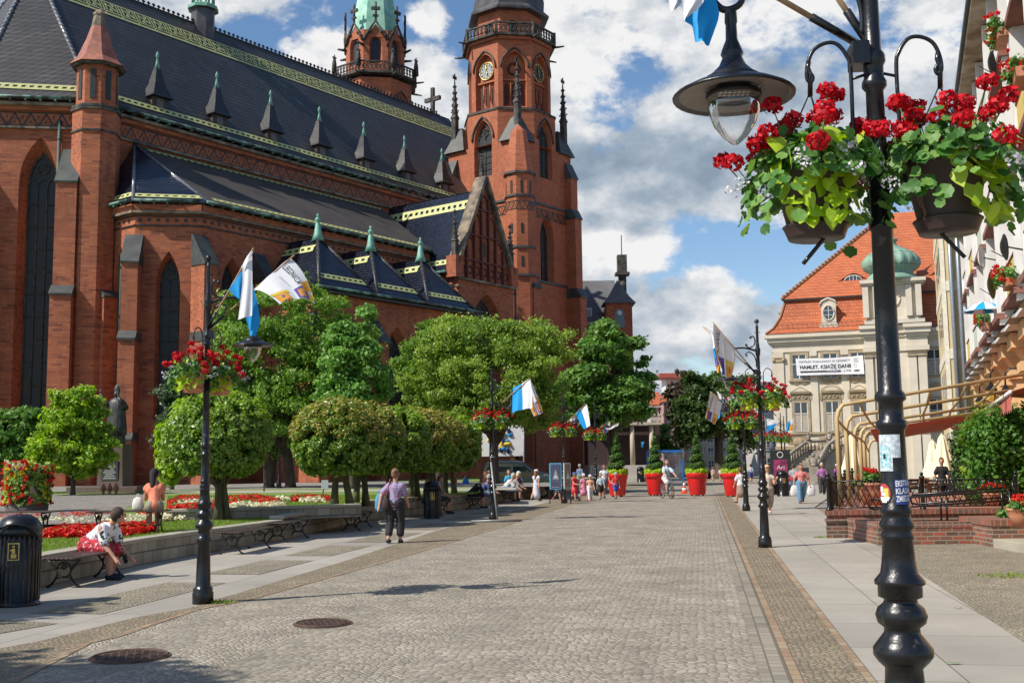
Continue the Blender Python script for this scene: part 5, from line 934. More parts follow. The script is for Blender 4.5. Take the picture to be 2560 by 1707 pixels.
def basket_proto(loc, lab, pot, wire, seed, small=False, limepos=-1.2):
 g = np.random.default_rng(seed); t = thing('hanging_basket', lab, 'hanging basket', loc, 0, 'geranium baskets hung on the street lamps')
 b = MB(); b.lathe([(.115, .0), (.12, .02), (.165, .24), (.178, .245), (.178, .275), (.165, .275), (.155, .25)], n=24, cap=False); b.lathe([(.01, .012), (.115, .012)], n=24, cap=False); po = build('pot', b, pot, t)
 b = MB(); b.lathe([(.135, .03), (.142, .025), (.135, .015), (.12, -.022), (.118, -.03), (.0, -.03)], n=24, cap=False); build('saucer', b, pot, po)
 b = MB(); [b.tube([(.17 * math.cos(a), .17 * math.sin(a), .26), (.0, 0, .62), (0, 0, .66)], .0035, 4) for a in (.5, 2.6, 4.7)]; b.tube([(0, 0, .6), (.006, 0, .7), (-.006, 0, .73), (.0, 0, .76)], .011, 6); build('hanger', b, wire, t)
 n = 440; a = g.uniform(0, 6.28, n); r_ = .32 * np.sqrt(g.uniform(.1, 1, n)); z = .41 - .22 * (r_ / .34) ** 2 + g.normal(0, .04, n) - (r_ > .25) * (np.abs(np.cos(a)) > .6) * g.uniform(0, .2, n); P_ = np.c_[r_ * np.cos(a), r_ * np.sin(a), z]; nn = np.c_[np.cos(a) * r_ * 3, np.sin(a) * r_ * 3, .55 + 0 * a] + g.normal(0, .3, (n, 3)); V, Fc = discs(P_, nn, g.uniform(.02, .036, n), seed); raw('geranium_leaves', V, Fc, GERL, t, smooth=True)
 m_ = 64; a = limepos + g.normal(0, .5, m_); z = .38 - g.uniform(0, 1, m_) * .36; r_ = g.uniform(.19, .235, m_) + (z > .25) * g.uniform(-.02, .05, m_); P_ = np.c_[r_ * np.cos(a), r_ * np.sin(a), z]; nn = np.c_[np.cos(a), np.sin(a), .6 + 0 * a] + g.normal(0, .55, (m_, 3)); V, Fc = discs(P_, nn, g.uniform(.024, .046, m_), seed + 1, heart=True, K=10); raw('lime_leaves', V, Fc, LIMEL, t, smooth=True)
 k = 28; a = np.linspace(0, 6.28, k, endpoint=False) + g.normal(0, .25, k); r_ = g.uniform(.08, .41, k); z = .54 - 1.6 * r_ ** 2 + g.normal(0, .06, k); Hc = np.c_[r_ * np.cos(a), r_ * np.sin(a), z]; raw('red_geranium_heads', *(lambda V: (V, np.arange(len(V)).reshape(-1, 4)))(petals(Hc, .042, 90, .028, seed)), REDG, t)
 k = 24; a = g.uniform(0, 6.28, k); r_ = g.uniform(.2, .38, k); Wc = np.c_[r_ * np.cos(a), r_ * np.sin(a), .46 - 2.0 * r_ ** 2 + g.normal(0, .03, k)]; raw('white_flowers', *(lambda V: (V, np.arange(len(V)).reshape(-1, 4)))(petals(Wc, .035, 22, .018, seed + 5)), WHF, t)
 b = MB(); [b.tube([(h[0] * .45, h[1] * .45, .28), (h[0] * .8, h[1] * .8, h[2] - .1), tuple(h)], .003, 4) for h in Hc]; build('flower_stems', b, GERL, t); return t
# lamp positions: lamp, bearing of arm
armL = lambda: -AZ; lamps = {}
def basket_spots(loc, rz, brk): return [(loc[0] + s_ * .27 * math.cos(rz + brk), loc[1] + s_ * .27 * math.sin(rz + brk), loc[2] + 2.755) for s_ in (-1, 1)]
LA = PY(2233, 1139, 4.52); LA = (LA[0], LA[1], 0)
la = lamp_proto(LA, math.pi - R(5), 'big black foreground lamp post with stickers on it, closest to the viewer', R(-4)); lamps['A'] = (la, R(-4))
dd = {'B': (GP(1913, 1368), math.pi - AZ, 'black lamp post on the right pavement, second from the viewer', R(12)), 'C': (GP(1866, 1277), math.pi - AZ, 'black lamp post on the right pavement, third from the viewer', R(8))}
dl = {'L1': (GP(507, 1508), R(4), 'black lamp post at near left beside the seated man', R(62)), 'L2': (GP(1233, 1301), R(4), 'black lamp post at centre left with an advertising prop leaning on it', R(4)), 'L3': (GP(1411, 1257), R(4), 'black lamp post behind the blue framed notice board', R(0)), 'L4': (GP(1491, 1238), R(4), 'farthest black lamp post on the left, before the first red planter', R(-10))}
far = {'D': (PY(1915, 1196, 66), math.pi - AZ, 'distant black lamp post right behind the second right lamp', R(5)), 'E': (PY(1957, 1196, 70), math.pi - AZ, 'distant black lamp post above the dark poster stand', R(5)), 'F2': (PY(1965, 1196, 75), math.pi, 'farthest distant black lamp post beside the pale mansion stairs', R(5))}
for d_ in (dd, dl, far):
 for k, (p, rz, lab, br) in d_.items():
  p = (p[0], p[1], 0)
  if k in ('B', 'L1', 'C'): o = lamp_proto(p, rz, lab, br)
  else: o = dup(lamps['C'][0], p, rz, lab)
  lamps[k] = (o, br if k in ('B', 'L1', 'C') else R(8))
bA = basket_proto((0, 0, 0), '', BROWNP, BLACK, 21, limepos=-1.9); bB = basket_proto((0, 0, 0), '', TERRA, WIRE, 22, limepos=-1.7)
bC = basket_proto((0, 0, 0), '', BROWNP, BLACK, 27, limepos=-1.15)
bas = {'A': 'in a brown pot', 'B': 'in a terracotta pot', 'C': 'in a brown pot', 'L1': 'in a terracotta pot', 'L2': 'in a dark pot', 'L3': 'in a dark pot', 'L4': 'in a dark pot', 'D': 'in a dark pot', 'E': 'in a dark pot', 'F2': 'in a dark pot'}
where = {'A': 'the big foreground lamp post', 'B': 'the second lamp post on the right', 'C': 'the third lamp post on the right', 'L1': 'the near left lamp post', 'L2': 'the centre left lamp post', 'L3': 'the lamp post behind the notice board', 'L4': 'the farthest left lamp post', 'D': 'the distant lamp just behind the second right one', 'E': 'the distant lamp above the poster stand', 'F2': 'the farthest distant lamp beside the mansion'}
used = set()
for k, (o, br) in lamps.items():
 for i, sp_ in enumerate(basket_spots(o.location, o.rotation_euler[2], br)):
  src = {'A': (bA, bC)[i], 'B': bB, 'L1': bB}.get(k, bA); sides = sorted(basket_spots(o.location, o.rotation_euler[2], br), key=lambda q_: q_[0] / q_[1]); lr = 'left' if sides[0] == sp_ else 'right'
  if k == 'A': src = bA if lr == 'left' else bC
  lab = f'{lr} geranium basket of the pair on {where[k]}'
  rz = {'A': (0.25, 1.0)}.get(k, (random.Random(hash(k) % 7 + i).uniform(-.5, .5), 1))[0] if k == 'A' else (.4 * i - .2)
  if src.name not in used: used.add(src.name); src.location = sp_; src['label'] = lab; src.rotation_euler = (0, 0, rz)
  else: dup(src, sp_, rz, lab)
# ---- flags
def textmesh(s, bold=0.0, shear=0.0):
 c_ = bpy.data.curves.new('txt', 'FONT'); c_.body = s; c_.size = 1; c_.offset = bold; c_.shear = shear; c_.resolution_u = 3; o = bpy.data.objects.new('txt', c_); C.objects.link(o); dg = bpy.context.evaluated_depsgraph_get(); me = bpy.data.meshes.new_from_object(o.evaluated_get(dg))
 V = np.array([v.co[:] for v in me.vertices]); Fc = [tuple(p.vertices) for p in me.polygons]; bpy.data.objects.remove(o); bpy.data.curves.remove(c_); bpy.data.meshes.remove(me)
 lo, hi = V.min(0), V.max(0); V[:, 0] = (V[:, 0] - lo[0]) / (hi[0] - lo[0]); V[:, 1] = (V[:, 1] - lo[1]) / (hi[1] - lo[1]); return V, Fc, (hi[0] - lo[0]) / (hi[1] - lo[1])
_tm = {}
def tm(s, bold=0.0):
 if (s, bold) not in _tm: _tm[(s, bold)] = textmesh(s, bold)
 return _tm[(s, bold)]
def surf(rows, rip=.03, fr=2.2, ph=0.0):
 G_ = np.array(rows, float)      # rows (v) x cols (u) x 3 world points
 nv, nu = G_.shape[:2]
 def lag(t, n):
  if n == 2: return [1 - t, t]
  if n == 3: return [2 * (t - .5) * (t - 1), -4 * t * (t - 1), 2 * t * (t - .5)]
  i = min(int(t * (n - 1)), n - 2); w_ = [0] * n; f_ = t * (n - 1) - i; w_[i] = 1 - f_; w_[i + 1] = f_; return w_
 c = G_[0, 0]; n_ = np.cross(G_[0, -1] - G_[0, 0], G_[-1, 0] - G_[0, 0]); n_ /= np.linalg.norm(n_)
 def S(u, v, off=0.0):
  wu, wv = lag(u, nu), lag(v, nv); p = sum(wv[j] * wu[i] * G_[j, i] for j in range(nv) for i in range(nu)); return p + n_ * (rip * (.25 + .75 * v) * math.sin(2 * math.pi * fr * u + ph + 1.3 * v) + off)
 return S
def patch(mb, S, u0, u1, v0, v1, mat, off=0.0, n=12):
 g_ = [[S(u0 + (u1 - u0) * i / n, v0 + (v1 - v0) * j / n, off) for i in range(n + 1)] for j in range(n + 1)]; vs = [p for r_ in g_ for p in r_]
 mb.add(vs, [(j * (n + 1) + i, j * (n + 1) + i + 1, (j + 1) * (n + 1) + i + 1, (j + 1) * (n + 1) + i) for j in range(n) for i in range(n)], mat, True)
FM = [WHITE, BLUE, DARKTXT, ORANGE, PURPLE, YELLOWP, GREYP]
def zz(u0, v0, s): return lambda x, y: (u0 + x / s, v0 + y / s)
def flag(lab, pole, cloth, Y, z, kind='stripe', origin=None, Yt=None, rip=.025, mirror=False, patches=None, fr=2.2, pr=.012):
 """pole: two image bearings at their own distances; cloth: grid of bearings"""
 t = thing('flag', lab, 'flag', origin if origin is not None else PY(*z(*pole[0]), Y), group='flags on the lamp posts'); o0 = np.array(t.location); Yt = Yt or Y
 b = MB(); P_ = [PY(*z(*pole[0]), Y) - o0, PY(*z(*pole[-1]), Yt) - o0]; b.tube([P_[0], (P_[0] + P_[1]) / 2, P_[1]], pr, 7); build('flag_pole', b, WOODPOLE, t)
 d_ = (P_[1] - P_[0]) / np.linalg.norm(P_[1] - P_[0]); b = MB(); b.tube([P_[0] - d_ * .03, P_[0] + d_ * .22], .018, 8); build('pole_socket', b, BLACK, t)
 m_ = MB()
 def pts(rows, yy): return [[PY(*z(x, y), q_) - o0 for (x, y), q_ in zip(r_, yy_)] for r_, yy_ in zip(rows, yy)]
 if kind == 'stripe':   # u runs along the pole: lower half blue, upper white
  rows = cloth; yy = [[Y + (Yt - Y) * (.4 + .6 * i / (len(r_) - 1)) - .04 * j for i in range(len(r_))] for j, r_ in enumerate(rows)]; S = surf(pts(rows, yy), rip, fr); patch(m_, S, 0, .5, 0, 1, 1); patch(m_, S, .5, 1, 0, 1, 0)
 elif kind == 'town':
  rows = cloth; yy = [[Y + (Yt - Y) * (.4 + .6 * i / (len(r_) - 1)) - .03 * j for i in range(len(r_))] for j, r_ in enumerate(rows)]; S = surf(pts(rows, yy), rip, fr); patch(m_, S, 0, 1, 0, 1, 0, n=18)
  sg = 1 if (np.cross(S(1, 0) - S(0, 0), S(0, 1) - S(0, 0)) @ (V3(0, 0, EYE) - o0)) > 0 else -1; nn = np.cross(S(1, 0) - S(0, 0), S(0, 1) - S(0, 0)); base = np.cross(np.array(S(0, 0)) * 0 + (S(1, 0) - S(0, 0)), S(0, 1) - S(0, 0)); sgn = (1 if base @ (-(o0 - V3(0, 0, EYE))) > 0 else -1) * .006
  for q_, mt in (((.02, .42, .62, .72), 5), ((.05, .36, .74, .99), 3), ((.14, .24, .80, .9), 4), ((.55, .86, .66, .98), 4), ((.62, .8, .72, .94), 3), ((.8, .99, .58, .8), 3), ((.86, .99, .84, .99), 5)): patch(m_, S, q_[0], q_[1], q_[2], q_[3], mt, sgn, 5)
  V, Fc, ar = tm('LEGNICA', .0);
  for x0, x1, y0, y1, mt, txt in ((.06, .60, .70, .84, 2, 'LEGNICA'), (.14, .52, .50, .56, 6, 'z nią zawsze po drodze')):
   V, Fc, ar = tm(txt, .0); m_.add([S(y0 + (y1 - y0) * q_[1], x0 + (x1 - x0) * q_[0], sgn * 1.5) for q_ in V], Fc, mt)
 if patches:
  for rows, mt, dy in patches: S = surf(pts(rows, [[Y + dy - .01 * j] * len(r_) for j, r_ in enumerate(rows)]), rip * .6, 1.2); patch(m_, S, 0, 1, 0, 1, mt, n=14)
 build('flag_cloth', m_, FM, t); return t
zA_, z5 = zz(1600, 0, 2.24), zz(500, 600, 4.9)
flag('blue and white flag draped beside the white flag on the near left lamp', [(105, 1055), (655, 100)], None, 14.3, z5, 'none', Yt=14.0, patches=[
 ([[(350, 600), (535, 345)], [(410, 670), (530, 480)], [(480, 722), (500, 700)]], 1, -.24), ([[(520, 340), (637, 130)], [(520, 500), (640, 480)], [(490, 760), (638, 740)], [(462, 975), (634, 925)]], 0, -.28), ([[(560, 480), (645, 540)], [(560, 800), (700, 750)], [(560, 960), (735, 990)], [(590, 1060), (700, 1120)], [(610, 1160), (675, 1180)]], 1, -.2), ([[(500, 335), (560, 230), (640, 110)], [(520, 350), (580, 260), (650, 120)]], 0, -.3)])
flag('white town flag with orange and purple blocks spread open on the near left lamp', [(140, 1060), (1155, 185)], [[(660, 612), (885, 400), (1105, 215)], [(800, 645), (1075, 560), (1285, 440)], [(975, 775), (1200, 712), (1408, 775)]], 14.35, z5, 'town', Yt=14.75)
z6 = zz(1400, 550, 3.36)
flag('white town flag hanging from the second right lamp post', [(1625, 1265), (1284, 857)], [[(1468, 1085), (1380, 970), (1288, 868)], [(1466, 1180), (1375, 1110), (1292, 1060)], [(1432, 1312), (1385, 1318), (1345, 1240)]], 21.9, z6, 'town', Yt=21.5, rip=.04)
flag('narrow folded flag hanging behind the white town flag on the second right lamp', [(1620, 1260), (1200, 897)], None, 21.95, z6, 'none', Yt=22.3, pr=.012, patches=[([[(1200, 893), (1215, 903)], [(1268, 965), (1292, 955)], [(1285, 1080), (1310, 1070)]], 0, .25), ([[(1283, 1070), (1300, 1070)], [(1300, 1170), (1322, 1160)]], 1, .26), ([[(1300, 1150), (1335, 1150)], [(1308, 1230), (1345, 1225)]], 4, .25), ([[(1308, 1215), (1352, 1210)], [(1320, 1280), (1340, 1290)]], 3, .24)])
flag('blue and white flag tip hanging beside the big foreground lantern', [(1185, 228), (225, -330)], None, 4.62, zA_, 'none', Yt=4.35, pr=.013, patches=[([[(120, -330), (260, -380)], [(140, -100), (250, -60)], [(165, 30), (240, 10)], [(178, 58), (200, 48)]], 0, -.14), ([[(200, -330), (360, -330)], [(235, 0), (362, 0)], [(242, 50), (330, 45)], [(250, 105), (268, 92)]], 0, -.17), ([[(260, -300), (430, -330)], [(260, 60), (425, -20)], [(252, 118), (446, 70)], [(295, 140), (440, 110)], [(312, 228), (388, 252)]], 1, -.12)])
flag('second wooden flag pole reaching out of the picture above the foreground lamp', [(1310, 290), (1000, -170)], [[(1040, -150), (1000, -200)], [(900, -300), (850, -400)]], 4.62, zA_, 'town', Yt=4.5, pr=.013)
z7 = zz(700, 550, 2.851)
flag('blue and white flag flying from the centre left lamp post', [(1540, 1335), (1782, 1128)], [[(1660, 1198), (1722, 1165), (1782, 1125)], [(1655, 1280), (1728, 1275), (1795, 1250)], [(1650, 1372), (1728, 1350), (1792, 1340)]], 32.8, z7, Yt=32.4)
flag('white town flag half hidden behind the blue and white flag at centre left', [(1545, 1338), (1790, 1140)], [[(1760, 1230), (1780, 1180), (1792, 1150)], [(1765, 1290), (1800, 1270), (1830, 1240)], [(1812, 1397), (1845, 1385), (1877, 1368)]], 33.0, z7, 'town', Yt=33.2)
z8 = zz(1150, 1000, 4.704)
flag('blue and white flag on the lamp post behind the notice board', [(1215, 300), (1475, 42)], [[(1358, 160), (1420, 110), (1490, 45)], [(1400, 250), (1460, 220), (1515, 180)], [(1450, 340), (1490, 325), (1528, 300)]], 45.4, z8, Yt=45.0)
flag('small white and orange flag left of the lamp post lantern behind the notice board', [(1215, 305), (1372, 165)], [[(1285, 232), (1325, 200), (1362, 172)], [(1290, 260), (1330, 240), (1368, 225)], [(1300, 290), (1335, 282), (1370, 262)]], 45.6, z8, 'town', Yt=45.9)
flag('white flag wing blowing to the right on the farthest left lamp', [(1600, 330), (1870, 268)], [[(1745, 330), (1872, 266)], [(1742, 355), (1858, 300)]], 55.0, z8, 'none', Yt=54.8, patches=[([[(1745, 330), (1872, 266)], [(1742, 356), (1855, 303)]], 0, 0)])
flag('blue and white flag crumpled on the farthest left lamp', [(1600, 335), (1768, 255)], None, 55.1, z8, 'none', Yt=55, patches=[([[(1690, 325), (1768, 252)], [(1735, 350), (1760, 330)]], 0, 0), ([[(1668, 338), (1745, 345)], [(1682, 370), (1722, 386)]], 1, 0)])
z9 = zz(1550, 900, 3.92)
flag('white town flag hanging from the third right lamp post', [(1190, 560), (882, 306)], [[(1005, 425), (945, 370), (885, 312)], [(975, 520), (915, 480), (860, 440)], [(925, 632), (885, 600), (832, 565)]], 36.8, z9, 'town', Yt=36.4)
flag('blue and white flag behind the white one on the third right lamp', [(1190, 555), (945, 305)], None, 37, z9, 'none', Yt=37.4, patches=[([[(945, 303), (960, 308)], [(975, 380), (1035, 385)]], 0, .3), ([[(985, 370), (1035, 375)], [(1010, 420), (1045, 420)]], 1, .3), ([[(965, 480), (1005, 440)], [(960, 580), (990, 545)]], 1, .3)])
for i, (pl, rows, Y_, lab) in enumerate(((([(1430, 700), (1270, 530)]), [([[(1265, 530), (1300, 545)], [(1275, 600), (1315, 640)], [(1270, 650), (1310, 655)]], 1, 0), ([[(1285, 535), (1350, 590)], [(1310, 600), (1350, 620)]], 0, 0), ([[(1315, 560), (1352, 590)], [(1330, 600), (1355, 612)]], 3, -.05)], 66, 'blue and white flag on the distant lamp just behind the second right one'),
  ([(1580, 660), (1435, 570)], [([[(1435, 570), (1560, 600)], [(1440, 640), (1530, 640)]], 0, 0), ([[(1440, 640), (1545, 625)], [(1435, 700), (1480, 700)], [(1440, 735), (1470, 752)]], 1, -.05)], 70, 'blue and white flag on the distant lamp above the poster stand'),
  ([(1615, 720), (1718, 565)], [([[(1655, 600), (1715, 566)], [(1650, 690), (1690, 690)]], 0, 0), ([[(1632, 620), (1668, 590)], [(1628, 700), (1655, 690)]], 1, -.05), ([[(1660, 650), (1700, 620)], [(1660, 695), (1690, 680)]], 3, -.08)], 75, 'white and blue flag on the farthest distant lamp beside the mansion'))):
 flag(lab, pl, None, Y_, z9, 'none', patches=rows)
p_ = PY(1605, 1110, 80);
flag('tiny blue pennant on the dark facade left of the blue mist frame', [(200, 850), (240, 800)], None, 80, z9, 'none', patches=[([[(205, 800), (240, 800)], [(212, 850), (220, 865)]], 1, 0)])
# stickers on the foreground post
def sticker(zc_, h, ang, wid, rr, mats, paint, lab, name='sticker'):
 pass
lx, ly = LA[0], LA[1]
def wrap(mb, a0, a1, z0, z1, r0, mt, n=8):
 for i in range(n):
  x0, x1 = a0 + (a1 - a0) * i / n, a0 + (a1 - a0) * (i + 1) / n; mb.quads([[(r0 * math.cos(x0), r0 * math.sin(x0), z0), (r0 * math.cos(x1), r0 * math.sin(x1), z0), (r0 * math.cos(x1), r0 * math.sin(x1), z1), (r0 * math.cos(x0), r0 * math.sin(x0), z1)]], mt)
va = math.atan2(-ly, -lx)     # side of the post that faces the street
S_W = pm('worn_sticker', (.62, .66, .68), .5, 0, (.35, .42, .45), 60, .1, lo=.4, hi=.6); S_B = pm('blue_sticker', (.03, .06, .25), .45); S_T = pm('teal_ink', (.05, .38, .45), .5, 0, (.6, .65, .66), 90); S_R = pm('red_ink', (.55, .05, .06), .5); S_K = pm('black_ink', (.02, .02, .02), .5); S_Y = pm('yellow_ink', (.7, .6, .1), .5)
SM = [S_W, S_B, S_T, S_R, S_K, S_Y, WHITE]
def stick(lab, paint):
 t = thing('sticker', lab, 'sticker', LA); m_ = MB(); paint(m_); o = build('sticker_face', m_, SM, t); return t
def s1(m_): wrap(m_, va - 1.25, va + .55, 1.79, 1.885, .0557, 0); wrap(m_, va - 1.25, va - .05, 1.735, 1.79, .0562, 0); wrap(m_, va - 1.1, va - .2, 1.75, 1.84, .0568, 2); wrap(m_, va - .75, va - .55, 1.785, 1.805, .0573, 4)
stick('large worn whitish sticker with a teal splash, topmost on the foreground lamp post', s1)
def s2(m_):
 for k in range(12): f0, f1 = -1 + k / 6, -1 + (k + 1) / 6; w_ = math.sqrt(1 - ((f0 + f1) / 2) ** 2) * .62; wrap(m_, va - .85 - w_, va - .85 + w_, 1.645 + f0 * .045, 1.645 + f1 * .045, .0585, 4)
 for k in range(10): f0, f1 = -1 + k / 5, -1 + (k + 1) / 5; w_ = math.sqrt(1 - ((f0 + f1) / 2) ** 2) * .54; wrap(m_, va - .85 - w_, va - .85 + w_, 1.645 + f0 * .038, 1.645 + f1 * .038, .059, 6 if k < 3 else 3)
 wrap(m_, va - .85, va - .45, 1.63, 1.665, .0595, 5); wrap(m_, va - 1.2, va - .9, 1.65, 1.672, .0595, 6); wrap(m_, va - 1.1, va - .7, 1.635, 1.648, .0597, 6)
stick('round red and white sticker with black rim, lower left on the foreground lamp post', s2)
def s3(m_):
 wrap(m_, va + .0, va + 1.2, 1.60, 1.70, .0585, 1)
 for i, s_ in enumerate(('EKSTRA', 'KLASA', 'ZMIEDZ')):
  V, Fc, ar = tm(s_, .02); m_.add([((.0592) * math.cos(va + .06 + 1.08 * q_[0]), .0592 * math.sin(va + .06 + 1.08 * q_[0]), 1.672 - i * .031 + q_[1] * .024 + .004 * q_[0]) for q_ in V], Fc, 6)
stick('blue sticker with white hand lettering on the foreground lamp post', s3)
# ================================================================== BENCHES, BINS, PLANTERS
SLAT = pm('dark_bench_slat', (.075, .042, .032), .5, 0, (.045, .028, .024), 5, .15, 30, stretch=(.3, 3, 1), coat=.2)
def bench_proto(loc, rz, lab, L=1.9):
 t = thing('park_bench', lab, 'bench', loc, rz, 'backless benches along the pavement'); b = MB()
 for k in range(7): b.box((-L / 2, -.24 + k * .071, .43), (L / 2, -.185 + k * .071, .455))
 build('seat', b, SLAT, t, bevel=.006)
 for s_ in (-1, 1):
  b = MB(); x = s_ * (L / 2 - .22); q_ = lambda y, z: (x, y, z); b.tube([q_(-.25, .415), q_(.25, .415)], .018, 6); b.tube([q_(.11 * math.cos(a), .265 + .11 * math.sin(a)) for a in [2 * math.pi * k / 16 for k in range(17)]], .014, 6); b.tube([q_(.03 * math.cos(a), .31 + .035 * math.sin(a)) for a in [2 * math.pi * k / 10 for k in range(11)]], .013, 5)
  for e_ in (-1, 1):
   b.tube([q_(e_ * .25, .41), q_(e_ * .2, .36), q_(e_ * .12, .27), q_(e_ * .1, .2), q_(e_ * .13, .13), q_(e_ * .19, .05), q_(e_ * .26, .012)], [.018, .018, .018, .016, .017, .018, .02], 6); b.tube([q_(e_ * .26, .012), q_(e_ * .21, .012)], .016, 5)
  b.tube([q_(-.12, .14), q_(0, .165), q_(.12, .14)], .013, 5); build('iron_leg', b, IRON, t)
 return t
def bin_proto(loc, rz, lab):
 t = thing('litter_bin', lab, 'litter bin', loc, rz, 'black litter bins'); b = MB(); b.lathe([(.29, 0), (.29, .03), (.27, .04), (.27, .5), (.275, .93)], n=28);
 for k in range(28): a = k * 6.283 / 28; b.rbox((.272 * math.cos(a), .272 * math.sin(a), .49), .006, .012, .42, (math.cos(a), math.sin(a), 0))
 build('body', b, BLACK, t); b = MB(); b.lathe([(.285, .9), (.285, .96), (.27, 1.03), (.22, 1.12), (.12, 1.17), (.01, 1.18)], n=28); b.tube([(.275 * math.cos(a) * 1, -.275 * math.cos(.0) * abs(math.sin(a)) * .0 - .2 - .09 * abs(math.sin(a)), .86 + .2 * math.sin(a)) for a in [math.pi * k / 10 for k in range(11)]], .02, 5); build('dome', b, BLACK, t)
 b = MB(); b.ball((0, -.235, 1.0), (.12, .045, .055), 16, 6); build('opening', b, pm('bin_hole', (.003, .003, .003), .9) if 'bin_hole' not in bpy.data.materials else bpy.data.materials['bin_hole'], t)
 b = MB(); b.box((-.07, -.289, .6), (.07, -.276, .82)); e_ = build('gold_emblem', b, GOLD, t)
 b = MB(); b.box((-.058, -.2915, .612), (.058, -.289, .808)); b.cur = 1; b.ball((.0, -.2925, .775), (.018, .002, .018), 8, 4); b.box((-.02, -.2935, .69), (.02, -.2915, .75)); b.box((-.045, -.2935, .72), (-.02, -.2915, .735)); b.box((-.03, -.2935, .63), (.035, -.2915, .68)); build('emblem_figure', b, [S_K, GOLD], e_); return t
WDIR = lambda a, b_: math.atan2((GP(*b_) - GP(*a))[1], (GP(*b_) - GP(*a))[0])
nb = []
def bench(u, v, rz, lab, L=None, z=0):
 p = GP(u, v, z)
 if not nb: o = bench_proto(p, rz, lab); nb.append(o)
 else: o = dup(nb[0], p, rz, lab)
 return o
bz = WDIR((96, 1469), (495, 1386))
bench(218, 1455, bz + .04, 'dark slatted bench under the seated man in red shorts')
bench(615, 1378, bz - .02, 'empty dark bench just right of the near left lamp post'); bench(720, 1350, bz, 'empty dark bench touching the end of the bench beside the near lamp')
bench(893, 1322, bz + .05, 'empty dark bench left of the walking woman'); bench(1095, 1288, bz + .05, 'dark bench half hidden behind the farther black bin')
for u, v, lab in ((1185, 1272, 'dark bench under the seated man in black'), (1268, 1254, 'dark bench under the grey haired man in the pale shirt'), (1375, 1240, 'dark bench behind the girl in the white dress')): bench(u, v, bz + .1, lab)
bench(322, 1333, R(4), 'dark bench behind the flowers with the woman in a coral top', z=.45).scale = (.82, 1, 1); bench(20, 1335, R(3), 'dark bench at the left edge before the flower tower', z=.45)
bench(1960, 1236, R(-10), 'dark bench near the poster stand with the child in red')
bn = bin_proto(GP(42, 1512), R(12), 'black domed litter bin in the lower left corner'); dup(bn, GP(1081, 1296), R(5), 'black domed litter bin beside the walking woman'); dup(bn, GP(1602, 1205), R(0), 'small distant litter bin left of the blue mist frame'); dup(bn, GP(1958, 1240), R(0), 'distant dark litter bin under the poster stand')
# red planters with spiral thuja
RP = pm('red_planter_plastic', (.62, .012, .012), .38, 0, (.56, .01, .01), 2, coat=.2)
def planter(loc, lab):
 t = thing('red_planter', lab, 'planter', loc, 0, 'big red planters with spiral trees'); b = MB(); b.lathe([(.36, .06), (.37, .08), (.47, .82), (.475, .84), (.5, .845), (.525, 1.08), (.515, 1.1), (.46, 1.09), (.45, 1.0)], n=32, cap=False); b.lathe([(.01, .07), (.36, .07)], n=24, cap=False); b.lathe([(.01, 1.03), (.47, 1.03)], n=24, cap=False); build('pot', b, RP, t)
 for a in (.5, 2.1, 3.6, 5.2): b = MB(); b.lathe([(.045, 0), (.045, .07)], (.26 * math.cos(a), .26 * math.sin(a), 0), 8); build('foot', b, BLACK, t)
 s = thing('spiral_tree', '', 'topiary', loc, 0, 'clipped spiral trees in the red planters'); C_, R_ = [], []
 for k in range(150):
  f_ = k / 149; z = 1.2 + 1.75 * f_; rr = (.40 - .34 * f_); a = f_ * 4.3 * 2 * math.pi; C_.append((rr * .55 * math.cos(a), rr * .55 * math.sin(a), z)); R_.append((rr * .7, rr * .7, .16))
 crownmesh('crown', leaves(C_, R_, 14000, .05, 15, up=.3, shell=.6, noise=.12), LF_THU, s); b = MB(); b.tube([(0, 0, 1.0), (0, 0, 2.7)], [.04, .015], 6); b.tube([(.3 * (1 - k / 30) * .5 * math.cos(k / 30 * 27), .15 * (1 - k / 30) * math.sin(k / 30 * 27), 1.1 + k / 30 * 1.7) for k in range(31)], .05, 5); build('trunk', b, BARK, s)
 g = np.random.default_rng(5); a = g.uniform(0, 6.28, 150); C_ = np.c_[.46 * np.cos(a), .46 * np.sin(a), g.uniform(1.08, 1.25, 150)]; u_ = crownmesh('lime_underplanting', leaves(C_, np.full((150, 3), .07), 2200, .07, 4), LIMEL, t); heads(C_[:16] + V3(0, 0, .08), .04, 8, .045, 6, RED, 'red_flowers', t); return t, s
locs = [(1544, 1241), (1640, 1239), (1744, 1239), (1834, 1241)]; nm_ = ['first red planter from the left, beside the boy in the red vest', 'red planter behind the cyclist', 'red planter in the centre beside the traffic cone', 'red planter behind the far right lamp post']
T0, S0 = planter(GP(*locs[0]), nm_[0] + '')
S0['label'] = 'clipped spiral conifer in the first red planter from the left'
for l_, n_ in zip(locs[1:], nm_[1:]): dup(T0, GP(*l_), .7, n_); dup(S0, GP(*l_), .9, 'spiral conifer in the ' + n_)
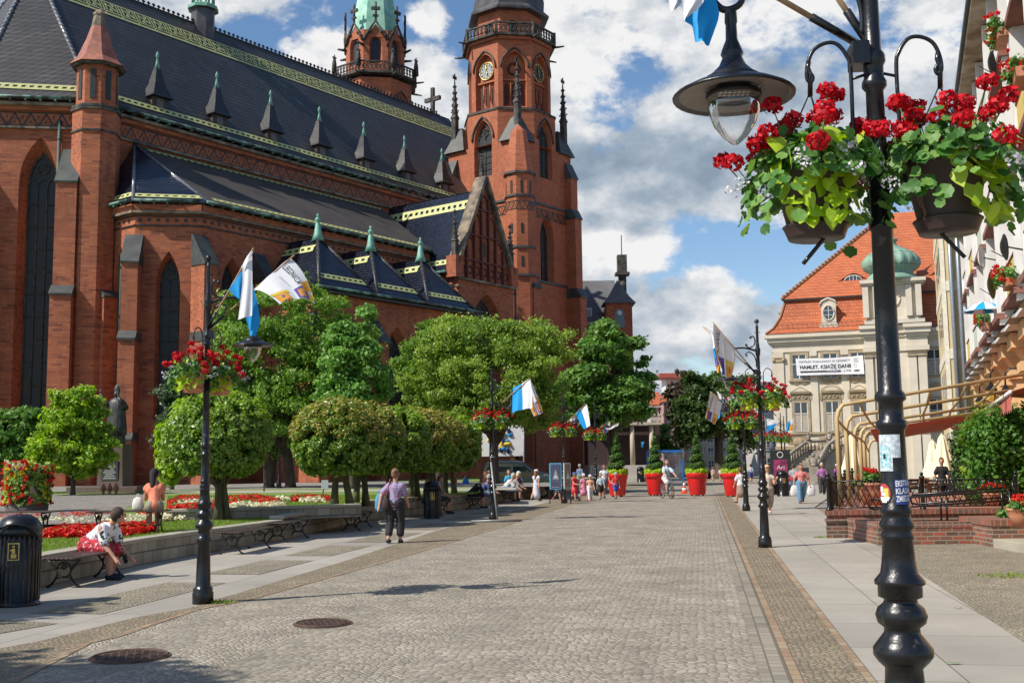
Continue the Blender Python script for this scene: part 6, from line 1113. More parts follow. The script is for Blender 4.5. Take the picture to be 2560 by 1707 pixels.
# mist arch
BLP = pm('blue_frame_paint', (.02, .14, .48), .45); MIST = None
p = GP(1665, 1228); t = thing('mist_arch', 'blue metal frame spraying cooling mist behind the red planters', 'mist arch', (p[0], p[1], 0)); b = MB(); hw = .96
for s_ in (-1, 1): b.box((s_ * hw - .05, -.05, 0), (s_ * hw + .05, .05, 2.15 if s_ < 0 else 1.72))
b2_ = MB(); b2_.box((-hw, -.06, 2.12), (hw, .06, 2.24)); build('frame_post', b, BLP, t); build('header', b2_, BLP, t)
mm = bpy.data.materials.new('mist_vapour'); mm.use_nodes = True; mt_ = mm.node_tree; mt_.nodes.remove(mt_.nodes['Principled BSDF']); pv = mt_.nodes.new('ShaderNodeVolumePrincipled'); pv.inputs['Color'].default_value = (.9, .92, .95, 1)
nz = mt_.nodes.new('ShaderNodeTexNoise'); nz.inputs['Scale'].default_value = 2.0; mt_.links.new(math_('MULTIPLY', math_('SUBTRACT', nz.outputs['Fac'], .25, nt=mt_, clamp=True), 1.6, nt=mt_), pv.inputs['Density']); mt_.links.new(pv.outputs[0], mt_.nodes['Material Output'].inputs['Volume'])
b = MB(); b.box((-hw + .06, -.25, .35), (hw - .06, .35, 2.1)); o = build('mist', b, mm, loc=(p[0], p[1], 0)); tag(o, 'thin grey water mist drifting inside the blue frame', 'mist', kind='stuff')
# traffic cone
p = GP(1711, 1233); t = thing('traffic_cone', 'orange and white traffic cone between two red planters', 'traffic cone', p); b = MB(); b.box((-.2, -.2, 0), (.2, .2, .04)); b.lathe([(.14, .04), (.115, .16)], n=16, mat=0); b.lathe([(.115, .16), (.095, .28)], n=16, mat=1); b.lathe([(.095, .28), (.07, .4)], n=16, mat=0); b.lathe([(.07, .4), (.045, .53)], n=16, mat=1); b.lathe([(.045, .53), (.03, .6)], n=16, mat=0); build('cone', b, [pm('orange_plastic', (.8, .1, .02), .4), WHITE], t)
# statue
STW2 = pm('bronze_statue', (.085, .085, .08), .5, .4, (.04, .042, .04), 4, .4, 20)
sp = at_(287, 1231, .6); t = thing('statue', 'dark bronze statue of a mitred figure with one raised arm on a stone pedestal', 'statue', (sp[0], sp[1], 2.75), R(-10))
b = MB(); b.lathe([(.40, 0), (.42, .1), (.38, .45), (.36, .7)], n=20, sx=1, sy=.75); b.lathe([(.48, .38), (.47, .7), (.42, 1.2), (.38, 1.6), (.40, 1.85), (.26, 2.0), (.12, 2.06), (.1, 2.1)], n=24, sx=1, sy=.7)
for k in range(10): a = k * .628; b.tube([(.42 * math.cos(a), .3 * math.sin(a), .4), (.34 * math.cos(a), .24 * math.sin(a), 1.6)], .035, 5)
b.ball((0, -.05, 2.22), (.12, .14, .16), 12, 8); b.lathe([(.13, 2.3), (.16, 2.4), (.13, 2.52), (.06, 2.62), (.01, 2.66)], (0, -.03, 0), 12, sy=.5)
b.tube([(-.3, -.05, 1.8), (-.5, -.15, 1.75), (-.62, -.2, 2.0), (-.68, -.22, 2.25)], [.15, .16, .13, .06], 8); b.ball((-.69, -.22, 2.33), (.05, .03, .08), 8, 5)
for k in range(4): b.tube([(-.72 + k * .022, -.22, 2.37), (-.73 + k * .026, -.22, 2.46 + .01 * (k % 2))], .011, 5)
b.tube([(.3, -.05, 1.8), (.48, -.15, 1.6), (.38, -.35, 1.9), (.3, -.4, 2.05)], [.15, .16, .11, .05], 8); b.ball((.29, -.42, 2.1), (.05, .04, .06), 8, 5); build('bronze_figure', b, STW2, t)
b = MB(); b.tube([(.28, -.45, .1), (.28, -.44, 2.4)], .018, 6); b.tube([(.28, -.44, 2.35), (.22, -.44, 2.5), (.3, -.44, 2.6), (.42, -.44, 2.56), (.45, -.44, 2.48)], .02, 6); build('crozier', b, STW2, t)
GRAN = pm('polished_brown_granite', (.14, .095, .08), .3, 0, (.10, .07, .06), 14, 0); t = thing('pedestal', 'brown granite pedestal with carved emblem and lettered plate under the statue', 'pedestal', (sp[0], sp[1], .6), R(-10)); b = MB(); b.box((-2.0, -.6, 0), (1.4, .9, .28)); b.loft([[(-.62, -.45, .28), (.62, -.45, .28), (.62, .45, .28), (-.62, .45, .28)], [(-.55, -.42, 2.15), (.55, -.42, 2.15), (.55, .42, 2.15), (-.55, .42, 2.15)]], smooth=False); build('stone_block', b, GRAN, t, bevel=.01)
b = MB(); b.box((-.4, -.475, .55), (.4, -.445, 1.4)); b.cur = 1
for k in range(9): w_ = .3 - .05 * (k % 3); b.box((-w_, -.482, .62 + k * .085), (w_, -.475, .65 + k * .085))
build('lettered_plate', b, [pm('dark_plate', (.04, .045, .05), .3), GREYP], t); b = MB(); b.ball((0, -.44, 1.75), (.12, .04, .14), 10, 6); b.box((-.17, -.47, 1.68), (.17, -.44, 1.72)); b.box((-.14, -.47, 1.6), (.14, -.44, 1.64)); b.lathe([(.07, 1.88), (.09, 1.95), (.03, 2.03)], (0, -.44, 0), 8, sy=.4); build('carved_emblem', b, STW2, t)
for k, u in enumerate((258, 274, 290)):
 q_ = GP(u, 1234, .6); b = MB(); b.lathe([(.09, 0), (.05, .05), (.05, .1), (.12, .16), (.13, .24), (.1, .32), (.05, .36), (.06, .4), (.01, .46)], n=10); o = build('grave_lantern', b, pm('candle_lantern', (.45, .18, .10), .5) if k == 0 else GLN, loc=tuple(q_)); GLN = o.data.materials[0]; tag(o, 'small brown memorial lantern, ' + ('leftmost', 'middle', 'rightmost')[k] + ' of three before the pedestal', 'lantern', 'memorial lanterns')
q_ = GP(290, 1230, .6); t = thing('bouquet', 'pink and orange flower bouquet standing before the pedestal', 'bouquet', q_); heads(np.array([(-.2, 0, .55), (-.05, -.05, .6), (.15, 0, .5)]), .1, 30, .06, 1, CRM, 'white_blooms', t); heads(np.array([(0, 0, 1.05), (.12, 0, 1.0), (-.1, 0, 1.0)]), .13, 40, .07, 2, leafmat('coral_bloom', [(.7, .12, .05), (.7, .2, .3)], .2), 'coral_blooms', t); b = MB(); [b.tube([(0, 0, .05), (x, 0, .95)], .01, 4) for x in (-.08, 0, .1)]; b.lathe([(.08, 0), (.1, .3)], n=10); build('vase', b, GERL, t)
# notice boards (angled pair) behind the lamp
BFR = pm('light_blue_frame', (.12, .42, .62), .4); PST = pm('slate_blue_poster', (.10, .11, .17), .5, 0, (.08, .09, .14), 3); PSTB = pm('brown_grey_poster', (.20, .16, .14), .5, 0, (.17, .14, .12), 3)
def board(u, lab, rz, w_, frm, pst):
 p = GP(u, 1259); t = thing('notice_board', lab, 'notice board', p, rz, 'poster boards around the lamp post'); b = MB(); [b.box((s_ * w_ / 2 - .02, -.02, 0), (s_ * w_ / 2 + .02, .02, .62)) for s_ in (-1, 1)]; build('leg', b, BLACK, t)
 b = MB(); b.box((-w_ / 2, -.03, .58), (w_ / 2, .03, 1.66)); build('frame', b, frm, t, bevel=.01); b = MB(); b.box((-w_ / 2 + .05, -.036, .63), (w_ / 2 - .05, -.031, 1.61)); pb = build('poster', b, pst, t)
 b = MB(); b.add([(-w_ * .26, -.040, 1.0), (w_ * .26, -.040, 1.0), (0, -.040, 1.42)], [(0, 1, 2)], 0); b.add([(-w_ * .18, -.043, 1.06), (w_ * .18, -.043, 1.06), (0, -.043, 1.16)], [(0, 1, 2)], 1); [b.box((-w_ * .26 + k * w_ * .09, -.042, .92), (-w_ * .23 + k * w_ * .09, -.038, .935), 1) for k in range(6)]; b.box((-w_ * .32, -.042, .67), (w_ * .3, -.038, .68), 1); build('poster_print', b, [GREYP, WHITE], pb); return t
board(1390, 'blue framed board with a dark poster showing a glowing triangle', R(6), .50, BFR, PST); board(1419, 'grey framed narrow board with a brownish triangle poster', R(48), .42, GREYP, PSTB)
# leaning prop and foot at the centre lamp
p = GP(1240, 1304); b = MB(); b.tube([(-.72, -.1, .03), (0, -.25, .05), (.75, -.02, .03)], .035, 6); b.tube([(.05, -.22, .04), (-.02, -.1, .7), (-.13, .02, 1.75)], .03, 6); b.tube([(-.13, .02, 1.75), (-.14, .02, 1.9), (-.02, .02, 1.9)], .02, 5); o = build('sign_prop', b, pm('grey_galvanised', (.3, .31, .31), .5, .4), loc=tuple(p)); tag(o, 'grey metal prop stand leaning against the centre left lamp post', 'stand')
# lawn sign
p = GP(806, 1240, .6); t = thing('lawn_sign', 'small white information plate on a stake in the upper lawn', 'sign', p); b = MB(); b.tube([(0, 0, 0), (.08, 0, .5)], .02, 5); build('stake', b, IRON, t); b = MB(); b.rbox((.09, -.03, .42), .12, .01, .16, (1, .3, 0)); build('plate', b, WHITE, t)
# park lamp behind trees
p = GP(697, 1220, .6); t = thing('park_lamp', 'slim black park lamp standing between the dark tree trunks', 'park lamp', p); b = MB(); b.lathe([(.14, 0), (.12, .3), (.06, .4), (.05, 2.0), (.04, 3.6)], n=10); build('post', b, BLACK, t); b = MB(); b.lathe([(.05, 3.6), (.15, 3.8), (.2, 4.0), (.02, 4.1)], n=10); build('lamp_head', b, BLACK, t)
# banner between posts before the church
p0, p1 = GP(1225, 1222, .1), GP(1310, 1222, .1); p0, p1 = PY(1205, 1190, 66), PY(1308, 1190, 66); t = thing('graffiti_banner', 'white banner painted with blue and yellow figures hung before the church', 'banner', (p0[0], p0[1], 0)); w_ = p1[0] - p0[0]; b = MB(); zt, zb = 4.15, 2.05; b.box((0, -.02, zb), (w_, .02, zt)); build('banner_cloth', b, WHITE, t); b = MB(); b.tube([(w_ + .06, 0, 0), (w_ + .06, 0, 4.5)], .06, 6); build('banner_post', b, GREYP, t)
b = MB(); g = np.random.default_rng(3)
for k in range(26):
 x, z = g.uniform(.3, w_ - .5), g.uniform(zb + .3, zt - .4); x = w_ * .5 + (x - w_ * .5) * .8; b.cur = int(g.integers(0, 3)); a = g.uniform(0, 6.28); L = g.uniform(.15, .5); b.tube([(x, -.03, z), (x + L * .5 * math.cos(a), -.03, z + L * .5 * math.sin(a)), (x + L * math.cos(a + .9), -.03, z + L * math.sin(a + .9))], [g.uniform(.05, .12)] * 3, 5)
build('painted_figures', b, [BLUE, YELLOWP, S_B], t)
# ================================================================== PALE BAROQUE MANSION
STU = pm('cream_stucco', (.62, .56, .45), .85, 0, (.54, .48, .38), .8, .1, 30); STUD = pm('ochre_stone_trim', (.42, .33, .21), .85, 0, (.30, .23, .14), 2, .3, 12); STUL = pm('pale_pilaster', (.62, .56, .45), .85, 0, (.54, .48, .38), .8, .08, 30)
OTILE = brickmat('orange_roof_tile', [(.50, .13, .045), (.60, .175, .06), (.44, .11, .04), (.56, .15, .05)], (.30, .075, .03), .2, .26, .03, mottle=.2, bump=.7, rough=.75, offset=0)
WGL = pm('window_glass', (.05, .06, .075), .08, 0, (.025, .03, .04), .7, 0, spec=.8); WFR = pm('white_window_frame', (.72, .70, .66), .6); CURT = pm('net_curtain', (.42, .37, .30), .9, 0, (.34, .29, .23), 5)
mo = PY(1930, 1150, 80); man = thing('mansion', 'pale baroque mansion with orange tiled mansard roof, green onion dome and curving outer stairs', 'mansion', (mo[0], mo[1], 0), math.atan2(-.327, .945))
def winset(par, x, z0, z1, hw, y=0, trim=STUD, sill=True, frame=WFR, curtain=True, bars=(1, 1), dy=-1, gl=None, nm='window'):
 """flat window on a wall facing -y at depth y"""
 b = MB(); b.box((x - hw, y + .02 * dy, z0), (x + hw, y + .0, z1)); w_ = build(nm, b, gl or WGL, par); b = MB(); t_ = .045
 b.box((x - hw, y + .06 * dy, z0), (x - hw + t_, y + .02 * dy, z1)); b.box((x + hw - t_, y + .06 * dy, z0), (x + hw, y + .02 * dy, z1)); b.box((x - hw + t_, y + .06 * dy, z0), (x + hw - t_, y + .02 * dy, z0 + t_)); b.box((x - hw + t_, y + .06 * dy, z1 - t_), (x + hw - t_, y + .02 * dy, z1))
 for k in range(bars[0]): xx = x - hw + 2 * hw * (k + 1) / (bars[0] + 1); b.box((xx - .035, y + .07 * dy, z0 + t_), (xx + .035, y + .021 * dy, z1 - t_))
 for k in range(bars[1]): zz_ = z0 + (z1 - z0) * (.62 if bars[1] == 1 else (k + 1) / (bars[1] + 1)); b.box((x - hw + t_, y + .065 * dy, zz_ - .03), (x + hw - t_, y + .022 * dy, zz_ + .03))
 build('window_frame', b, frame, w_)
 if curtain: b = MB(); b.box((x - hw + .06, y + .03 * dy, z0 + .06), (x + hw - .06, y + .022 * dy, z0 + (z1 - z0) * .58)); build('curtain', b, CURT, w_)
 if trim:
  b = MB(); q_ = .17; b.box((x - hw - q_, y + .09 * dy, z0 - .05), (x - hw, y + .001 * dy, z1 + q_)); b.box((x + hw, y + .09 * dy, z0 - .05), (x + hw + q_, y + .001 * dy, z1 + q_)); b.box((x - hw, y + .09 * dy, z1), (x + hw, y + .001 * dy, z1 + q_))
  if sill: b.box((x - hw - .28, y + .16 * dy, z0 - .17), (x + hw + .28, y + .001 * dy, z0 - .05))
  build('window_surround', b, trim, w_)
 return w_
b = MB(); b.box((.35, 0, 0), (14, 16, 10.0)); build('wall', b, STU, man)
b = MB(); b.box((.15, -.12, 10.0), (14, .3, 10.2)); b.box((.0, -.28, 10.2), (14, .3, 10.5)); b.box((-.2, -.45, 10.5), (14, .3, 10.75)); b.box((.25, -.08, 9.45), (6.8, .0, 9.55)); b.box((.0, .3, 10.2), (.35, 16, 10.75)); build('cornice', b, STU, man)
b = MB(); b.box((.3, -.14, 3.38), (6.8, 0, 3.55)); b.box((11.1, -.14, 3.38), (14, 0, 3.55)); b.box((.3, -.2, 2.3), (6.8, 0, 2.55)); [b.box((x, -.05, 2.7), (x + 1.3, -.0, 3.25)) for x in (1.2, 3.4, 5.4)]; build('string_course', b, STUD, man)
b = MB()
for x0, x1 in ((.42, 1.12), (2.98, 3.5), (5.15, 5.7)): b.box((x0, -.1, 3.55), (x1, 0, 8.75)); b.box((x0, -.1, 9.1), (x1, 0, 9.45))
b.box((.25, -.05, 3.55), (.42, 0, 9.45)); build('pilaster', b, STUL, man)
for x0, x1 in ((.42, 1.12), ):
 b = MB(); b.box((x0 - .08, -.16, 8.75), (x1 + .08, 0, 8.85)); b.box((x0 - .03, -.14, 8.85), (x1 + .03, 0, 9.0)); [b.tube([(x0 - .0 + (x1 - x0) * k, -.18, 8.88), (x0 + (x1 - x0) * k, -.1, 8.88)], .13, 8) for k in (0, 1)]; b.box((x0 - .1, -.18, 9.02), (x1 + .1, 0, 9.1)); build('capital', b, STUD, man)
for i, x in enumerate((2.22, 4.42, 6.35)):
 winset(man, x, 7.43, 9.22, .5, curtain=False); w_ = winset(man, x, 3.6, 5.72, .48)
 b = MB(); b.box((x - .72, -.25, 6.38), (x + .72, 0, 6.48)); pts = [(x - .75, 6.48), (x + .75, 6.48), (x, 6.9)] if i != 1 else [(x + .75 * math.cos(a), 6.48 + .42 * math.sin(a)) for a in [math.pi * k / 10 for k in range(11)]]
 b.loft([[(p[0], -.28, p[1]) for p in pts], [(p[0], 0, p[1]) for p in pts]], smooth=False); ip = [(x + (p[0] - x) * .62, 6.53 + (p[1] - 6.48) * .6) for p in pts]; b.cur = 1; b.add([(p[0], -.285, p[1]) for p in ip], [tuple(range(len(ip)))]); b.cur = 0
 b.box((x - .62, -.1, 5.95), (x + .62, 0, 6.38)); [b.tube([(x + u, -.13, 6.1 + .08 * math.cos(u * 9)), (x + u + .2, -.13, 6.14)], .05, 5) for u in (-.5, -.2, .1, .3)]; b.box((x - .82, -.12, 5.9), (x - .66, 0, 6.38)); b.box((x + .66, -.12, 5.9), (x + .82, 0, 6.38))
 b.tube([(x - .6 + .15 * k, -.06, 7.12 + .06 * math.cos(k * 1.57)) for k in range(9)], .03, 5); build('pediment', b, [STUD, STU], w_)
winset(man, 11.53, 7.45, 9.22, .5, curtain=True); winset(man, 11.53, 3.6, 5.72, .5)
b = MB(); pts = [(10.8, 6.45), (12.3, 6.45), (11.53, 6.95)]; b.loft([[(p[0], -.28, p[1]) for p in pts], [(p[0], 0, p[1]) for p in pts]], smooth=False); build('side_pediment', b, STUD, man)
# roof
b = MB(); e0, k0, z0_, z1_, z2_ = -.05, 1.35, 10.83, 13.45, 21.0
pr = [(e0, z0_), (.45, 11.25), (.95, 12.1), (k0, z1_)]
for (a, za), (c_, zc_) in zip(pr[:-1], pr[1:]):
 b.quads([[(a, a - .3, za), (14.5, a - .3, za), (14.5, c_ - .3, zc_), (c_, c_ - .3, zc_)], [(a, 16, za), (a, a - .3, za), (c_, c_ - .3, zc_), (c_, 16, zc_)]])
k1 = k0 - .25; b.quads([[(k1, k1 - .3, z1_ + .08), (14.5, k1 - .3, z1_ + .08), (14.5, 8.2, z2_), (9.0, 8.2, z2_)], [(k1, 17, z1_ + .08), (k1, k1 - .3, z1_ + .08), (9.0, 8.2, z2_), (9.0, 17, z2_)]]); b.quads([[(k1, k1 - .3, z1_ - .05), (14.5, k1 - .3, z1_ - .05), (14.5, k1 - .3, z1_ + .08), (k1, k1 - .3, z1_ + .08)]], 1)
b.quads([[(e0, e0 - .32, z0_ - .08), (14.5, e0 - .32, z0_ - .08), (14.5, e0 - .32, z0_), (e0, e0 - .32, z0_)]], 1); mr_ = build('mansard_roof', b, [OTILE, DARKBAND], man)
b = MB(); b.tube([(k1, k1 - .3, z1_ + .1), (9.0, 8.2, z2_)], .12, 6)
for k in range(34): f_ = (k + .5) / 34; b.ball((k1 + (9 - k1) * f_, k1 - .3 + (8.5 - k1) * f_, z1_ + .22 + (z2_ - z1_) * f_), .13, 5, 4)
b.tube([(a, a - .3, za + .04) for a, za in pr], .09, 6); build('hip_tiles', b, pm('rusty_hip_tile', (.38, .11, .05), .8, 0, (.2, .14, .05), 4), mr_)
b = MB(); [b.box((x, -.02, 11.15), (x + .02, .0, 11.55)) for x in [.8 + .35 * k for k in range(17)]]; b.box((.7, -.03, 11.5), (6.8, -.01, 11.53)); build('snow_guard', b, DARKBAND, mr_)
# oval dormer
b = MB(); ol = [(3.68, 11.0), (5.24, 11.0), (5.1, 11.35), (4.98, 11.6), (4.98, 12.7), (5.08, 12.85), (4.9, 13.1), (4.46, 13.28), (4.0, 13.1), (3.84, 12.85), (3.94, 12.7), (3.94, 11.6), (3.82, 11.35)]; b.loft([[(x, .1, z) for x, z in ol], [(x, 1.6, z) for x, z in ol]], smooth=False); dm_ = build('oval_dormer', b, STU, man)
b = MB(); b.tube([(4.46 + .40 * math.cos(a), .08, 12.25 + .56 * math.sin(a)) for a in [2 * math.pi * k / 20 for k in range(21)]], .06, 6); b.tube([(3.84, .05, 12.86), (4.0, .05, 13.12), (4.46, .05, 13.32), (4.92, .05, 13.12), (5.08, .05, 12.86)], .07, 5); build('dormer_moulding', b, STU, dm_)
b = MB(); b.add([(4.46 + .34 * math.cos(a), .07, 12.25 + .5 * math.sin(a)) for a in [2 * math.pi * k / 20 for k in range(20)]], [tuple(range(20))]); b.cur = 1; b.box((4.44, .03, 11.76), (4.48, .065, 12.74)); [b.box((4.46 - w_, .03, z), (4.46 + w_, .065, z + .03)) for z, w_ in ((12.05, .3), (12.4, .31))]; build('oval_window', b, [WGL, WFR], dm_)
for x in (6.25, 12.6):
 yb, zb = 3.35, 15.1; b = MB(); n = 12; top = [(x - 1.1 + 2.2 * k / n, .52 * math.sin(math.pi * k / n) ** 1.6) for k in range(n + 1)]; sl_ = (z2_ - z1_) / (8.5 - k1)
 y0 = k1 - .3 + (zb - z1_) / sl_; b.quads([[(top[k][0], y0 - .35, zb - .25 + top[k][1]), (top[k + 1][0], y0 - .35, zb - .25 + top[k + 1][1]), (top[k + 1][0], y0 + top[k + 1][1] / sl_ + .4, zb + .0 + top[k + 1][1]), (top[k][0], y0 + top[k][1] / sl_ + .4, zb + .0 + top[k][1])] for k in range(n)])
 eb = build('eyebrow_dormer', b, OTILE, man); b = MB(); b.add([(x + .62 * math.cos(a), y0 - .3, zb - .28 + .40 * math.sin(a)) for a in [math.pi * k / 10 for k in range(11)]], [tuple(range(11))]); b.cur = 1; b.tube([(x + .62 * math.cos(a), y0 - .32, zb - .28 + .4 * math.sin(a)) for a in [math.pi * k / 10 for k in range(11)]], .04, 4); [b.box((x + u - .02, y0 - .34, zb - .28), (x + u + .02, y0 - .31, zb + .05)) for u in (-.25, 0, .25)]; build('eyebrow_window', b, [WGL, WFR], eb)
b = MB(); b.box((.65, 3, 11), (1.45, 4, 12.75)); b.cur = 1; b.box((.6, 2.95, 12.75), (1.5, 4.05, 12.9)); build('chimney', b, [STU, COPPER], man)
# central bay with onion dome
b = MB(); b.box((6.95, -1.2, 0), (11.0, 1.5, 11.4)); b.box((7.15, -1.05, 11.4), (10.75, 1.6, 13.9)); cb_ = build('central_bay', b, STU, man)
b = MB()
for x0 in (6.85, 7.55, 9.75, 10.4): b.box((x0, -1.45, 3.4), (x0 + .55, -1.15, 8.75)); b.box((x0 + .05, -1.35, 11.55), (x0 + .45, -1.0, 13.8)); b.box((x0, -1.5, .0), (x0 + .55, -1.15, 3.2))
b.box((6.85, -1.15, 3.4), (6.96, -.2, 8.75)); build('bay_pilaster', b, STUL, cb_)
b = MB(); [b.box((x0 - .05, -1.55, 8.72), (x0 + .6, -1.1, 8.82)) or [b.tube([(x0 + u, -1.5, 8.93), (x0 + u, -1.2, 8.93)], .11, 7) for u in (.05, .5)] or b.box((x0 - .08, -1.58, 9.02), (x0 + .63, -1.1, 9.1)) for x0 in (6.85, 7.55, 9.75, 10.4)]; build('bay_capital', b, STUD, cb_)
b = MB()
for z0, z1, o in ((9.1, 9.45, .3), (9.45, 10.1, .15), (10.1, 10.35, .3), (10.35, 10.7, .5), (10.7, 10.95, .65), (13.85, 14.0, .15), (14.0, 14.25, .32)):
 b.box((6.95 - o * .6, -1.2 - o, z0), (8.2 + o * .3, 0, z1)); b.box((9.7 - o * .3, -1.2 - o, z0 + .001), (11.0 + o * .6, 0, z1 + .001)); b.box((8.2, -1.1 - o * .7, z0 + .002), (9.7, 0, z1 - .002))
build('bay_cornice', b, STUL, cb_)
b = MB(); b.box((6.6, -1.75, 10.96), (11.35, 0, 11.02)); build('cornice_flashing', b, DARKBAND, cb_); b = MB(); b.tube([(8.95 + .45 * math.cos(a), -1.08, 12.9 + .6 * math.sin(a)) for a in [2 * math.pi * k / 18 for k in range(19)]], .06, 5); b.box((8.45, -1.06, 12.3), (9.45, -1.052, 13.5)); build('bay_oval', b, STUL, cb_)
ON = brickmat('seamed_verdigris', [(.20, .36, .28), (.28, .44, .34), (.24, .36, .25)], (.06, .12, .09), .42, .9, .02, mottle=.35, bump=.5, rough=.6)
b = MB(); prof = [(2.15, 14.25), (1.9, 14.4), (1.5, 14.75), (1.45, 14.95), (1.75, 15.1), (1.95, 15.45), (1.92, 15.85), (1.6, 16.25), (1.0, 16.6), (.5, 16.9), (.4, 17.15), (.55, 17.25), (.55, 17.35), (.3, 17.45), (.28, 18.2), (.4, 18.3), (.1, 18.8), (.02, 20)]
rings = []
for r_, z in prof: rings.append([(8.95 + r_ * (1 + (.05 if 14.9 < z < 16.7 else 0) * math.cos(16 * a)) * math.cos(a), .2 + r_ * (1 + (.05 if 14.9 < z < 16.7 else 0) * math.cos(16 * a)) * math.sin(a), z) for a in [2 * math.pi * k / 64 for k in range(64)]])
b.loft(rings, smooth=True); build('onion_dome', b, ON, cb_)
# theatre banner
b = MB(); S = surf([[V3(2.02, -.45, 8.93), V3(4.4, -.5, 8.86), V3(6.72, -.45, 8.98)], [V3(2.06, -.42, 7.68), V3(4.4, -.46, 7.66), V3(6.76, -.42, 7.62)]], .03, 1.5); patch(b, S, 0, 1, 0, 1, 0, n=20)
bt = thing('theatre_banner', 'white banner reading HAMLET, KSIĄŻĘ DANII hung across the pale mansion windows', 'banner', (mo[0], mo[1], 0), math.atan2(-.327, .945)); build('banner_cloth', b, FM, bt)
b = MB()
def txt(mb, S, s, u0, u1, v0, v1, mt, bold=0.0, off=-.03):
 V, Fc, ar = tm(s, bold); mb.add([S(u0 + (u1 - u0) * q_[0], v1 + (v0 - v1) * q_[1], off) for q_ in V], Fc, mt)
sg = 1
for sg in (-.03, .03):
 txt(b, S, 'HAMLET, KSIĄŻĘ DANII', .055, .81, .32, .68, 2, .018, sg); txt(b, S, 'HAMLET POKAZANY W LEGNICY', .05, .80, .12, .24, 2, 0, sg); patch(b, S, .055, .66, .74, .83, 2, sg, 6); txt(b, S, 'g. 19.00', .70, .81, .73, .84, 2, .03, sg)
 txt(b, S, '22 i 25 czerwca', .46, .62, .755, .815, 0, .02, sg * 1.4)
 for k in range(5): patch(b, S, .855, .93 - .02 * (k % 2), .1 + .05 * k, .12 + .05 * k, 6, sg, 2)
 b.tube([S(.875 + .022 * math.cos(a), .5 + .085 * math.sin(a), sg) for a in [2 * math.pi * k / 12 for k in range(13)]], .008, 4, mat=6); patch(b, S, .855, .94, .75, .78, 2, sg, 2); patch(b, S, .855, .93, .81, .84, 2, sg, 2)
build('banner_print', b, FM, bt)
# outer stairs of the mansion
GST = pm('grey_sandstone', (.33, .29, .23), .85, 0, (.22, .19, .15), 1.5, .3, 12); st = thing('mansion_stairs', 'curved grey stone outer stairs with balustrade and statues before the mansion', 'stairs', (mo[0], mo[1], 0), math.atan2(-.327, .945))
b = MB()
for k in range(13): b.box((1.6 + .0 * k, -4.6 + .27 * k, .0), (3.25 + .08 * k, -4.3 + .27 * k, .17 * (k + 1)))
b.box((2.6, -1.2, 0), (7.2, -.1, 2.25)); build('steps', b, GST, st)
for nm2, pts in (('balustrade', [(.55, -4.6, .3), (1.0, -4.0, .75), (1.7, -2.9, 1.5), (2.4, -2.0, 2.05), (2.7, -1.4, 2.25), (4.2, -1.3, 2.3)]), ('balustrade', [(3.3, -4.7, .25), (3.6, -3.9, .95), (4.1, -2.6, 1.95), (4.8, -1.9, 2.5), (6.8, -1.5, 3.2)])):
 b = MB(); b.tube([(x, y, z + .62) for x, y, z in pts], .13, 5);
 for (x0, y0, z0), (x1, y1, z1) in zip(pts[:-1], pts[1:]):
  b.add([(x0, y0, 0), (x1, y1, 0), (x1, y1, z1), (x0, y0, z0), (x0 + .25, y0 + .1, 0), (x1 + .25, y1 + .1, 0), (x1 + .25, y1 + .1, z1), (x0 + .25, y0 + .1, z0)], [(0, 1, 2, 3), (5, 4, 7, 6), (3, 2, 6, 7)]); n = max(2, int(math.dist((x0, y0), (x1, y1)) / .25))
  for k in range(n): f_ = (k + .5) / n; b.lathe([(.05, 0), (.08, .2), (.04, .4), (.06, .6)], (x0 + (x1 - x0) * f_ + .1, y0 + (y1 - y0) * f_, z0 + (z1 - z0) * f_), 6)
 build(nm2, b, GST, st)
for x, y, z, s_, l_ in ((3.25, -4.75, 1.1, 1.0, 'seated stone figure on the stair newel'), (2.75, -1.5, 2.95, .62, 'left small stone figure on the balustrade'), (4.2, -1.4, 2.95, .7, 'right small stone figure on the balustrade')):
 b = MB(); b.box((x - .3 * s_, y - .3 * s_, z - (1.1 if s_ == 1 else .3)), (x + .3 * s_, y + .3 * s_, z)); b.ball((x, y, z + .3 * s_), (.28 * s_, .22 * s_, .34 * s_), 8, 6); b.ball((x, y - .02, z + .78 * s_), (.14 * s_, .13 * s_, .17 * s_), 8, 6); b.tube([(x - .22 * s_, y, z + .5 * s_), (x - .42 * s_, y - .1, z + .35 * s_), (x - .2 * s_, y - .25, z + .2 * s_)], .08 * s_, 5); b.tube([(x + .22 * s_, y, z + .5 * s_), (x + .4 * s_, y - .1, z + .6 * s_), (x + .2 * s_, y - .2, z + .8 * s_)], .08 * s_, 5); b.tube([(x - .15 * s_, y - .2, z + .12 * s_), (x + .15 * s_, y - .25, z + .1 * s_)], .12 * s_, 6)
 build('carved_figure', b, GST, st)['label'] = l_
b = MB(); b.box((1.45, -.04, 1.0), (2.1, -.02, 2.1)); b.cur = 1; b.ball((1.9, -.1, 2.85), (.4, .08, .3), 10, 6); build('cellar_door', b, [WGL, STUD], man)
b = MB(); b.box((.35, -.12, 0), (1.1, 0, 2.3)); b.ball((.7, -.15, 1.75), (.2, .08, .22), 8, 5); build('rusticated_base', b, STUD, man)
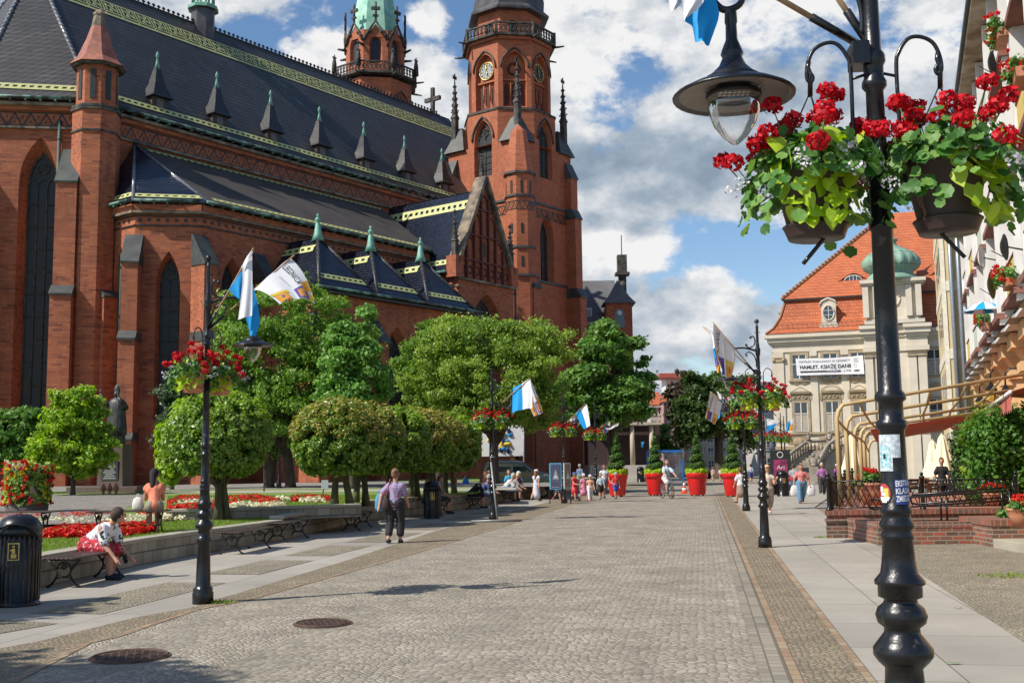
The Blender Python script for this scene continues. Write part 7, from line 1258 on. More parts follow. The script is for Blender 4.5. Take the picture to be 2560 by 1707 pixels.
# ================================================================== RIGHT HAND ROW (x = away from the street, y = along it)
ra = R(20); row_rz = -ra; RW = lambda r_, s_, z=0: V3(r_ * math.cos(ra) + s_ * math.sin(ra), -r_ * math.sin(ra) + s_ * math.cos(ra), z)
WHP = pm('white_balcony_render', (.74, .73, .70), .85, 0, (.62, .60, .56), 1.2, .1, 20); CRP = pm('pale_green_render', (.52, .58, .47), .85); YLP = pm('yellow_render', (.66, .48, .14), .85); RBR = pm('red_brown_slab_edge', (.28, .11, .075), .8, 0, (.17, .08, .06), 3, .2, 15); ORG = pm('apricot_render', (.72, .45, .22), .85, 0, (.66, .40, .19), 1.5, .1, 20); CREAM = pm('cream_render', (.62, .50, .28), .85, 0, (.56, .45, .25), 1.2); CREML = pm('pale_cream_band', (.72, .68, .56), .85); ZINC = pm('zinc_pipe', (.32, .36, .42), .35, .5)
rw = thing('balcony_block', 'white apartment block with red brown balcony edges on the right above an apricot ground floor', 'apartment block', (0, 0, 0), row_rz)
b = MB(); b.box((3.6, 16, 5.3), (14, 51.2, 14.0)); build('wall', b, WHP, rw)
b = MB(); b.box((2.2, 16, 13.95), (3.6, 51.4, 14.12)); b.cur = 1; b.box((2.1, 16, 14.12), (2.3, 51.4, 14.3)); b.add([(2.1, 16, 14.2), (2.1, 51.4, 14.2), (8, 51.4, 18), (8, 16, 18)], [(0, 1, 2, 3)]); build('eaves', b, [pm('weathered_soffit', (.50, .44, .34), .9, 0, (.26, .2, .13), 1.5), DARKBAND], rw)
pitch_ = 5.0
for k in range(7):
 s0 = 17.2 + pitch_ * k
 b = MB(); b.box((2.55, s0 + .2, 5.35), (3.62, s0 + .5, 13.9)); b.box((2.55, s0 + 3.3, 5.35), (3.62, s0 + 3.6, 13.9)); build('fin_wall', b, WHP, rw)
 for f_ in range(3):
  z = 5.45 + 2.85 * f_; b = MB(); b.box((2.47, s0 + .1, z + .05), (3.61, s0 + 3.7, z + .2)); bl_ = build('balcony', b, RBR, rw)
  b = MB(); b.box((2.6, s0 + .5, z + .22), (2.72, s0 + 3.3, z + 1.1)); build('parapet', b, (WHP, CRP, YLP, WHP)[(k + f_) % 4], bl_)
  b = MB(); b.box((2.57, s0 + .5, z + 1.1), (2.75, s0 + 3.3, z + 1.14)); build('handrail', b, RBR, bl_)
  b = MB(); b.box((3.56, s0 + .9, z + .3), (3.598, s0 + 2.9, z + 2.3)); w_ = build('window', b, WGL, rw); b = MB(); [b.box((3.52, s0 + y, z + .3), (3.56, s0 + y + .07, z + 2.3)) for y in (.9, 1.55, 2.2, 2.83)]; build('window_frame', b, WFR, w_)
  b = MB(); b.box((3.56, s0 + 4.05, z + .8), (3.598, s0 + 4.75, z + 2.1)); w_ = build('window', b, WGL, rw); b = MB(); b.box((3.45, s0 + 3.98, z + .7), (3.62, s0 + 4.82, z + .8)); [b.box((3.53, s0 + y, z + .8), (3.56, s0 + y + .06, z + 2.1)) for y in (4.05, 4.38, 4.69)]; build('window_frame', b, WFR, w_)
 b = MB(); b.tube([(3.4, s0 + 3.85, 5.4), (3.4, s0 + 3.85, 13.9)], .07, 7); build('downpipe', b, WHP, rw)
GW = RW(0, 0)
b = MB(); b.box((3.3, 16, 0), (14, 51.0, 5.2)); build('ground_floor_wall', b, ORG, rw)
b = MB()
b.add([(2.45, 16, 5.0), (2.45, 51.2, 5.0), (3.58, 51.2, 5.32), (3.58, 16, 5.32), (2.45, 16, 4.9), (2.45, 51.2, 4.9), (3.3, 51.2, 4.95), (3.3, 16, 4.95)], [(0, 1, 2, 3)[::-1], (4, 5, 1, 0), (7, 6, 5, 4)]); b.cur = 1; b.add([(2.42, 16, 5.02), (2.42, 51.2, 5.02), (2.55, 51.2, 5.08), (2.55, 16, 5.08)], [(0, 1, 2, 3)]); build('ledge_roof', b, [WHP, DARKBAND], rw)
b = MB()
for k in range(11): s0 = 18 + 3.1 * k; b.box((2.95, s0, 0), (3.31, s0 + .9, 4.3)); b.box((2.8, s0 - .1, 3.9), (3.31, s0 + 1.0, 4.15)); b.loft([[(2.75, s0 - .1, 4.5), (2.75, s0 + 1, 4.5), (3.3, s0 + 1, 4.5), (3.3, s0 - .1, 4.5)], [(2.95, s0, 4.15), (2.95, s0 + .9, 4.15), (3.3, s0 + .9, 4.15), (3.3, s0, 4.15)]], smooth=False); b.box((2.6, s0 - .15, 4.5), (3.31, s0 + 1.05, 4.88))
build('apricot_pilaster', b, ORG, rw)
b = MB(); [b.loft([[(2.35, 18 + 3.1 * k - .25, 4.9), (2.35, 18 + 3.1 * k + 1.15, 4.9), (3.3, 18 + 3.1 * k + 1.15, 4.9), (3.3, 18 + 3.1 * k - .25, 4.9)], [(2.9, 18 + 3.1 * k + .1, 5.6), (2.9, 18 + 3.1 * k + .8, 5.6), (3.5, 18 + 3.1 * k + .8, 5.6), (3.5, 18 + 3.1 * k + .1, 5.6)]], smooth=False) for k in range(11)]; build('pilaster_hood', b, pm('grey_hood', (.25, .25, .22), .6), rw)
b = MB(); [b.box((3.28, 19.2 + 3.1 * k, 1.0), (3.298, 20.7 + 3.1 * k, 3.6)) for k in range(10)]; build('shop_window', b, WGL, rw)
def boxflowers(r_, s_, z, lab, seed):
 o = thing('flower_box', lab, 'flower box', RW(r_, s_, z), row_rz, 'flower boxes on the balconies'); g = np.random.default_rng(seed); b = MB(); b.box((-.12, -.5, -.12), (.12, .5, .08)); build('box', b, TERRA, o); c_ = np.c_[g.uniform(-.25, .1, 30), g.uniform(-.6, .6, 30), g.uniform(0, .3, 30)]; crownmesh('leaves', leaves(c_, np.full((30, 3), .12), 500, .07, seed), GERL, o); heads(np.c_[g.uniform(-.35, .0, 26), g.uniform(-.65, .65, 26), g.uniform(.0, .45, 26)], .07, 10, .06, seed, RED, 'red_flowers', o)
def rs(u, v, r_):      # point on the plane at distance r_ seen at u,v
 d = ray(u, v); k = r_ / (d[0] * math.cos(ra) - d[1] * math.sin(ra)); p = d * k; return p[0] * math.sin(ra) + p[1] * math.cos(ra), p[2] + EYE
for i, (u, v, lab) in enumerate(((2505, 95, 'topmost flower box by the yellow balcony at the upper right'), (2550, 195, 'green flower box with red geraniums cut by the right edge'), (2525, 708, 'red geranium box below the right hanging basket'), (2465, 815, 'small red flower box on the far white balcony'))): s_, z = rs(u, v, 2.45); boxflowers(2.45, s_, z, lab, i + 3)
for i, (u, v, r_, c_, lab) in enumerate(((2482, 160, .3, DARKBAND, 'dark satellite dish up by the eaves'), (2513, 618, .3, DARKBAND, 'dark satellite dish beside the right hanging basket'), (2480, 713, .36, DARKBAND, 'dark satellite dish, lowest of the three'), (2455, 645, .34, WHP, 'white satellite dish near the cream building'))):
 s_, z = rs(u, v, 2.2); o = thing('satellite_dish', lab, 'satellite dish', RW(2.2, s_, z), row_rz, 'satellite dishes on the balconies'); b = MB(); rr = [(math.cos(a), math.sin(a)) for a in [2 * math.pi * k / 18 for k in range(18)]]; b.loft([[(.06 * 0, x * r_ * q_, y * r_ * q_ * 1.1) if 0 else (-.10 * (1 - q_ * q_) - .0, x * r_ * q_ * .8, y * r_ * q_) for x, y in rr] for q_ in (.1, .5, 1)] , cap=False); b2 = [(p[0] * 1, p[1], p[2]) for p in b.v]; o2 = build('dish', b, c_, o, ); o2.rotation_euler = (0, 0, R(-22)); b = MB(); b.tube([(.05, 0, 0), (.4, 0, -.1)], .02, 5); b.tube([(0, 0, -r_ * .8), (-.3, -.25, -.1)], .012, 4); build('dish_arm', b, DARKBAND, o)
s_, z = rs(2470, 778, 2.4); o = thing('striped_parasol', 'small blue striped parasol on a white balcony', 'parasol', RW(2.3, s_, z), row_rz); b = MB(); b.lathe([(.62, 0), (.35, .18), (.02, .3)], n=12, cap=False); b.m = [k % 2 for k in range(len(b.f))]; build('canopy', b, [BLUE, WHITE], o); b = MB(); b.tube([(0, 0, .4), (0, 0, -.8)], .02, 5); build('pole', b, GREYP, o)
# cream building beyond
cr = thing('cream_building', 'tall cream building with two zinc pipes between the mansion and the white block', 'building', (0, 0, 0), row_rz); b = MB(); b.box((1.8, 52.5, 0), (9, 62, 17)); build('wall', b, CREAM, cr); b = MB()
for z in (3.2, 6.1, 9.2, 12.2): b.box((1.77, 52.46, z), (9, 62, z + .45))
b.box((1.76, 52.45, 0), (1.95, 52.7, 17)); build('pale_band', b, CREML, cr); b = MB(); [b.tube([(r_, 52.3, 0), (r_, 52.3, 17)], .10, 8) for r_ in (2.2, 2.52)]; build('zinc_pipe', b, ZINC, cr); b = MB(); [b.box((1.78, 54 + 2.2 * k, 1.5 + 2.9 * j), (1.8, 54.9 + 2.2 * k, 2.8 + 2.9 * j)) for k in range(3) for j in range(5)]; build('slit_window', b, WGL, cr)
# orange wall lanterns
for i, (u, v) in enumerate(((2525, 985), (2487, 975), (2458, 1003))):
 s_, z = rs(u, v, 2.7); o = thing('wall_lantern', ('black wall lantern with amber glass on the apricot wall, nearest', 'black wall lantern with amber glass, middle of three', 'black wall lantern with amber glass, farthest')[i], 'wall lantern', RW(2.6, s_, z), row_rz, 'wall lanterns'); b = MB(); b.lathe([(.2, .0), (.05, .22), (.02, .3)], n=6, smooth=False); b.tube([(0, 0, .3), (0, 0, .55), (.15, 0, .72), (.35, 0, .7), (.5, 0, .5)], .025, 5); build('hood', b, BLACK, o); b = MB(); b.lathe([(.08, -.35), (.17, .0)], n=6, smooth=False); build('amber_glass', b, pm('amber_glass', (.55, .36, .05), .3) if i == 0 else bpy.data.materials['amber_glass'], o)
# ================================================================== BRICK TERRACE, RAILINGS, PERGOLA
CLK = brickmat('clinker_brick', [(.12, .07, .05), (.19, .10, .065), (.40, .10, .06), (.15, .095, .065), (.26, .09, .06)], (.30, .26, .20), .25, .085, .011, bump=.6, mottle=.2, rough=.55); CLKC = brickmat('clinker_capping', [(.14, .085, .06), (.36, .10, .06), (.20, .10, .07), (.16, .10, .075)], (.28, .24, .19), .125, .4, .011, bump=.5, mottle=.2, rough=.55, offset=0); PAVB = pm('brick_paving', (.36, .16, .10), .8, 0, (.28, .12, .08), 6, .3)
T0_ = V3(6.88, 24.15, 0); ey_ = V3(.342, .94, 0)
tr_ = thing('brick_terrace', 'raised brick cafe terrace with dark clinker front wall', 'terrace', T0_); b = MB(); q2 = [(0, 0), (7.5, 0), (11.4, 10.8), (3.93, 10.8)]; b.prism(q2, -.1, .37); build('brick_wall', b, CLK, tr_); b = MB(); b.prism([(-.04, -.04), (7.6, -.04), (11.5, 10.84), (3.89, 10.84)], .37, .42); b.prism([(.03, .03), (7.4, .03), (11.3, 10.77), (3.96, 10.77)], .42, .50); b.prism([(-.02, -.02), (7.5, -.02), (11.42, 10.82), (3.91, 10.82)], .50, .60); build('brick_capping', b, CLKC, tr_); b = MB(); b.prism([(.3, .3), (7.4, .3), (11.1, 10.5), (4.1, 10.5)], .56, .604); build('terrace_floor', b, PAVB, tr_)
rm = thing('ramp_wall', 'lower clinker brick wall of the access ramp in front of the terrace', 'wall', (7.33, 22.1, 0)); b = MB(); b.box((0, 0, -.1), (1.93, .3, .34)); b.box((0, .3, -.1), (.3, 1.95, .34)); build('brick_wall', b, CLK, rm); b = MB(); b.box((-.01, -.01, .34), (1.93, .31, .45)); b.box((-.01, .31, .34), (.31, 1.95, .45)); build('brick_capping', b, CLKC, rm)
pl = thing('brick_planter', 'brick planter box with pink and white flowers beside the terrace steps', 'planter', (9.25, 21.2, 0)); b = MB(); b.box((0, 0, -.1), (3.2, 1.5, .41)); build('brick_wall', b, CLK, pl); b = MB(); b.box((-.02, -.02, .41), (3.2, 1.52, .53)); build('brick_capping', b, CLKC, pl); g = np.random.default_rng(3); c_ = np.c_[g.uniform(.5, 1.7, 40), g.uniform(.15, .8, 40), g.uniform(.52, .75, 40)]; crownmesh('leaves', leaves(c_, np.full((40, 3), .1), 900, .06, 4), GERL, pl); heads(c_[:14] + V3(0, -.1, .08), .04, 9, .045, 5, leafmat('pink_flower', [(.6, .02, .12), (.75, .5, .6)], .2), 'pink_flowers', pl)
p = V3(9.75, 19.2, 0); stp = thing('stone_steps', 'pale stone steps leading up to the terrace at the right edge', 'steps', p); b = MB(); b.box((-.55, 0, -.05), (3, .45, .17)); b.box((-.5, .45, -.05), (3, 2.0, .17)); b.box((.35, .55, .17), (3, 2.0, .34)); build('stone_tread', b, CAP, stp, bevel=.01)
p = V3(10.0, 18.6, 0); wq = thing('step_wall', 'brick side wall at the right edge beside the stone steps', 'wall', p); b = MB(); b.box((.05, -.6, -.1), (2.5, .5, .5)); build('brick_wall', b, CLK, wq); b = MB(); b.box((.03, -.62, .5), (2.5, .52, .6)); build('brick_capping', b, CLKC, wq)
def railing(p0, p1, n, lab, z0=.6, h=.72):
 p0, p1 = np.array(p0, float), np.array(p1, float); L = np.linalg.norm(p1 - p0); e_ = (p1 - p0) / L; t = thing('railing', lab, 'railing', (*p0[:2], z0), group='black terrace railings')
 for k in range(n + 1): c_ = e_ * L * k / n; b = MB(); b.lathe([(.075, 0), (.07, .03), (.05, .06), (.045, .1), (.045, h - .06), (.06, h - .04), (.06, h), (.045, h + .02)], c_, 10); b.ball(c_ + V3(0, 0, h + .06), .045, 8, 5); build('railing_post', b, BLACK, t)
 for k in range(n):
  a_, c_ = e_ * (L * k / n + .08), e_ * (L * (k + 1) / n - .08); b = MB(); l_ = np.linalg.norm(c_ - a_); zb, zt_ = .06, h - .08
  for z in (zb, zt_): b.tube([a_ + V3(0, 0, z), c_ + V3(0, 0, z)], .016, 5)
  for q_ in (a_, c_): b.tube([q_ + V3(0, 0, zb), q_ + V3(0, 0, zt_)], .014, 5)
  m_ = max(2, round(l_ / .26))
  for j in range(m_ * 2 - 1):
   x0 = l_ * (j * .5) / m_;
   for u0, u1 in ((x0, x0 + l_ / m_), ): b.tube([a_ + e_ * u0 + V3(0, 0, zb), a_ + e_ * min(u1, l_) + V3(0, 0, zt_)], .010, 4); b.tube([a_ + e_ * u0 + V3(0, 0, zt_), a_ + e_ * min(u1, l_) + V3(0, 0, zb)], .010, 4)
  build('lattice_panel', b, BLACK, t)
railing(T0_ + V3(.12, .12, 0), T0_ + V3(4.3, .12, 0), 2, 'black lattice railing on the front of the brick terrace'); railing(T0_ + V3(.12, .12, 0) + ey_ * .3, T0_ + V3(.12, .12, 0) + ey_ * 11, 5, 'black lattice railing running back along the street side of the terrace')
def handrail(Y_, u0, v0, u1, v1, lab, posts):
 t = thing('handrail', lab, 'handrail', PY(u0, v0, Y_)); o0 = np.array(t.location); b = MB();
 for dz in (0, -.2): a_, c_ = PY(u0, v0, Y_) - o0 + V3(0, 0, dz), PY(u1, v1, Y_) - o0 + V3(0, 0, dz); b.tube([a_, c_], .022, 7)
 a_ = V3(0, 0, 0); b.tube([a_, a_ + V3(-.1, 0, -.02), a_ + V3(-.12, 0, -.1), a_ + V3(-.1, 0, -.18), a_ + V3(0, 0, -.2)], .022, 7); build('rail', b, BLACK, t)
 for u in posts: f_ = (u - u0) / (u1 - u0); c_ = PY(u0 + (u1 - u0) * f_, v0 + (v1 - v0) * f_, Y_) - o0; b = MB(); b.tube([c_, V3(c_[0], c_[1], .3 - o0[2])], .022, 7); build('rail_post', b, BLACK, t)
handrail(22.6, 2185, 1248, 2518, 1226, 'nearer black ramp handrail with rounded end', (2210, 2365, 2523)); handrail(23.3, 2290, 1236, 2530, 1218, 'farther black ramp handrail behind the first', (2350, 2503))
TAN = pm('tan_painted_tube', (.50, .36, .17), .55, 0, (.42, .30, .14), 5, stretch=(1, 1, .2)); AWN = pm('red_awning_cloth', (.50, .10, .05), .8, 0, (.42, .075, .04), 3); AWNP = pm('faded_red_valance', (.58, .16, .13), .8, 0, (.50, .13, .10), 4)
zP = zz(2050, 880, 4.612)
pg = thing('pergola', 'tan tubular awning frame over the terrace with a rolled red canopy', 'pergola', T0_); hoops = [(24.7, (235, 1700), (215, 620), (2352, 258)), (26.4, (335, 1650), (320, 750), (2180, 445)), (29.5, (425, 1600), (410, 840), (1990, 605)), (31.5, (488, 1550), (430, 880), (1930, 685)), (34, (530, 1520), (490, 925), (1930, 745)), (37, (572, 1500), (565, 1030), (1440, 885))]
ends = []
for Y_, ft_, cn, rt2 in hoops:
 f0 = PY(*zP(*ft_), Y_); f0[2] = .6; c_ = PY(*zP(*cn), Y_); c_[0] = f0[0]; r_ = PY(*zP(*rt2), Y_); d = (r_ - c_) / np.linalg.norm(r_ - c_); b = MB(); off = V3(0, .04, 0)
 for sgn in (-1, 1): b.tube([f0 - T0_ + off * sgn, c_ - T0_ - V3(0, 0, .28) + off * sgn, c_ - T0_ - V3(-.05, 0, .10) + off * sgn, c_ - T0_ + d * .15 + V3(0, 0, -.0) + off * sgn, c_ - T0_ + d * .35 + off * sgn, r_ - T0_ + off * sgn], .042, 7)
 build('frame_hoop', b, TAN, pg); ends.append((f0, c_, r_))
b = MB()
for (f0, c0, r0), (f1, c1, r1) in zip(ends[:-1], ends[1:]):
 for f_ in (.0, .12, .3, .5, .7, .88): b.tube([c0 + (r0 - c0) * f_ - T0_ - V3(0, 0, .0 if f_ else .3), c1 + (r1 - c1) * f_ - T0_ - V3(0, 0, .0 if f_ else .3)], .032, 6)
build('cross_rung', b, TAN, pg); b = MB(); a0, a1 = ends[3], ends[5]; b.add([a0[1] + V3(.3, 0, -.03) - T0_, a0[2] + V3(0, 0, -.03) - T0_, a1[2] - V3(0, 0, .03) - T0_, a1[1] + V3(.3, 0, -.03) - T0_], [(0, 1, 2, 3)]); q_ = [PY(*zP(x, y), Y_) - T0_ for x, y, Y_ in ((2200, 455, 24), (2700, 300, 23), (2700, 560, 27), (2205, 520, 27))]; b.add(q_, [(0, 1, 2, 3)]); build('red_canopy', b, AWN, pg)
b = MB(); n = 26; top = [PY(*zP(1932 + 268 * k / n, 660 - 200 * k / n), 28 - 4 * k / n) - T0_ for k in range(n + 1)]
for k in range(n): h0 = .26 + .10 * (k % 2) + .1 * k / n; h1 = .26 + .10 * ((k + 1) % 2) + .1 * k / n; b.quads([[top[k], top[k + 1], top[k + 1] - V3(0, 0, h1), top[k] - V3(0, 0, h0)]])
build('scalloped_valance', b, AWNP, pg); b = MB(); b.tube([top[0], top[-1]], .05, 6); build('valance_rod', b, WFR, pg)
b = MB(); S = surf([[PY(*zP(1500, 870), 37) - T0_, PY(*zP(1900, 760), 33) - T0_], [PY(*zP(1520, 915), 37) - T0_, PY(*zP(1730, 870), 34) - T0_]], .08, 1); patch(b, S, 0, 1, 0, 1, 0); build('hanging_canopy_end', b, AWN, pg)
UMB = pm('cream_canvas', (.78, .70, .48), .85, 0, (.70, .62, .42), 3)
for u0, v0, h_, w_, Y_, lab in ((2128, 1085, 2.3, .42, 38, 'closed cream parasol behind the left pergola posts'), (2331, 1100, 2.1, .42, 42, 'closed cream parasol, left one of the pair behind the waitress'), (2354, 1085, 2.4, .5, 41, 'closed cream parasol, taller right one of the pair behind the waitress')):
 p = PY(u0, v0, Y_); o = thing('closed_parasol', lab, 'parasol', (p[0], p[1], 0), 0, 'closed cream parasols'); b = MB(); zt_ = p[2]; rings = [[((r_ * (1 + .22 * math.cos(8 * a))) * math.cos(a), (r_ * (1 + .22 * math.cos(8 * a))) * math.sin(a), z) for a in [2 * math.pi * k / 32 for k in range(32)]] for r_, z in ((.03, zt_), (.12, zt_ - .15), (w_ * .55, zt_ - h_ * .35), (w_ * .95, zt_ - h_ * .62), (w_, zt_ - h_ * .66))]; b.loft(rings, smooth=True, cap=False); build('canopy', b, UMB, o); b = MB(); b.tube([(0, 0, 0), (0, 0, zt_ + .05)], .03, 6); build('pole', b, TAN, o)
WD = pm('orange_brown_wood', (.42, .17, .06), .5)
def cafe(u, v, Y_, lab, proto=[]):
 p = PY(u, v, Y_ + 5.5); loc = (p[0], p[1], .02)
 if proto: return dup(proto[0], loc, .3, lab)
 t = thing('cafe_chair', lab, 'chair', loc, 0, 'wooden cafe chairs on the terrace'); b = MB(); b.box((-.22, -.22, .42), (.22, .22, .46)); build('seat', b, WD, t); b = MB(); [b.box((-.22, .19, z), (.22, .22, z + .08)) for z in (.6, .75, .88)]; build('backrest', b, WD, t)
 for sx in (-1, 1):
  for sy in (-1, 1): b = MB(); b.box((sx * .2 - .02, sy * .2 - .02, 0), (sx * .2 + .02, sy * .2 + .02, .95 if sy > 0 else .42)); build('leg', b, WD, t)
 proto.append(t); return t
for i, (u, v, Y_) in enumerate(((2180, 1190, 31), (2205, 1190, 32), (2295, 1190, 32), (2318, 1190, 33), (2340, 1190, 31), (2150, 1190, 33))): cafe(u, v, Y_, ('wooden cafe chair left of the foreground lamp post', 'second wooden cafe chair left of the foreground lamp post', 'wooden cafe chair just right of the foreground lamp post', 'wooden cafe chair under the left closed parasol', 'wooden cafe chair beside the waitress', 'wooden cafe chair behind the pergola posts')[i])
for u, Y_, lab in ((2210, 37, 'pale wooden cafe table behind the front railing'), (2290, 37.5, 'wooden cafe table right of the foreground lamp post')):
 p = PY(u, 1200, Y_); t = thing('cafe_table', lab, 'table', (p[0], p[1], .02), 0, 'cafe tables'); b = MB(); b.box((-.7, -.4, .7), (.7, .4, .74)); build('table_top', b, TAN, t)
 for sx in (-1, 1):
  for sy in (-1, 1): b = MB(); b.box((sx * .62 - .03, sy * .34 - .03, 0), (sx * .62 + .03, sy * .34 + .03, .7)); build('leg', b, TAN, t)
def clay(u, v, Y_, z, r_, lab, seed):
 p = PY(u, v, Y_); t = thing('flower_pot', lab, 'flower pot', (p[0], p[1], z), 0, 'terracotta flower pots'); b = MB(); b.lathe([(r_ * .6, 0), (r_ * .95, r_ * .9), (r_, r_ * 1.3), (r_ * 1.08, r_ * 1.35), (r_ * 1.08, r_ * 1.5), (r_ * .9, r_ * 1.5)], n=20); build('pot', b, TERRA, t); g = np.random.default_rng(seed); c_ = np.c_[g.normal(0, r_ * .45, (24, 2)), g.uniform(r_ * 1.5, r_ * 2.1, 24)]; crownmesh('leaves', leaves(c_, np.full((24, 3), r_ * .3), 500, .07, seed), GERL, t); heads(c_ + V3(0, 0, r_ * .35), .06, 14, .05, seed, RED, 'red_flowers', t)
clay(2180, 1200, 26.5, .6, .36, 'big clay pot with red flowers behind the front terrace railing', 1); clay(2553, 1300, 19.5, .5, .22, 'clay pot with bright red geraniums at the right edge', 2); clay(2478, 1210, 25.2, .6, .2, 'clay pot half hidden in the climbing plants', 3)
# greenery over the railing
def hedge(pts, n, s_, lm, lab, seed, r_=.35, zt=2.9):
 p0 = PY(*pts[0][:2], pts[0][2]); t = thing('climbing_shrub', lab, 'shrub', (p0[0], p0[1], .6), 0, 'climbing greenery on the terrace'); C_ = []; g = np.random.default_rng(seed)
 for u, v, Y_, r2 in pts: p = PY(u, v, Y_) - np.array(t.location); C_ += [p + g.normal(0, r2 * .5, 3) for _ in range(9)]
 V = leaves(C_, np.full((len(C_), 3), r_), n, s_, seed, up=.4); crownmesh('foliage', V, lm, t); b = MB(); [limb(b, (g.uniform(-.1, .5), g.uniform(-.2, .2), 0), C_[int(k)], .04, .015, int(k)) for k in g.choice(len(C_), 6)]; build('stems', b, BARK, t)
hedge([(u, v, 26, .45) for u in (2480, 2515, 2550, 2590) for v in (1060, 1105, 1150, 1195)], 15000, .075, leafmat('virginia_creeper', [(.04, .12, .015), (.08, .20, .025), (.13, .28, .04)], .35), 'dense green climbing plant at the right edge of the terrace', 5, .42)
hedge([(u, v, 26.6, .3) for u, v in ((2462, 1070), (2470, 1100), (2475, 1130), (2468, 1160), (2478, 1190), (2480, 1215), (2450, 1120))], 6500, .07, LF_BRI, 'yellow green climbing plant left of the dense green one', 6, .3)
hedge([(u, v, 28, .25) for u, v in ((2412, 1080), (2418, 1115), (2410, 1150), (2420, 1185), (2425, 1100), (2430, 1200))], 3500, .07, LF_DRK, 'dark vine climbing a post beside the boy in light blue', 7, .25)
# poster stand, blue plaques
p = PY(1952, 1190, 58); t = thing('poster_stand', 'black poster stand with a magenta poster and round emblem', 'poster stand', (p[0], p[1], 0), R(-8)); b = MB(); b.box((-.52, -.05, .15), (.52, .05, 2.15)); b.box((-.5, -.3, 0), (-.4, .3, .15)); b.box((.4, -.3, 0), (.5, .3, .15)); build('board', b, DARKBAND, t); b = MB(); b.box((-.36, -.056, .55), (.36, -.051, 1.65)); pp_ = build('magenta_poster', b, pm('magenta_poster', (.35, .03, .14), .5, 0, (.10, .02, .05), 5), t); b = MB(); txt(b, lambda u, v, o: V3(-.2 + .4 * u, -.06, 1.35 - .2 * v), 'Ari', 0, 1, 0, 1, 0); b.tube([(.15 * math.cos(a), -.056, 1.9 + .15 * math.sin(a)) for a in [2 * math.pi * k / 16 for k in range(17)]], .02, 5); b.box((-.4, -.058, .38), (.4, -.052, .48)); build('poster_print', b, WFR, pp_)
for i, (u0, v0, u1, v1) in enumerate(((2404, 1057, 2425, 1062), (2405, 1066, 2426, 1083))):
 a_, c_ = PY(u0, v0, 48), PY(u1, v1, 48); b = MB(); b.box((0, 0, 0), (c_[0] - a_[0], .03, a_[2] - c_[2])); b.cur = 1; b.ball(((c_[0] - a_[0]) / 2, -.01, (a_[2] - c_[2]) / 2), (.1, .01, .08), 8, 4); o = build('blue_plaque', b, [S_B, GOLD], loc=(a_[0], a_[1], c_[2])); tag(o, ('upper narrow', 'lower larger')[i] + ' blue street plaque with yellow mark above the vine', 'plaque')
# ================================================================== FAR HOUSES, VAN
GRF = brickmat('grey_slate_roof', [(.12, .12, .125), (.16, .16, .165), (.14, .135, .14)], (.06, .06, .06), .5, .3, .02, mottle=.3, bump=.4); PINK = pm('dusty_pink_render', (.42, .24, .22), .9, 0, (.36, .20, .18), .5); BEIGE = pm('beige_render', (.52, .44, .33), .9, 0, (.44, .37, .28), .5); LGR = pm('light_grey_render', (.50, .46, .42), .9, 0, (.42, .39, .36), .5); DBR = pm('mauve_render', (.26, .15, .14), .9)
def house(lab, u0, u1, vt, Y, mat, roof=None, rh=2.5, cols=4, rows=4, depth=12, rz=0, name='town_house', vbase=None, shop=None, w0=.28):
 p0, p1 = PY(u0, vt, Y), PY(u1, vt, Y); W_ = p1[0] - p0[0]; H_ = p0[2]; t = thing(name, lab, 'house', (p0[0], p0[1], 0), rz); b = MB(); b.box((0, 0, 0), (W_, depth, H_)); build('wall', b, mat, t)
 b = MB(); b.box((-.15, -.25, H_ - .35), (W_ + .15, 0, H_)); b.box((0, -.12, H_ * .27), (W_, 0, H_ * .27 + .2)); build('cornice', b, LGR, t)
 if roof: b = MB(); b.add([(-.2, -.3, H_), (W_ + .2, -.3, H_), (W_ + .2, depth, H_), (-.2, depth, H_), (-.2, depth / 2, H_ + rh), (W_ + .2, depth / 2, H_ + rh)], [(0, 1, 5, 4), (2, 3, 4, 5), (0, 4, 3), (1, 2, 5)]); build('roof', b, roof, t)
 fh = H_ / rows; n = 0
 for j in range(rows):
  for k in range(cols):
   x = W_ * (k + .5) / cols; hw = W_ / cols * w0; z0, z1 = j * fh + fh * .3, j * fh + fh * .82; b = MB(); b.box((x - hw, -.03, z0), (x + hw, -.005, z1)); b.cur = 1; b.box((x - .04, -.06, z0), (x + .04, -.03, z1)); b.box((x - hw - .08, -.1, z0 - .12), (x + hw + .08, -.005, z0)); b.box((x - hw, -.055, (z0 + z1) / 2 - .03), (x + hw, -.03, (z0 + z1) / 2 + .03)); build('window', b, [WGL, WFR], t)
 return t
OTR = bpy.data.materials['orange_roof_tile']
t = house('dark roofed house with red brick turret just right of the clock tower', 1440, 1562, 805, 112, pm('plum_brick', (.20, .07, .05), .85), None, cols=3, rows=4, depth=10); W_ = PY(1562, 805, 112)[0] - PY(1440, 805, 112)[0]; H_ = PY(1440, 805, 112)[2]
b = MB(); b.add([(-.3, -.3, H_), (W_ + .1, -.3, H_), (W_ + .1, 10, H_), (-.3, 10, H_), (-.3, 4, H_ + 5.0), (W_ - .6, 4, H_ + 5.0)], [(0, 1, 5, 4), (2, 3, 4, 5), (1, 2, 5), (0, 4, 3)]); build('roof', b, GRF, t); b = MB(); b.box((1.0, .2, H_ + .3), (1.7, .5, H_ + 1.5)); build('skylight', b, [WFR], t); b = MB(); b.box((1.1, .16, H_ + .4), (1.6, .2, H_ + 1.35)); build('skylight_glass', b, WGL, t)
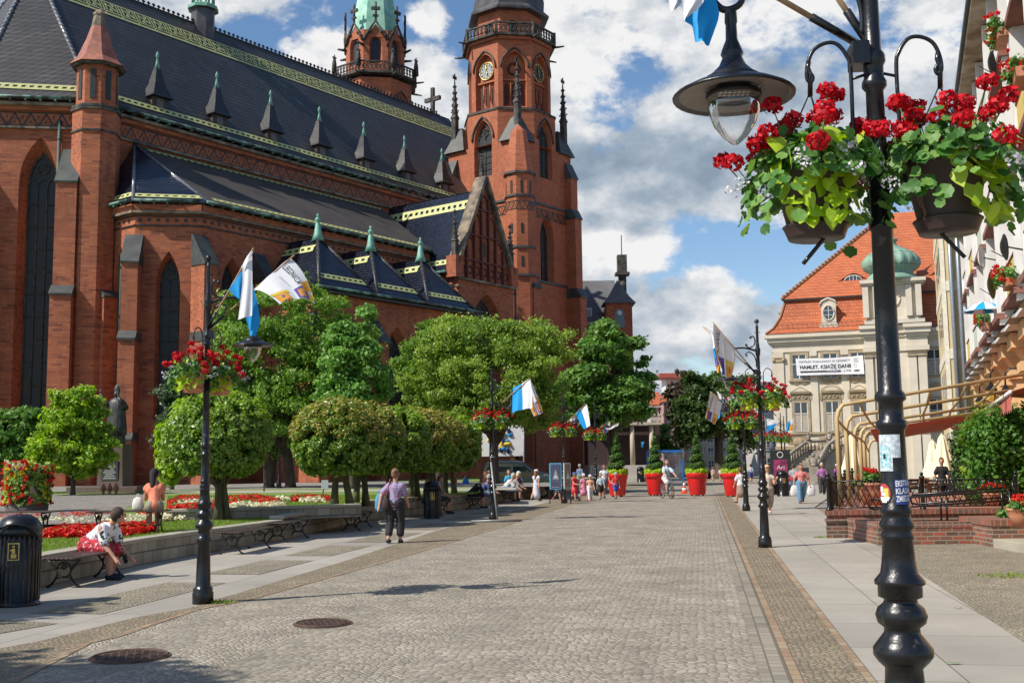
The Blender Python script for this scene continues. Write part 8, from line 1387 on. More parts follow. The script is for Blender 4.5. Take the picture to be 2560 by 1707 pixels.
x0 = PY(1516, 800, 110)[0] - t.location[0]; x1 = PY(1580, 800, 110)[0] - t.location[0]; zt = PY(1547, 757, 110)[2]; za = PY(1547, 698, 110)[2]; xm = (x0 + x1) / 2; h_ = (x1 - x0) / 2; b = MB(); b.box((x0, -2.4, 0), (x1, .3, zt)); tt_ = build('turret', b, CB, t)
b = MB(); b.loft([[(xm + i * h_ * s, -1.05 + j * 1.35 * s, z) for i, j in ((-1, -1), (1, -1), (1, 1), (-1, 1))] for s, z in ((1.28, zt - .1), (.85, zt + .6), (.45, zt + 1.5), (.04, za))], smooth=False); build('turret_roof', b, GRF, tt_); b = MB(); b.add([(xm + x, -2.43, z) for x, z in [(-.5, zt - 2.6)] + arch(.5, zt - 1.2, zt - .7) + [(.5, zt - 2.6)]], [tuple(range(17))]); b.cur = 1; b.ball((xm, -2.45, zt - 1.1), (.26, .03, .26), 10, 6); build('turret_window', b, [WGL, WFR], tt_)
xp = PY(1559, 700, 113)[0] - t.location[0]; z0_ = PY(0, 735, 113)[2] - 2; b = MB(); zz0 = PY(1559, 735, 113)[2]; b.box((xp - .4, 2, zz0 - 4), (xp + .4, 2.7, zz0 + 2.2)); b.box((xp - .75, 1.7, zz0 + 2.2), (xp + .75, 3, zz0 + 2.5)); b.box((xp - .5, 1.9, zz0 + 2.5), (xp + .5, 2.9, zz0 + 4.4)); b.ball((xp, 1.9, zz0 + 1), (.4, .3, .6), 8, 5); b.tube([(xp, 2.3, zz0 + 4.4), (xp, 2.3, zz0 + 6.6)], .05, 4); build('gable_figure', b, DSTONE, t)
pod = PY(1556, 1205, 84); t = thing('stone_podium', 'pale stone podium with dark portal columns behind the left red planters', 'podium', (pod[0], pod[1], 0)); b = MB(); b.box((-2.5, 0, 0), (3.2, 6, 1.3)); b.box((-2.6, -.6, 0), (3.3, 0, .35)); build('stone_base', b, LGR, t); b = MB(); [b.lathe([(.2, 1.3), (.17, 4.4)], (x, .5, 0), 10) for x in (-.4, .9, 2.4)]; b.box((-2.5, .1, 4.4), (3.2, 1.2, 4.6)); build('column', b, BEIGE, t); b = MB(); b.box((-2.5, 1.6, 1.3), (3.2, 6, 4.4)); b.box((-2.5, 1.3, 4.6), (2.2, 6, 6)); build('dark_portal', b, pm('dark_plum', (.06, .035, .035), .9), t)
house('pale grey house front with dormer gable beyond the chestnut tree', 1626, 1660, 1012, 135, LGR, OTR, 2, 2, 5); house('dusty pink and mauve house in the far street', 1660, 1693, 1005, 132, PINK, OTR, 1.2, 2, 5, w0=.2); house('beige house in the far street left of the large dark tree', 1693, 1745, 1010, 138, BEIGE, OTR, 2, 3, 5); house('long beige far house behind the large dark tree', 1745, 1915, 1020, 142, BEIGE, GRF, 3, 9, 5); house('flat roofed grey modern block left of the mansion', 1898, 1945, 955, 120, LGR, None, 0, 2, 5)
t = house('white roof box with red flat roof above the far houses', 1664, 1706, 945, 145, WFR, None, 0, 1, 1, 4, w0=.01); W_ = PY(1706, 945, 145)[0] - PY(1664, 945, 145)[0]; H_ = t.children[0].dimensions[2] if t.children else 12; H_ = PY(1664, 945, 145)[2]; b = MB(); b.box((-.9, -.8, H_), (W_ + .9, 4, H_ + .6)); b.cur = 1; b.ball((1.7, 1, H_ + 1), (.35, .35, .35), 6, 4); build('flat_roof', b, [pm('red_roof_sheet', (.42, .10, .07), .7), DARKBAND], t)
VG = pm('silver_green_paint', (.22, .25, .22), .28, .55, (.2, .23, .2), 2, coat=.6); vp = PY(1205, 1219, 64); t = thing('van', 'silver green passenger van with orange stripe and roof beacon parked before the church', 'van', (vp[0], vp[1], .03), R(-6)); b = MB()
sd = [(0, .35), (.02, 1.1), (.2, 1.62), (.5, 1.74), (1.9, 1.76), (2.35, 1.68), (3.1, 1.18), (3.75, .98), (4.0, .8), (4.05, .35), (3.6, .25), (.4, .25)]; rg_ = lambda y, s_: [(2.02 + (x - 2.02) * s_[0], y, .25 + (z - .25) * s_[1]) for x, z in sd]; b.loft([rg_(0, (.97, .93)), rg_(.12, (1, 1)), rg_(1.55, (1, 1)), rg_(1.67, (.97, .93))], smooth=False); build('body', b, VG, t, bevel=.05)
b = MB(); [b.add([(x, -.012 + (z - 1.1) * .04, z) for x, z in q_], [tuple(range(len(q_)))]) for q_ in ([(.22, 1.1), (.8, 1.1), (.8, 1.55), (.36, 1.52)], [(.88, 1.1), (1.7, 1.1), (1.7, 1.56), (.88, 1.56)], [(1.85, 1.1), (2.95, 1.1), (2.4, 1.52), (1.85, 1.56)])]; b.add([(3.12, .15, 1.2), (3.12, 1.5, 1.2), (2.42, 1.45, 1.67), (2.42, .2, 1.67)], [(0, 1, 2, 3)]); build('window', b, WGL, t)
b = MB(); b.box((.1, -.02, .88), (3.0, .0, .95)); build('orange_stripe', b, ORANGE, t)
for x in (.72, 3.2): b = MB(); b.tube([(x, -.03, .3), (x, .2, .3)], .31, 18); w_ = build('wheel', b, pm('tyre', (.02, .02, .02), .8) if x < 1 else bpy.data.materials['tyre'], t); b = MB(); b.tube([(x, -.045, .3), (x, 0, .3)], .19, 14); build('rim', b, GREYP, w_)
b = MB(); b.ball((3.72, .1, .86), (.22, .14, .1), 10, 6); build('headlight', b, WFR, t); b = MB(); b.lathe([(.09, 1.74), (.09, 1.86), (.04, 1.92)], (1.75, .5, 0), 10); build('beacon', b, pm('amber_beacon', (.8, .25, .0), .3), t); b = MB(); b.box((2.62, -.16, 1.08), (2.75, -.02, 1.2)); build('wing_mirror', b, VG, t)
# ================================================================== PEOPLE
_cm = {}
def cm(c):
 if c not in _cm: _cm[c] = pm('cloth_' + str(len(_cm)), c, .85, 0, tuple(x * .8 for x in c), 12, .15, 60)
 return _cm[c]
SKIN = pm('skin', (.52, .28, .19), .5, 0, (.47, .24, .155), 9, spec=.35); SKINT = pm('tanned_skin', (.42, .20, .12), .5, 0, (.37, .17, .10), 9, spec=.35)
def blob(name, parts, mat, par, vox, ext=0.0, sm=2):
 b = MB()
 for p in parts:
  if len(p) == 2: b.ball(p[0], tuple(x + ext for x in p[1]), 12, 8)
  else:
   a, c_, r0, r1 = p; a, c_ = np.array(a, float), np.array(c_, float); L = np.linalg.norm(c_ - a)
   if L < 1e-4: continue
   b.tube([a, a * .5 + c_ * .5, c_], [r0 + ext, (r0 + r1) / 2 + ext, r1 + ext], 10); b.ball(a, r0 + ext, 10, 7); b.ball(c_, r1 + ext, 10, 7)
 o = build(name, b, mat, None); m_ = o.modifiers.new('r', 'REMESH'); m_.mode = 'VOXEL'; m_.voxel_size = vox; m_.use_smooth_shade = True; s_ = o.modifiers.new('s', 'SMOOTH'); s_.iterations = sm; s_.factor = .6
 dg = bpy.context.evaluated_depsgraph_get(); me = bpy.data.meshes.new_from_object(o.evaluated_get(dg)); old = o.data; o.modifiers.clear(); o.data = me; bpy.data.meshes.remove(old); me.name = name
 if not me.materials: me.materials.append(mat)
 me.polygons.foreach_set('use_smooth', [True] * len(me.polygons)); o.parent = par; return o
def person(lab, loc, H, rz, top, bot, hair=(.08, .05, .03), legs=((8, 5), (-12, 12)), arms=((-8, 10, 8), (10, 12, 8)), lean=3, sit=None, skirt=False, sleeve=.5, blen=1.0, shoe=(.03, .03, .03), hat=None, longh=0, vox=.016, skin=None, fat=1.0, look=0, nod=0, cat='person', bun=False, stripe=None, child=False):
 """legs: (hip swing forward, knee bend); arms: (swing forward, elbow bend, spread)"""
 t = thing('person', lab, 'person', loc, rz); h = H; skin = skin or SKIN; f = fat
 hz = (sit + .09 * h / 1.7) if sit is not None else None; hip0 = 0
 def d(a, s=0.0): a = R(a); s = R(s); return V3(math.sin(s) * math.cos(a), -math.sin(a) * math.cos(s * 0), -math.cos(a) * math.cos(s))
 L1, L2 = .245 * h, .235 * h; pts = []
 drops = [L1 * math.cos(R(a)) + L2 * math.cos(R(a - k)) + .045 * h for a, k in legs]; hz = hz if hz is not None else max(drops); P0 = V3(0, 0, hz); T = V3(0, -math.sin(R(lean)), math.cos(R(lean))); hs_ = 1.12 if child else 1.0
 body, shirt, pants, shoes = [], [], [], []; ch_ = P0 + T * .2 * h; nk = P0 + T * .30 * h; hd = nk + (T * .55 + V3(0, -math.sin(R(nod)), math.cos(R(nod))) * .45) * .105 * h; rt_ = .068 * h * f
 tor = [(P0, P0 + T * .1 * h, .08 * h * f, .073 * h * f), (P0 + V3(-.035 * h, 0, 0), P0 + V3(.035 * h, 0, 0), .068 * h * f, .068 * h * f), (P0 + T * .1 * h, ch_, .073 * h * f, .074 * h * f), (ch_ + V3(-.045 * h, 0, 0), ch_ + V3(.045 * h, 0, 0), .062 * h * f, .062 * h * f), (ch_, nk - T * .03 * h, .06 * h * f, .035 * h)]
 body += tor + [(nk - T * .04 * h, hd, .032 * h, .030 * h)]; shirt += tor; r_ = .062 * h * hs_; fd = V3(0, -1, 0); cl, sl = math.cos(R(look)), math.sin(R(look)); FD = V3(sl, -cl, 0); SD = V3(cl, sl, 0)
 body += [(hd, (r_ * .84, r_ * .95, r_ * 1.15)), (hd + FD * r_ * .25 - V3(0, 0, r_ * .55), (r_ * .6, r_ * .62, r_ * .55)), (hd + FD * r_ * .9 + V3(0, 0, r_ * .05), hd + FD * r_ * 1.08 - V3(0, 0, r_ * .22), r_ * .1, r_ * .16), (hd + SD * r_ * .84, (r_ * .14, r_ * .18, r_ * .28)), (hd - SD * r_ * .84, (r_ * .14, r_ * .18, r_ * .28))]
 for s_, (a, k) in zip((-1, 1), legs):
  hp_ = P0 + V3(s_ * .052 * h * f, 0, -.01 * h); kn = hp_ + d(a, s_ * (3 if sit is None else 7)) * L1; an = kn + d(a - k) * L2; an[2] = max(an[2], .045 * h); body += [(hp_, kn, .056 * h * f, .036 * h), (kn, kn * .6 + an * .4, .035 * h, .038 * h), (kn * .6 + an * .4, an, .038 * h, .022 * h), (an - V3(0, 0, .012 * h), an + V3(0, -.085 * h, -.026 * h), .022 * h, .018 * h)]
  sh = an + V3(0, -.1 * h, -.028 * h); sh[2] = max(sh[2], .018 * h); shoes += [(an + V3(0, .018 * h, -.02 * h), sh, .028 * h, .022 * h)]; e_ = .012 * h
  if blen <= 1: pants += [(hp_, hp_ + (kn - hp_) * blen, .060 * h * f + e_, .047 * h + e_)]
  else: pants += [(hp_, kn, .058 * h * f + e_, .040 * h + e_), (kn, kn + (an - kn) * (blen - 1), .042 * h + e_, .034 * h + e_)]
  if skirt: pants = pants
 q9 = (.082 if sit is None else .072) * h * f; pants += [(P0 + V3(-.035 * h, 0, .01), P0 + V3(.035 * h, 0, .01), q9, q9)]
 if skirt:
  kz = hz - L1 * blen; c_ = P0 * 1.0; c_[2] = 0; pants = [(P0 + V3(0, 0, .02 * h), P0 * .5 + V3(0, 0, kz * .5), .075 * h * f, .10 * h * f), (P0 * .5 + V3(0, 0, kz * .5), V3(0, 0, kz), .10 * h * f, .125 * h * f)]
 hands = []
 for s_, (a, e_, sp__) in zip((-1, 1), arms):
  s0 = ch_ + T * .045 * h + V3(s_ * .098 * h * f, 0, 0); el = s0 + d(a, s_ * sp__) * .165 * h; wr = el + d(a + e_, s_ * sp__ * (.3 if e_ < 50 else -1.2)) * .145 * h; hv = (wr - el) / np.linalg.norm(wr - el); body += [(s0, el, .034 * h, .026 * h), (el, wr, .026 * h, .017 * h), (wr, wr + hv * .045 * h, .018 * h, .021 * h)]; shirt += [(s0 - V3(s_ * .02 * h, 0, 0), s0 + (el - s0) * min(sleeve * 1.7, 1), .040 * h, .040 * h)]
  if sleeve > .7: shirt += [(el, wr, .034 * h, .028 * h)]
  pm_ = wr + hv * .05 * h; sd_ = np.cross(hv, V3(s_, .3, 0)); sd_ /= np.linalg.norm(sd_) + 1e-9; cu = np.cross(sd_, hv) * s_ * .6
  for q_, ln in zip((-1.5, -.5, .5, 1.5), (.036, .043, .040, .032)): b0 = pm_ + sd_ * q_ * .0098 * h; m__ = b0 + hv * ln * .55 * h; body += [(b0, m__, .0058 * h, .0052 * h), (m__, m__ + (hv * .7 + cu * .6) * ln * .5 * h, .0052 * h, .0042 * h)]
  body += [(wr + hv * .02 * h + sd_ * .014 * h, wr + hv * .045 * h + sd_ * .036 * h, .0068 * h, .0052 * h)]; hands.append(t)
  person.hand = getattr(person, 'hand', {}); person.hand[s_] = pm_
 blob('body', body, skin, t, vox, 0, 1); e2 = .008 * h
 if top is not None: so_ = blob('shirt', shirt, top if not isinstance(top, tuple) else cm(top), t, vox * 1.1, e2)
 if bot is not None: blob('skirt' if skirt else 'trousers', pants, cm(bot) if isinstance(bot, tuple) else bot, t, vox * 1.1, e2 * .8)
 if shoe is not None: blob('shoes', shoes, cm(shoe), t, vox * 1.1, .004)
 if hair is not None:
  hp = [(hd + V3(0, 0, r_ * .22) - FD * r_ * .12, (r_ * .93, r_ * 1.02, r_ * 1.08)), (hd - FD * r_ * .35, (r_ * .9, r_ * .75, r_ * .95))]
  if longh: hp += [(hd - FD * r_ * .55, hd - FD * r_ * .9 - T * longh * h, r_ * .75, r_ * .45)]
  if bun: hp += [(hd - FD * r_ * .95 + V3(0, 0, r_ * .5), (r_ * .42,) * 3)]
  ho = blob('hair', hp, cm(hair), t, vox * .9, .0)
  # keep the face clear of hair
  me = ho.data
  for v_ in me.vertices:
   q_ = np.array(v_.co) - hd; fr_ = q_ @ FD
   if fr_ > r_ * .35 and q_[2] < r_ * .62: v_.co = Vector(np.array(v_.co) - FD * (fr_ - r_ * .35))
 if hat is not None: hb = [(hd + V3(0, 0, r_ * .55), (r_ * 1.02, r_ * 1.08, r_ * .72)), (hd + FD * r_ * 1.0 + V3(0, 0, r_ * .45), (r_ * .7, r_ * .7, r_ * .09))]; blob('cap', hb, cm(hat), t, vox * .9, .0)
 b = MB(); [b.ball(hd + FD * r_ * .86 + SD * s_ * r_ * .34 + V3(0, 0, r_ * .12), (r_ * .13, r_ * .13, r_ * .08), 6, 4) for s_ in (-1, 1)]; b.cur = 1; b.ball(hd + FD * r_ * .84 - V3(0, 0, r_ * .62), (r_ * .26, r_ * .1, r_ * .06), 8, 4); build('eyes_and_mouth', b, [cm((.03, .02, .02)), cm((.35, .10, .09))], t); t['_hd'] = 0; del t['_hd']; person.last = (t, hd, r_); return t
def walk(lab, u, v, vt, rz, *a, z=0, **k): g_ = GP(u, v, z); H = (v - vt) / F * g_[1] * 1.0; return person(lab, g_, H * 1.0, rz, *a, **k)
def bag(lab, loc, size, col, kind='shopping bag', name='shopping_bag', strap=None, par=None):
 t = thing(name, lab, kind, loc); w_, h_, d_ = size; b = MB(); b.loft([[(x * w_ * s * .5, y * d_ * s * .5, z) for x, y in ((-1, -.6), (-.6, -1), (.6, -1), (1, -.6), (1, .6), (.6, 1), (-.6, 1), (-1, .6))] for s, z in ((.75, 0), (1, h_ * .15), (1.02, h_ * .5), (.8, h_ * .85), (.35, h_))], smooth=True); build('bag_body', b, cm(col) if isinstance(col, tuple) else col, t)
 b = MB(); b.tube([(-w_ * .2, 0, h_ * .9), (-w_ * .1, 0, h_ * 1.2), (w_ * .1, 0, h_ * 1.2), (w_ * .2, 0, h_ * .9)] if strap is None else strap, .008 if strap is None else .014, 5); build('handle', b, cm(col) if isinstance(col, tuple) and strap is None else cm((.28, .07, .03)), t); return t
PAT = leafmat('x', [(.1, .1, .1), (.2, .2, .2)])
def patmat(name, cols, sc_, th=None):
 m_, t, b = newmat(name); tcn = t.nodes.new('ShaderNodeTexCoord'); v = t.nodes.new('ShaderNodeTexVoronoi' if th is None else 'ShaderNodeTexNoise'); v.inputs['Scale'].default_value = sc_; t.links.new(tcn.outputs['Object'], v.inputs['Vector']); r = t.nodes.new('ShaderNodeValToRGB'); r.color_ramp.interpolation = 'CONSTANT'; el_ = r.color_ramp.elements; el_[0].color = (*cols[0], 1); el_[1].color = (*cols[1], 1); el_[1].position = th[0] if th else .28
 for k, c in enumerate(cols[2:]): q_ = el_.new(th[k + 1] if th else .42 + .1 * k); q_.color = (*c, 1)
 t.links.new(v.outputs[0], r.inputs[0]); t.links.new(r.outputs[0], b.inputs['Base Color']); b.inputs['Roughness'].default_value = .85; return m_
bpy.data.materials.remove(PAT)
CAMO = patmat('printed_tee', [(.02, .025, .02), (.72, .70, .72), (.75, .73, .76)], 13, (.45, .53)); REDSH = patmat('red_print_shorts', [(.60, .45, .45), (.42, .015, .03), (.50, .02, .04), (.05, .02, .02)], 22, (.38, .5, .58)); HEX = patmat('hexagon_blouse', [(.55, .06, .08), (.16, .15, .28), (.30, .25, .40)], 17); PLAID = patmat('plaid_shirt', [(.05, .12, .25), (.30, .42, .50), (.5, .58, .6)], 22)
# seated man on the near bench
p = GP(222, 1447); sm = person('young man in patterned white tee and red shorts, hunched on the near bench looking away', (p[0] - .02, p[1] + .05, 0), 1.78, R(72), CAMO, REDSH, (.06, .035, .025), ((84, 78), (80, 92)), ((20, 24, 2), (14, 36, 0)), 54, .455, sleeve=.42, blen=.98, shoe=(.015, .02, .035), vox=.0085, look=62, nod=14)
hd_ = person.hand; a_ = R(72); q_ = (hd_[1] + hd_[-1]) / 2; b = MB(); b.rbox((0, 0, 0), .035, .006, .07, (1, 0, .3)); o = build('phone', b, BLACK, loc=(p[0] - .02 + q_[0] * math.cos(a_) - q_[1] * math.sin(a_), p[1] + .05 + q_[0] * math.sin(a_) + q_[1] * math.cos(a_), q_[2] + .04)); tag(o, 'small black phone held by the seated young man', 'phone')
# woman walking away
wp = GP(988, 1357); walk('woman in hexagon print blouse and black capris walking away, seen from behind', 988, 1357, 1175, math.pi - .1, HEX, (.022, .02, .022), hair=(.20, .11, .06), legs=((6, 12), (-4, 22)), arms=((14, 35, 12), (-28, 12, 28)), lean=2, sleeve=.4, blen=1.62, vox=.0095, fat=1.1, bun=True)
bag('blue plastic bag carried at the walking woman\'s left side', (wp[0] - .34, wp[1] - .05, .72), (.2, .38, .1), (.08, .30, .45)); bag('brown and black shoulder bag on the walking woman', (wp[0] - .2, wp[1] - .12, .74), (.16, .26, .12), (.05, .03, .03), 'handbag', 'handbag', [(0, 0, .22), (.03, .02, .4), (.09, .12, .68)])
WSK = SKIN
p = GP(385, 1333, .45); person('dark haired woman in a coral top seated on the bench behind the flowers', (p[0] - .02, p[1] + .05, .45), 1.66, R(200), (.80, .24, .14), (.30, .24, .19), (.012, .01, .012), ((86, 80), (80, 84)), ((25, 70, 6), (30, 75, 4)), 24, .455, sleeve=.1, blen=.5, longh=.16, shoe=None, look=-30, nod=20, fat=.88); bag('white plastic bag beside the woman in coral on the bench', (p[0] - .34, p[1] + .02, .91), (.2, .26, .14), (.70, .66, .58))
def seated(lab, u, v, rz, top, bot, hair, H=1.7, **k): p = GP(u, v); return person(lab, (p[0], p[1], 0), H, rz, top, bot, hair, ((84, 84), (80, 76)), ((34, 30, 4), (30, 36, 3)), k.pop('lean', 32), .455, **k)
a_ = bz
seated('blonde child seated behind the farther black bin', 1062, 1290, a_, (.25, .22, .18), (.03, .03, .03), (.35, .18, .08), 1.4, longh=.1, lean=12); seated('dark haired adult seated behind the farther black bin', 1092, 1284, a_, (.2, .18, .2), (.05, .05, .05), (.10, .05, .03), 1.6, lean=12)
seated('man in black tee and black shorts hunched on a bench left of the centre lamp', 1178, 1270, a_ + .15, (.012, .012, .016), (.02, .02, .03), (.22, .12, .07), 1.76, blen=.95, sleeve=.45, lean=44); seated('person in a navy tee and jeans on the bench at the centre lamp', 1205, 1266, a_ + .1, (.05, .08, .20), (.10, .22, .45), (.35, .33, .30), 1.68, blen=1.8, sleeve=.45, lean=30)
seated('grey haired man in a pale shirt and grey shorts leaning forward on a bench', 1262, 1253, a_ + .1, (.55, .57, .55), (.22, .23, .30), (.45, .42, .38), 1.76, blen=.95, sleeve=.5, lean=40); seated('blonde woman seated right beside the grey haired man', 1278, 1250, a_ + .1, (.30, .25, .22), (.40, .40, .38), (.60, .48, .30), 1.64, lean=34)
W1, W2 = ((16, 8), (-16, 22)), ((-14, 20), (18, 6)); AW = ((-16, 14, 8), (16, 18, 8))
for lab, u, v, vt, rz, top, bot, kw in (
 ('boy in light blue shirt behind the seated pair at centre', 1272, 1246, 1175, .3, (.05, .35, .55), (.1, .1, .12), dict(hair=(.25, .14, .08), blen=.9)),
 ('teenager in white cap and navy tee with white shorts striding right', 1296, 1248, 1177, 1.1, (.03, .04, .08), (.68, .66, .64), dict(hat=(.62, .64, .66), blen=.9, legs=((24, 6), (-22, 26)))),
 ('girl with very long brown hair and white dress seen from behind', 1341, 1252, 1174, 2.6, (.62, .62, .70), (.62, .62, .72), dict(hair=(.30, .12, .04), longh=.22, hat=(.75, .74, .72), skirt=True, blen=1.35, sleeve=.1, legs=W1)),
 ('child with red sneakers half hidden by the notice board', 1395, 1251, 1185, 1.4, (.5, .5, .55), (.08, .1, .2), dict(shoe=(.65, .08, .02), blen=.7, legs=W1)),
 ('girl in red dress and blue cap walking left of the group', 1436, 1252, 1181, .9, (.62, .02, .04), (.62, .02, .04), dict(hat=(.05, .12, .35), skirt=True, blen=.75, sleeve=.1, legs=W1, arms=((20, 60, 8), (20, 50, 8)))),
 ('girl in pink with a pink skirt and white cap', 1459, 1252, 1184, .5, (.66, .25, .38), (.60, .22, .36), dict(hat=(.66, .68, .70), skirt=True, blen=.8, sleeve=.2, legs=W2)),
 ('small child in peach top and white leggings wearing a white cap', 1476, 1252, 1187, .2, (.70, .38, .25), (.68, .66, .68), dict(hat=(.68, .70, .72), blen=1.9, sleeve=.2, shoe=(.6, .1, .2))),
 ('boy in blue patterned shirt and black shorts', 1502, 1248, 1183, .2, PLAID, (.02, .02, .025), dict(hair=(.20, .11, .06), blen=.8)),
 ('bearded man in a white tank top behind the boy in blue', 1511, 1245, 1160, .3, (.70, .69, .70), (.16, .16, .20), dict(hair=(.03, .02, .015), sleeve=.08, blen=.95, skin=SKINT)),
 ('older man in blue shirt and cap standing behind the children', 1450, 1222, 1160, 2.9, (.16, .24, .38), (.25, .28, .25), dict(hat=(.35, .42, .48), blen=1.8, hair=(.4, .38, .36))),
 ('boy in red vest, blue shorts and cap before the first red planter', 1540, 1247, 1181, .3, (.62, .04, .04), (.04, .10, .45), dict(hat=(.40, .42, .38), blen=.7, sleeve=.08, arms=((-5, 70, 22), (5, 10, 8)))),
 ('child in white shirt with blue backpack behind the clipped trees', 1160, 1240, 1186, 1.9, (.6, .62, .66), (.06, .20, .50), dict(blen=.9)),
 ('child in a bright red outfit behind the clipped trees', 1136, 1236, 1186, 2.8, (.62, .02, .03), (.62, .02, .03), dict(blen=.6, hair=(.4, .2, .08))),
 ('person in white and blue with a backpack behind the fourth clipped tree', 1092, 1232, 1186, 2.2, (.55, .12, .14), (.08, .25, .5), dict(blen=.9)),
 ('child in pink and yellow behind the third clipped tree', 1042, 1232, 1189, 2.0, (.60, .10, .28), (.45, .55, .10), dict(blen=.6)),
 ('fair haired child in red plaid standing behind the centre left lamp', 1222, 1243, 1177, .4, (.52, .14, .14), (.3, .3, .32), dict(hair=(.45, .28, .14), blen=.9)),
 ('child with red hair just left of the centre left lamp', 1213, 1240, 1180, 1.0, (.5, .05, .05), (.2, .2, .2), dict(hair=(.45, .12, .05), blen=.9)),
 ('woman in white blouse and beige skirt seen from behind at the third right lamp', 1853, 1257, 1168, math.pi + .3, (.68, .67, .66), (.30, .21, .17), dict(hair=(.16, .07, .04), skirt=True, blen=.95, sleeve=.4, legs=W2)),
 ('blonde woman in sunglasses, cream top and beige capris walking towards the viewer', 1922, 1286, 1163, .05, (.62, .52, .42), (.42, .35, .27), dict(hair=(.62, .42, .20), blen=1.5, sleeve=.15, vox=.011, legs=((12, 6), (-10, 24)), arms=((-6, 10, 8), (24, 105, 6)), shoe=(.6, .5, .4))),
 ('man in pale blue shirt and blue shorts walking away beyond the right lamps', 1878, 1204, 1160, math.pi, (.42, .48, .56), (.03, .07, .22), dict(blen=.95)),
 ('girl in pink top far off by the car', 1783, 1202, 1167, math.pi, (.58, .34, .34), (.5, .4, .3), dict(blen=.5, hair=(.25, .13, .06))),
 ('person in white top and red shorts far off', 1802, 1203, 1168, math.pi, (.62, .60, .62), (.60, .05, .06), dict(blen=.5)),
 ('child in dark top beside the person in red shorts', 1812, 1203, 1171, math.pi, (.1, .08, .1), (.3, .12, .12), dict(blen=.6)),
 ('stout woman in salmon tee and jeans carrying plastic bags', 2005, 1258, 1160, .05, (.66, .22, .20), (.12, .25, .38), dict(hair=(.14, .07, .04), blen=1.85, sleeve=.45, fat=1.22, arms=((-4, 8, 20), (4, 8, 22)), vox=.012, shoe=(.15, .08, .05))),
 ('man in a grey tee behind the salmon woman', 1986, 1236, 1160, math.pi, (.34, .36, .42), (.06, .07, .1), dict(blen=1.8)),
 ('white haired man in purple polo with backpack straps', 2057, 1236, 1158, .1, (.36, .14, .34), (.05, .05, .055), dict(hair=(.6, .56, .52), blen=1.9, sleeve=.5, fat=1.2, skin=SKINT, shoe=(.4, .38, .34), legs=((5, 2), (-5, 4)))),
 ('person in violet clothes and white hat beside the pergola', 2094, 1222, 1160, .4, (.30, .03, .30), (.25, .05, .25), dict(hat=(.7, .68, .62), blen=1.6, sleeve=1))):
 fat = kw.pop('fat', 1.0); kk = dict(legs=W1, arms=AW, vox=.016, fat=fat, child=(v - vt) / F * GP(u, v)[1] < 1.45); kk.update(kw); walk(lab, u, v, vt, rz, top, bot, **kk)
for dx, lab, c_ in ((-.28, 'white plastic bag with orange print in the salmon woman\'s right hand', (.72, .70, .68)), (.36, 'white plastic bag with red print in the salmon woman\'s left hand', (.74, .72, .72))): p = GP(2005, 1258); bag(lab, (p[0] + dx, p[1] - .05, .28), (.3, .42, .12), c_)
p = GP(1922, 1286); bag('black handbag on the arm of the blonde woman in sunglasses', (p[0] + .25, p[1] + .05, .62), (.22, .34, .12), (.015, .015, .015), 'handbag', 'handbag', [(0, 0, .3), (.0, 0, .6), (-.03, 0, .62)]); t_, hd, r_ = person.last
b = MB(); p = GP(1922, 1286); H9 = (1286 - 1163) / F * p[1]; b.box((-.07, -.02, 0), (-.01, .0, .035)); b.box((.01, -.02, 0), (.07, .0, .035)); b.box((-.07, -.012, .025), (.07, .0, .035)); o = build('sunglasses', b, BLACK, loc=(p[0] + .005, p[1] - .14, H9 * .925)); tag(o, 'dark sunglasses worn by the blonde woman', 'sunglasses')
for u, v, vt, lab in ((1165, 1215, 1196, 'blue school backpack on the child behind the clipped trees'), (1300, 1215, 1196, 'striped backpack on the teenager in the white cap'), (1098, 1212, 1194, 'blue backpack on the person behind the fourth clipped tree')): p = PY(u, v, GP(u, 1240)[1] - .1); bag(lab, p, (.3, .4, .2), (.03, .16, .45) if u != 1300 else (.5, .3, .32), 'backpack', 'backpack')
p = PY(2357, 1225, 38); person('waitress in black tee and black skirt on the terrace', (p[0], p[1], .08), 1.64, -.2, (.012, .012, .014), (.012, .012, .014), (.06, .03, .02), W1, ((-8, 14, 14), (4, 14, 10)), 2, skirt=True, blen=.6, sleeve=.35, nod=25, bun=True, vox=.012)
p = PY(2388, 1222, 37); person('boy in a light blue sleeveless shirt beside the waitress', (p[0], p[1], .08), 1.48, .1, (.22, .52, .68), (.2, .22, .26), (.22, .12, .06), W2, AW, 2, blen=.95, sleeve=.08, child=True, vox=.012)
seated('child in red seated on the bench near the poster stand', 1972, 1236, R(80), (.60, .03, .04), (.1, .25, .5), (.25, .12, .06), 1.3, lean=12)
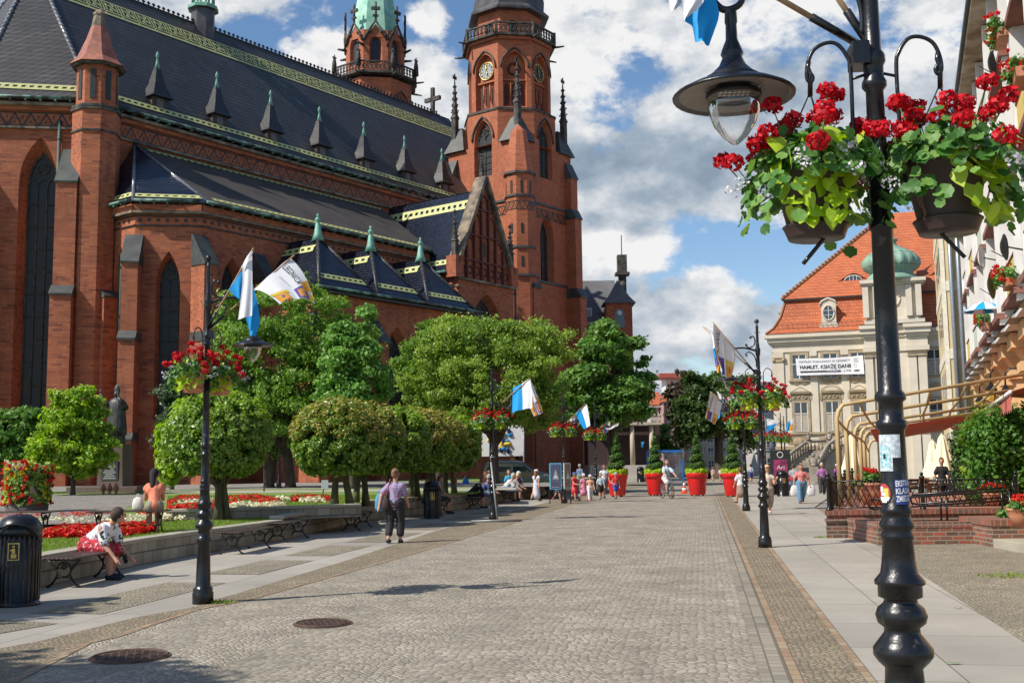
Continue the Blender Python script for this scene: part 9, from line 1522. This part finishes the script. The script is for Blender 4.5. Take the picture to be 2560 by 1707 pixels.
# cyclist
p = GP(1667, 1246); t = thing('bicycle', 'blue grey city bicycle ridden towards the viewer', 'bicycle', p, .25)
for y, n_ in ((-.52, 'wheel'), (.52, 'wheel')):
 b = MB(); b.tube([(0, y + .33 * math.cos(a), .34 + .33 * math.sin(a)) for a in [2 * math.pi * k / 24 for k in range(25)]], .018, 6); w_ = build(n_, b, bpy.data.materials['tyre'], t); b = MB(); [b.tube([(0, y, .34), (0, y + .32 * math.cos(a), .34 + .32 * math.sin(a))], .003, 3) for a in [2 * math.pi * k / 14 for k in range(14)]]; build('spokes', b, GREYP, w_)
b = MB(); [b.tube(q_, .016, 6) for q_ in ([(0, -.52, .34), (0, -.42, .72), (0, -.36, .98)], [(0, -.42, .75), (0, .0, .3), (0, .15, .85)], [(0, .0, .3), (0, .52, .34), (0, .13, .78)], [(0, -.42, .8), (0, .13, .72)])]; build('frame', b, pm('bike_blue', (.12, .25, .36), .35), t); b = MB(); b.tube([(-.28, -.22, .98), (-.2, -.36, 1.0), (.2, -.36, 1.0), (.28, -.22, .98)], .013, 6); build('handlebar', b, BLACK, t); b = MB(); b.ball((0, .17, .88), (.08, .13, .04), 8, 5); build('saddle', b, BLACK, t)
person('cyclist in plaid shirt and pale shorts riding towards the viewer', (p[0], p[1], .0), 1.74, .25, PLAID, (.55, .54, .52), (.16, .10, .07), ((62, 70), (35, 30)), ((48, 12, 14), (48, 12, 14)), 10, .84, blen=.95, sleeve=.5, vox=.012)
# car far off behind the planters
p = GP(1772, 1200); t = thing('parked_car', 'small pale teal car parked far off between the red planters', 'car', (p[0] - 2, p[1] + 6, 0)); b = MB(); sd = [(0, .3), (.05, .8), (.5, .95), (1.0, 1.4), (2.4, 1.42), (3.0, .95), (3.8, .8), (3.9, .3)]; b.loft([[(x, y, z) for x, z in sd] for y in (0, 1.6)], smooth=False); build('body', b, pm('teal_car', (.25, .42, .44), .3, .2, coat=.5), t, bevel=.05); b = MB(); b.add([(1.05, -.01, .98), (2.85, -.01, .98), (2.35, -.01, 1.33), (1.15, -.01, 1.33)], [(0, 1, 2, 3)]); build('window', b, WGL, t)
for x in (.75, 3.05): b = MB(); b.tube([(x, -.03, .3), (x, .2, .3)], .3, 14); build('wheel', b, bpy.data.materials['tyre'], t)
# everything that hangs in mid-air in the census is a child of its thing; drop the building scraps
for m_ in list(bpy.data.meshes):
 if m_.users == 0: bpy.data.meshes.remove(m_)
# ---- repeated pieces of a part become parts of their own (touching pieces stay together)
def split_part(o, eps=.02):
 me = o.data; n = len(me.vertices); par = list(range(n))
 def find(x):
  while par[x] != x: par[x] = par[par[x]]; x = par[x]
  return x
 for e_ in me.edges:
  a, b_ = find(e_.vertices[0]), find(e_.vertices[1])
  if a != b_: par[a] = b_
 co_ = np.array([v.co[:] for v in me.vertices]); root = np.array([find(i) for i in range(n)]); ids = {r: k for k, r in enumerate(sorted(set(root)))}; lab = np.array([ids[r] for r in root]); m_ = len(ids)
 if m_ > 700: return
 lo = np.array([co_[lab == k].min(0) for k in range(m_)]) - eps; hi = np.array([co_[lab == k].max(0) for k in range(m_)]) + eps; grp = list(range(m_))
 def gf(x):
  while grp[x] != x: x = grp[x]
  return x
 for i in range(m_):
  for j in np.nonzero((lo[i] <= hi[i + 1:]).all(1) & (lo[i + 1:] <= hi[i]).all(1))[0]: a, b_ = gf(i), gf(i + 1 + int(j)); grp[a] = b_
 g_ = np.array([gf(k) for k in range(m_)])[lab]; us = sorted(set(g_))
 if not 1 < len(us) <= 100: return
 ch_ = kids(o)
 for k, u in enumerate(us):
  idx = np.nonzero(g_ == u)[0]; mp = {int(i): q for q, i in enumerate(idx)}; fs = [p for p in me.polygons if p.vertices[0] in mp]; nm = bpy.data.meshes.new(o.name.split('.')[0]); nm.from_pydata(co_[idx].tolist(), [], [tuple(mp[v] for v in p.vertices) for p in fs])
  for mt in me.materials: nm.materials.append(mt)
  nm.polygons.foreach_set('material_index', [p.material_index for p in fs]); nm.polygons.foreach_set('use_smooth', [p.use_smooth for p in fs]); nm.update()
  if k == 0: first_ = nm; continue
  c_ = bpy.data.objects.new(o.name.split('.')[0], nm); C.objects.link(c_); c_.parent = o.parent; c_.location = o.location; c_.rotation_euler = o.rotation_euler
 o.data = first_
for nm_ in ('buttress', 'buttress_cap', 'chapel_buttress', 'chapel_buttress_cap', 'tower_pinnacle', 'gable_pinnacle', 'tower_skirt_roof', 'slit_window', 'bay_pilaster', 'bay_capital', 'pilaster', 'apricot_pilaster', 'pilaster_hood', 'fin_wall', 'zinc_pipe', 'shop_window', 'string_course', 'turret_opening', 'arcade_opening', 'hip_tile', 'hip_tiles', 'aisle_hip_tiles', 'column', 'beacon', 'frame_post', 'foot', 'wheel', 'cross_rung', 'tower_ledge', 'frame_hoop', 'gable_coping', 'rail', 'pale_band', 'table_top'):
 for o in [q for q in C.objects if q.name.split('.')[0] == nm_ and q.type == 'MESH' and q.parent is not None and q.data.users == 1]: split_part(o)
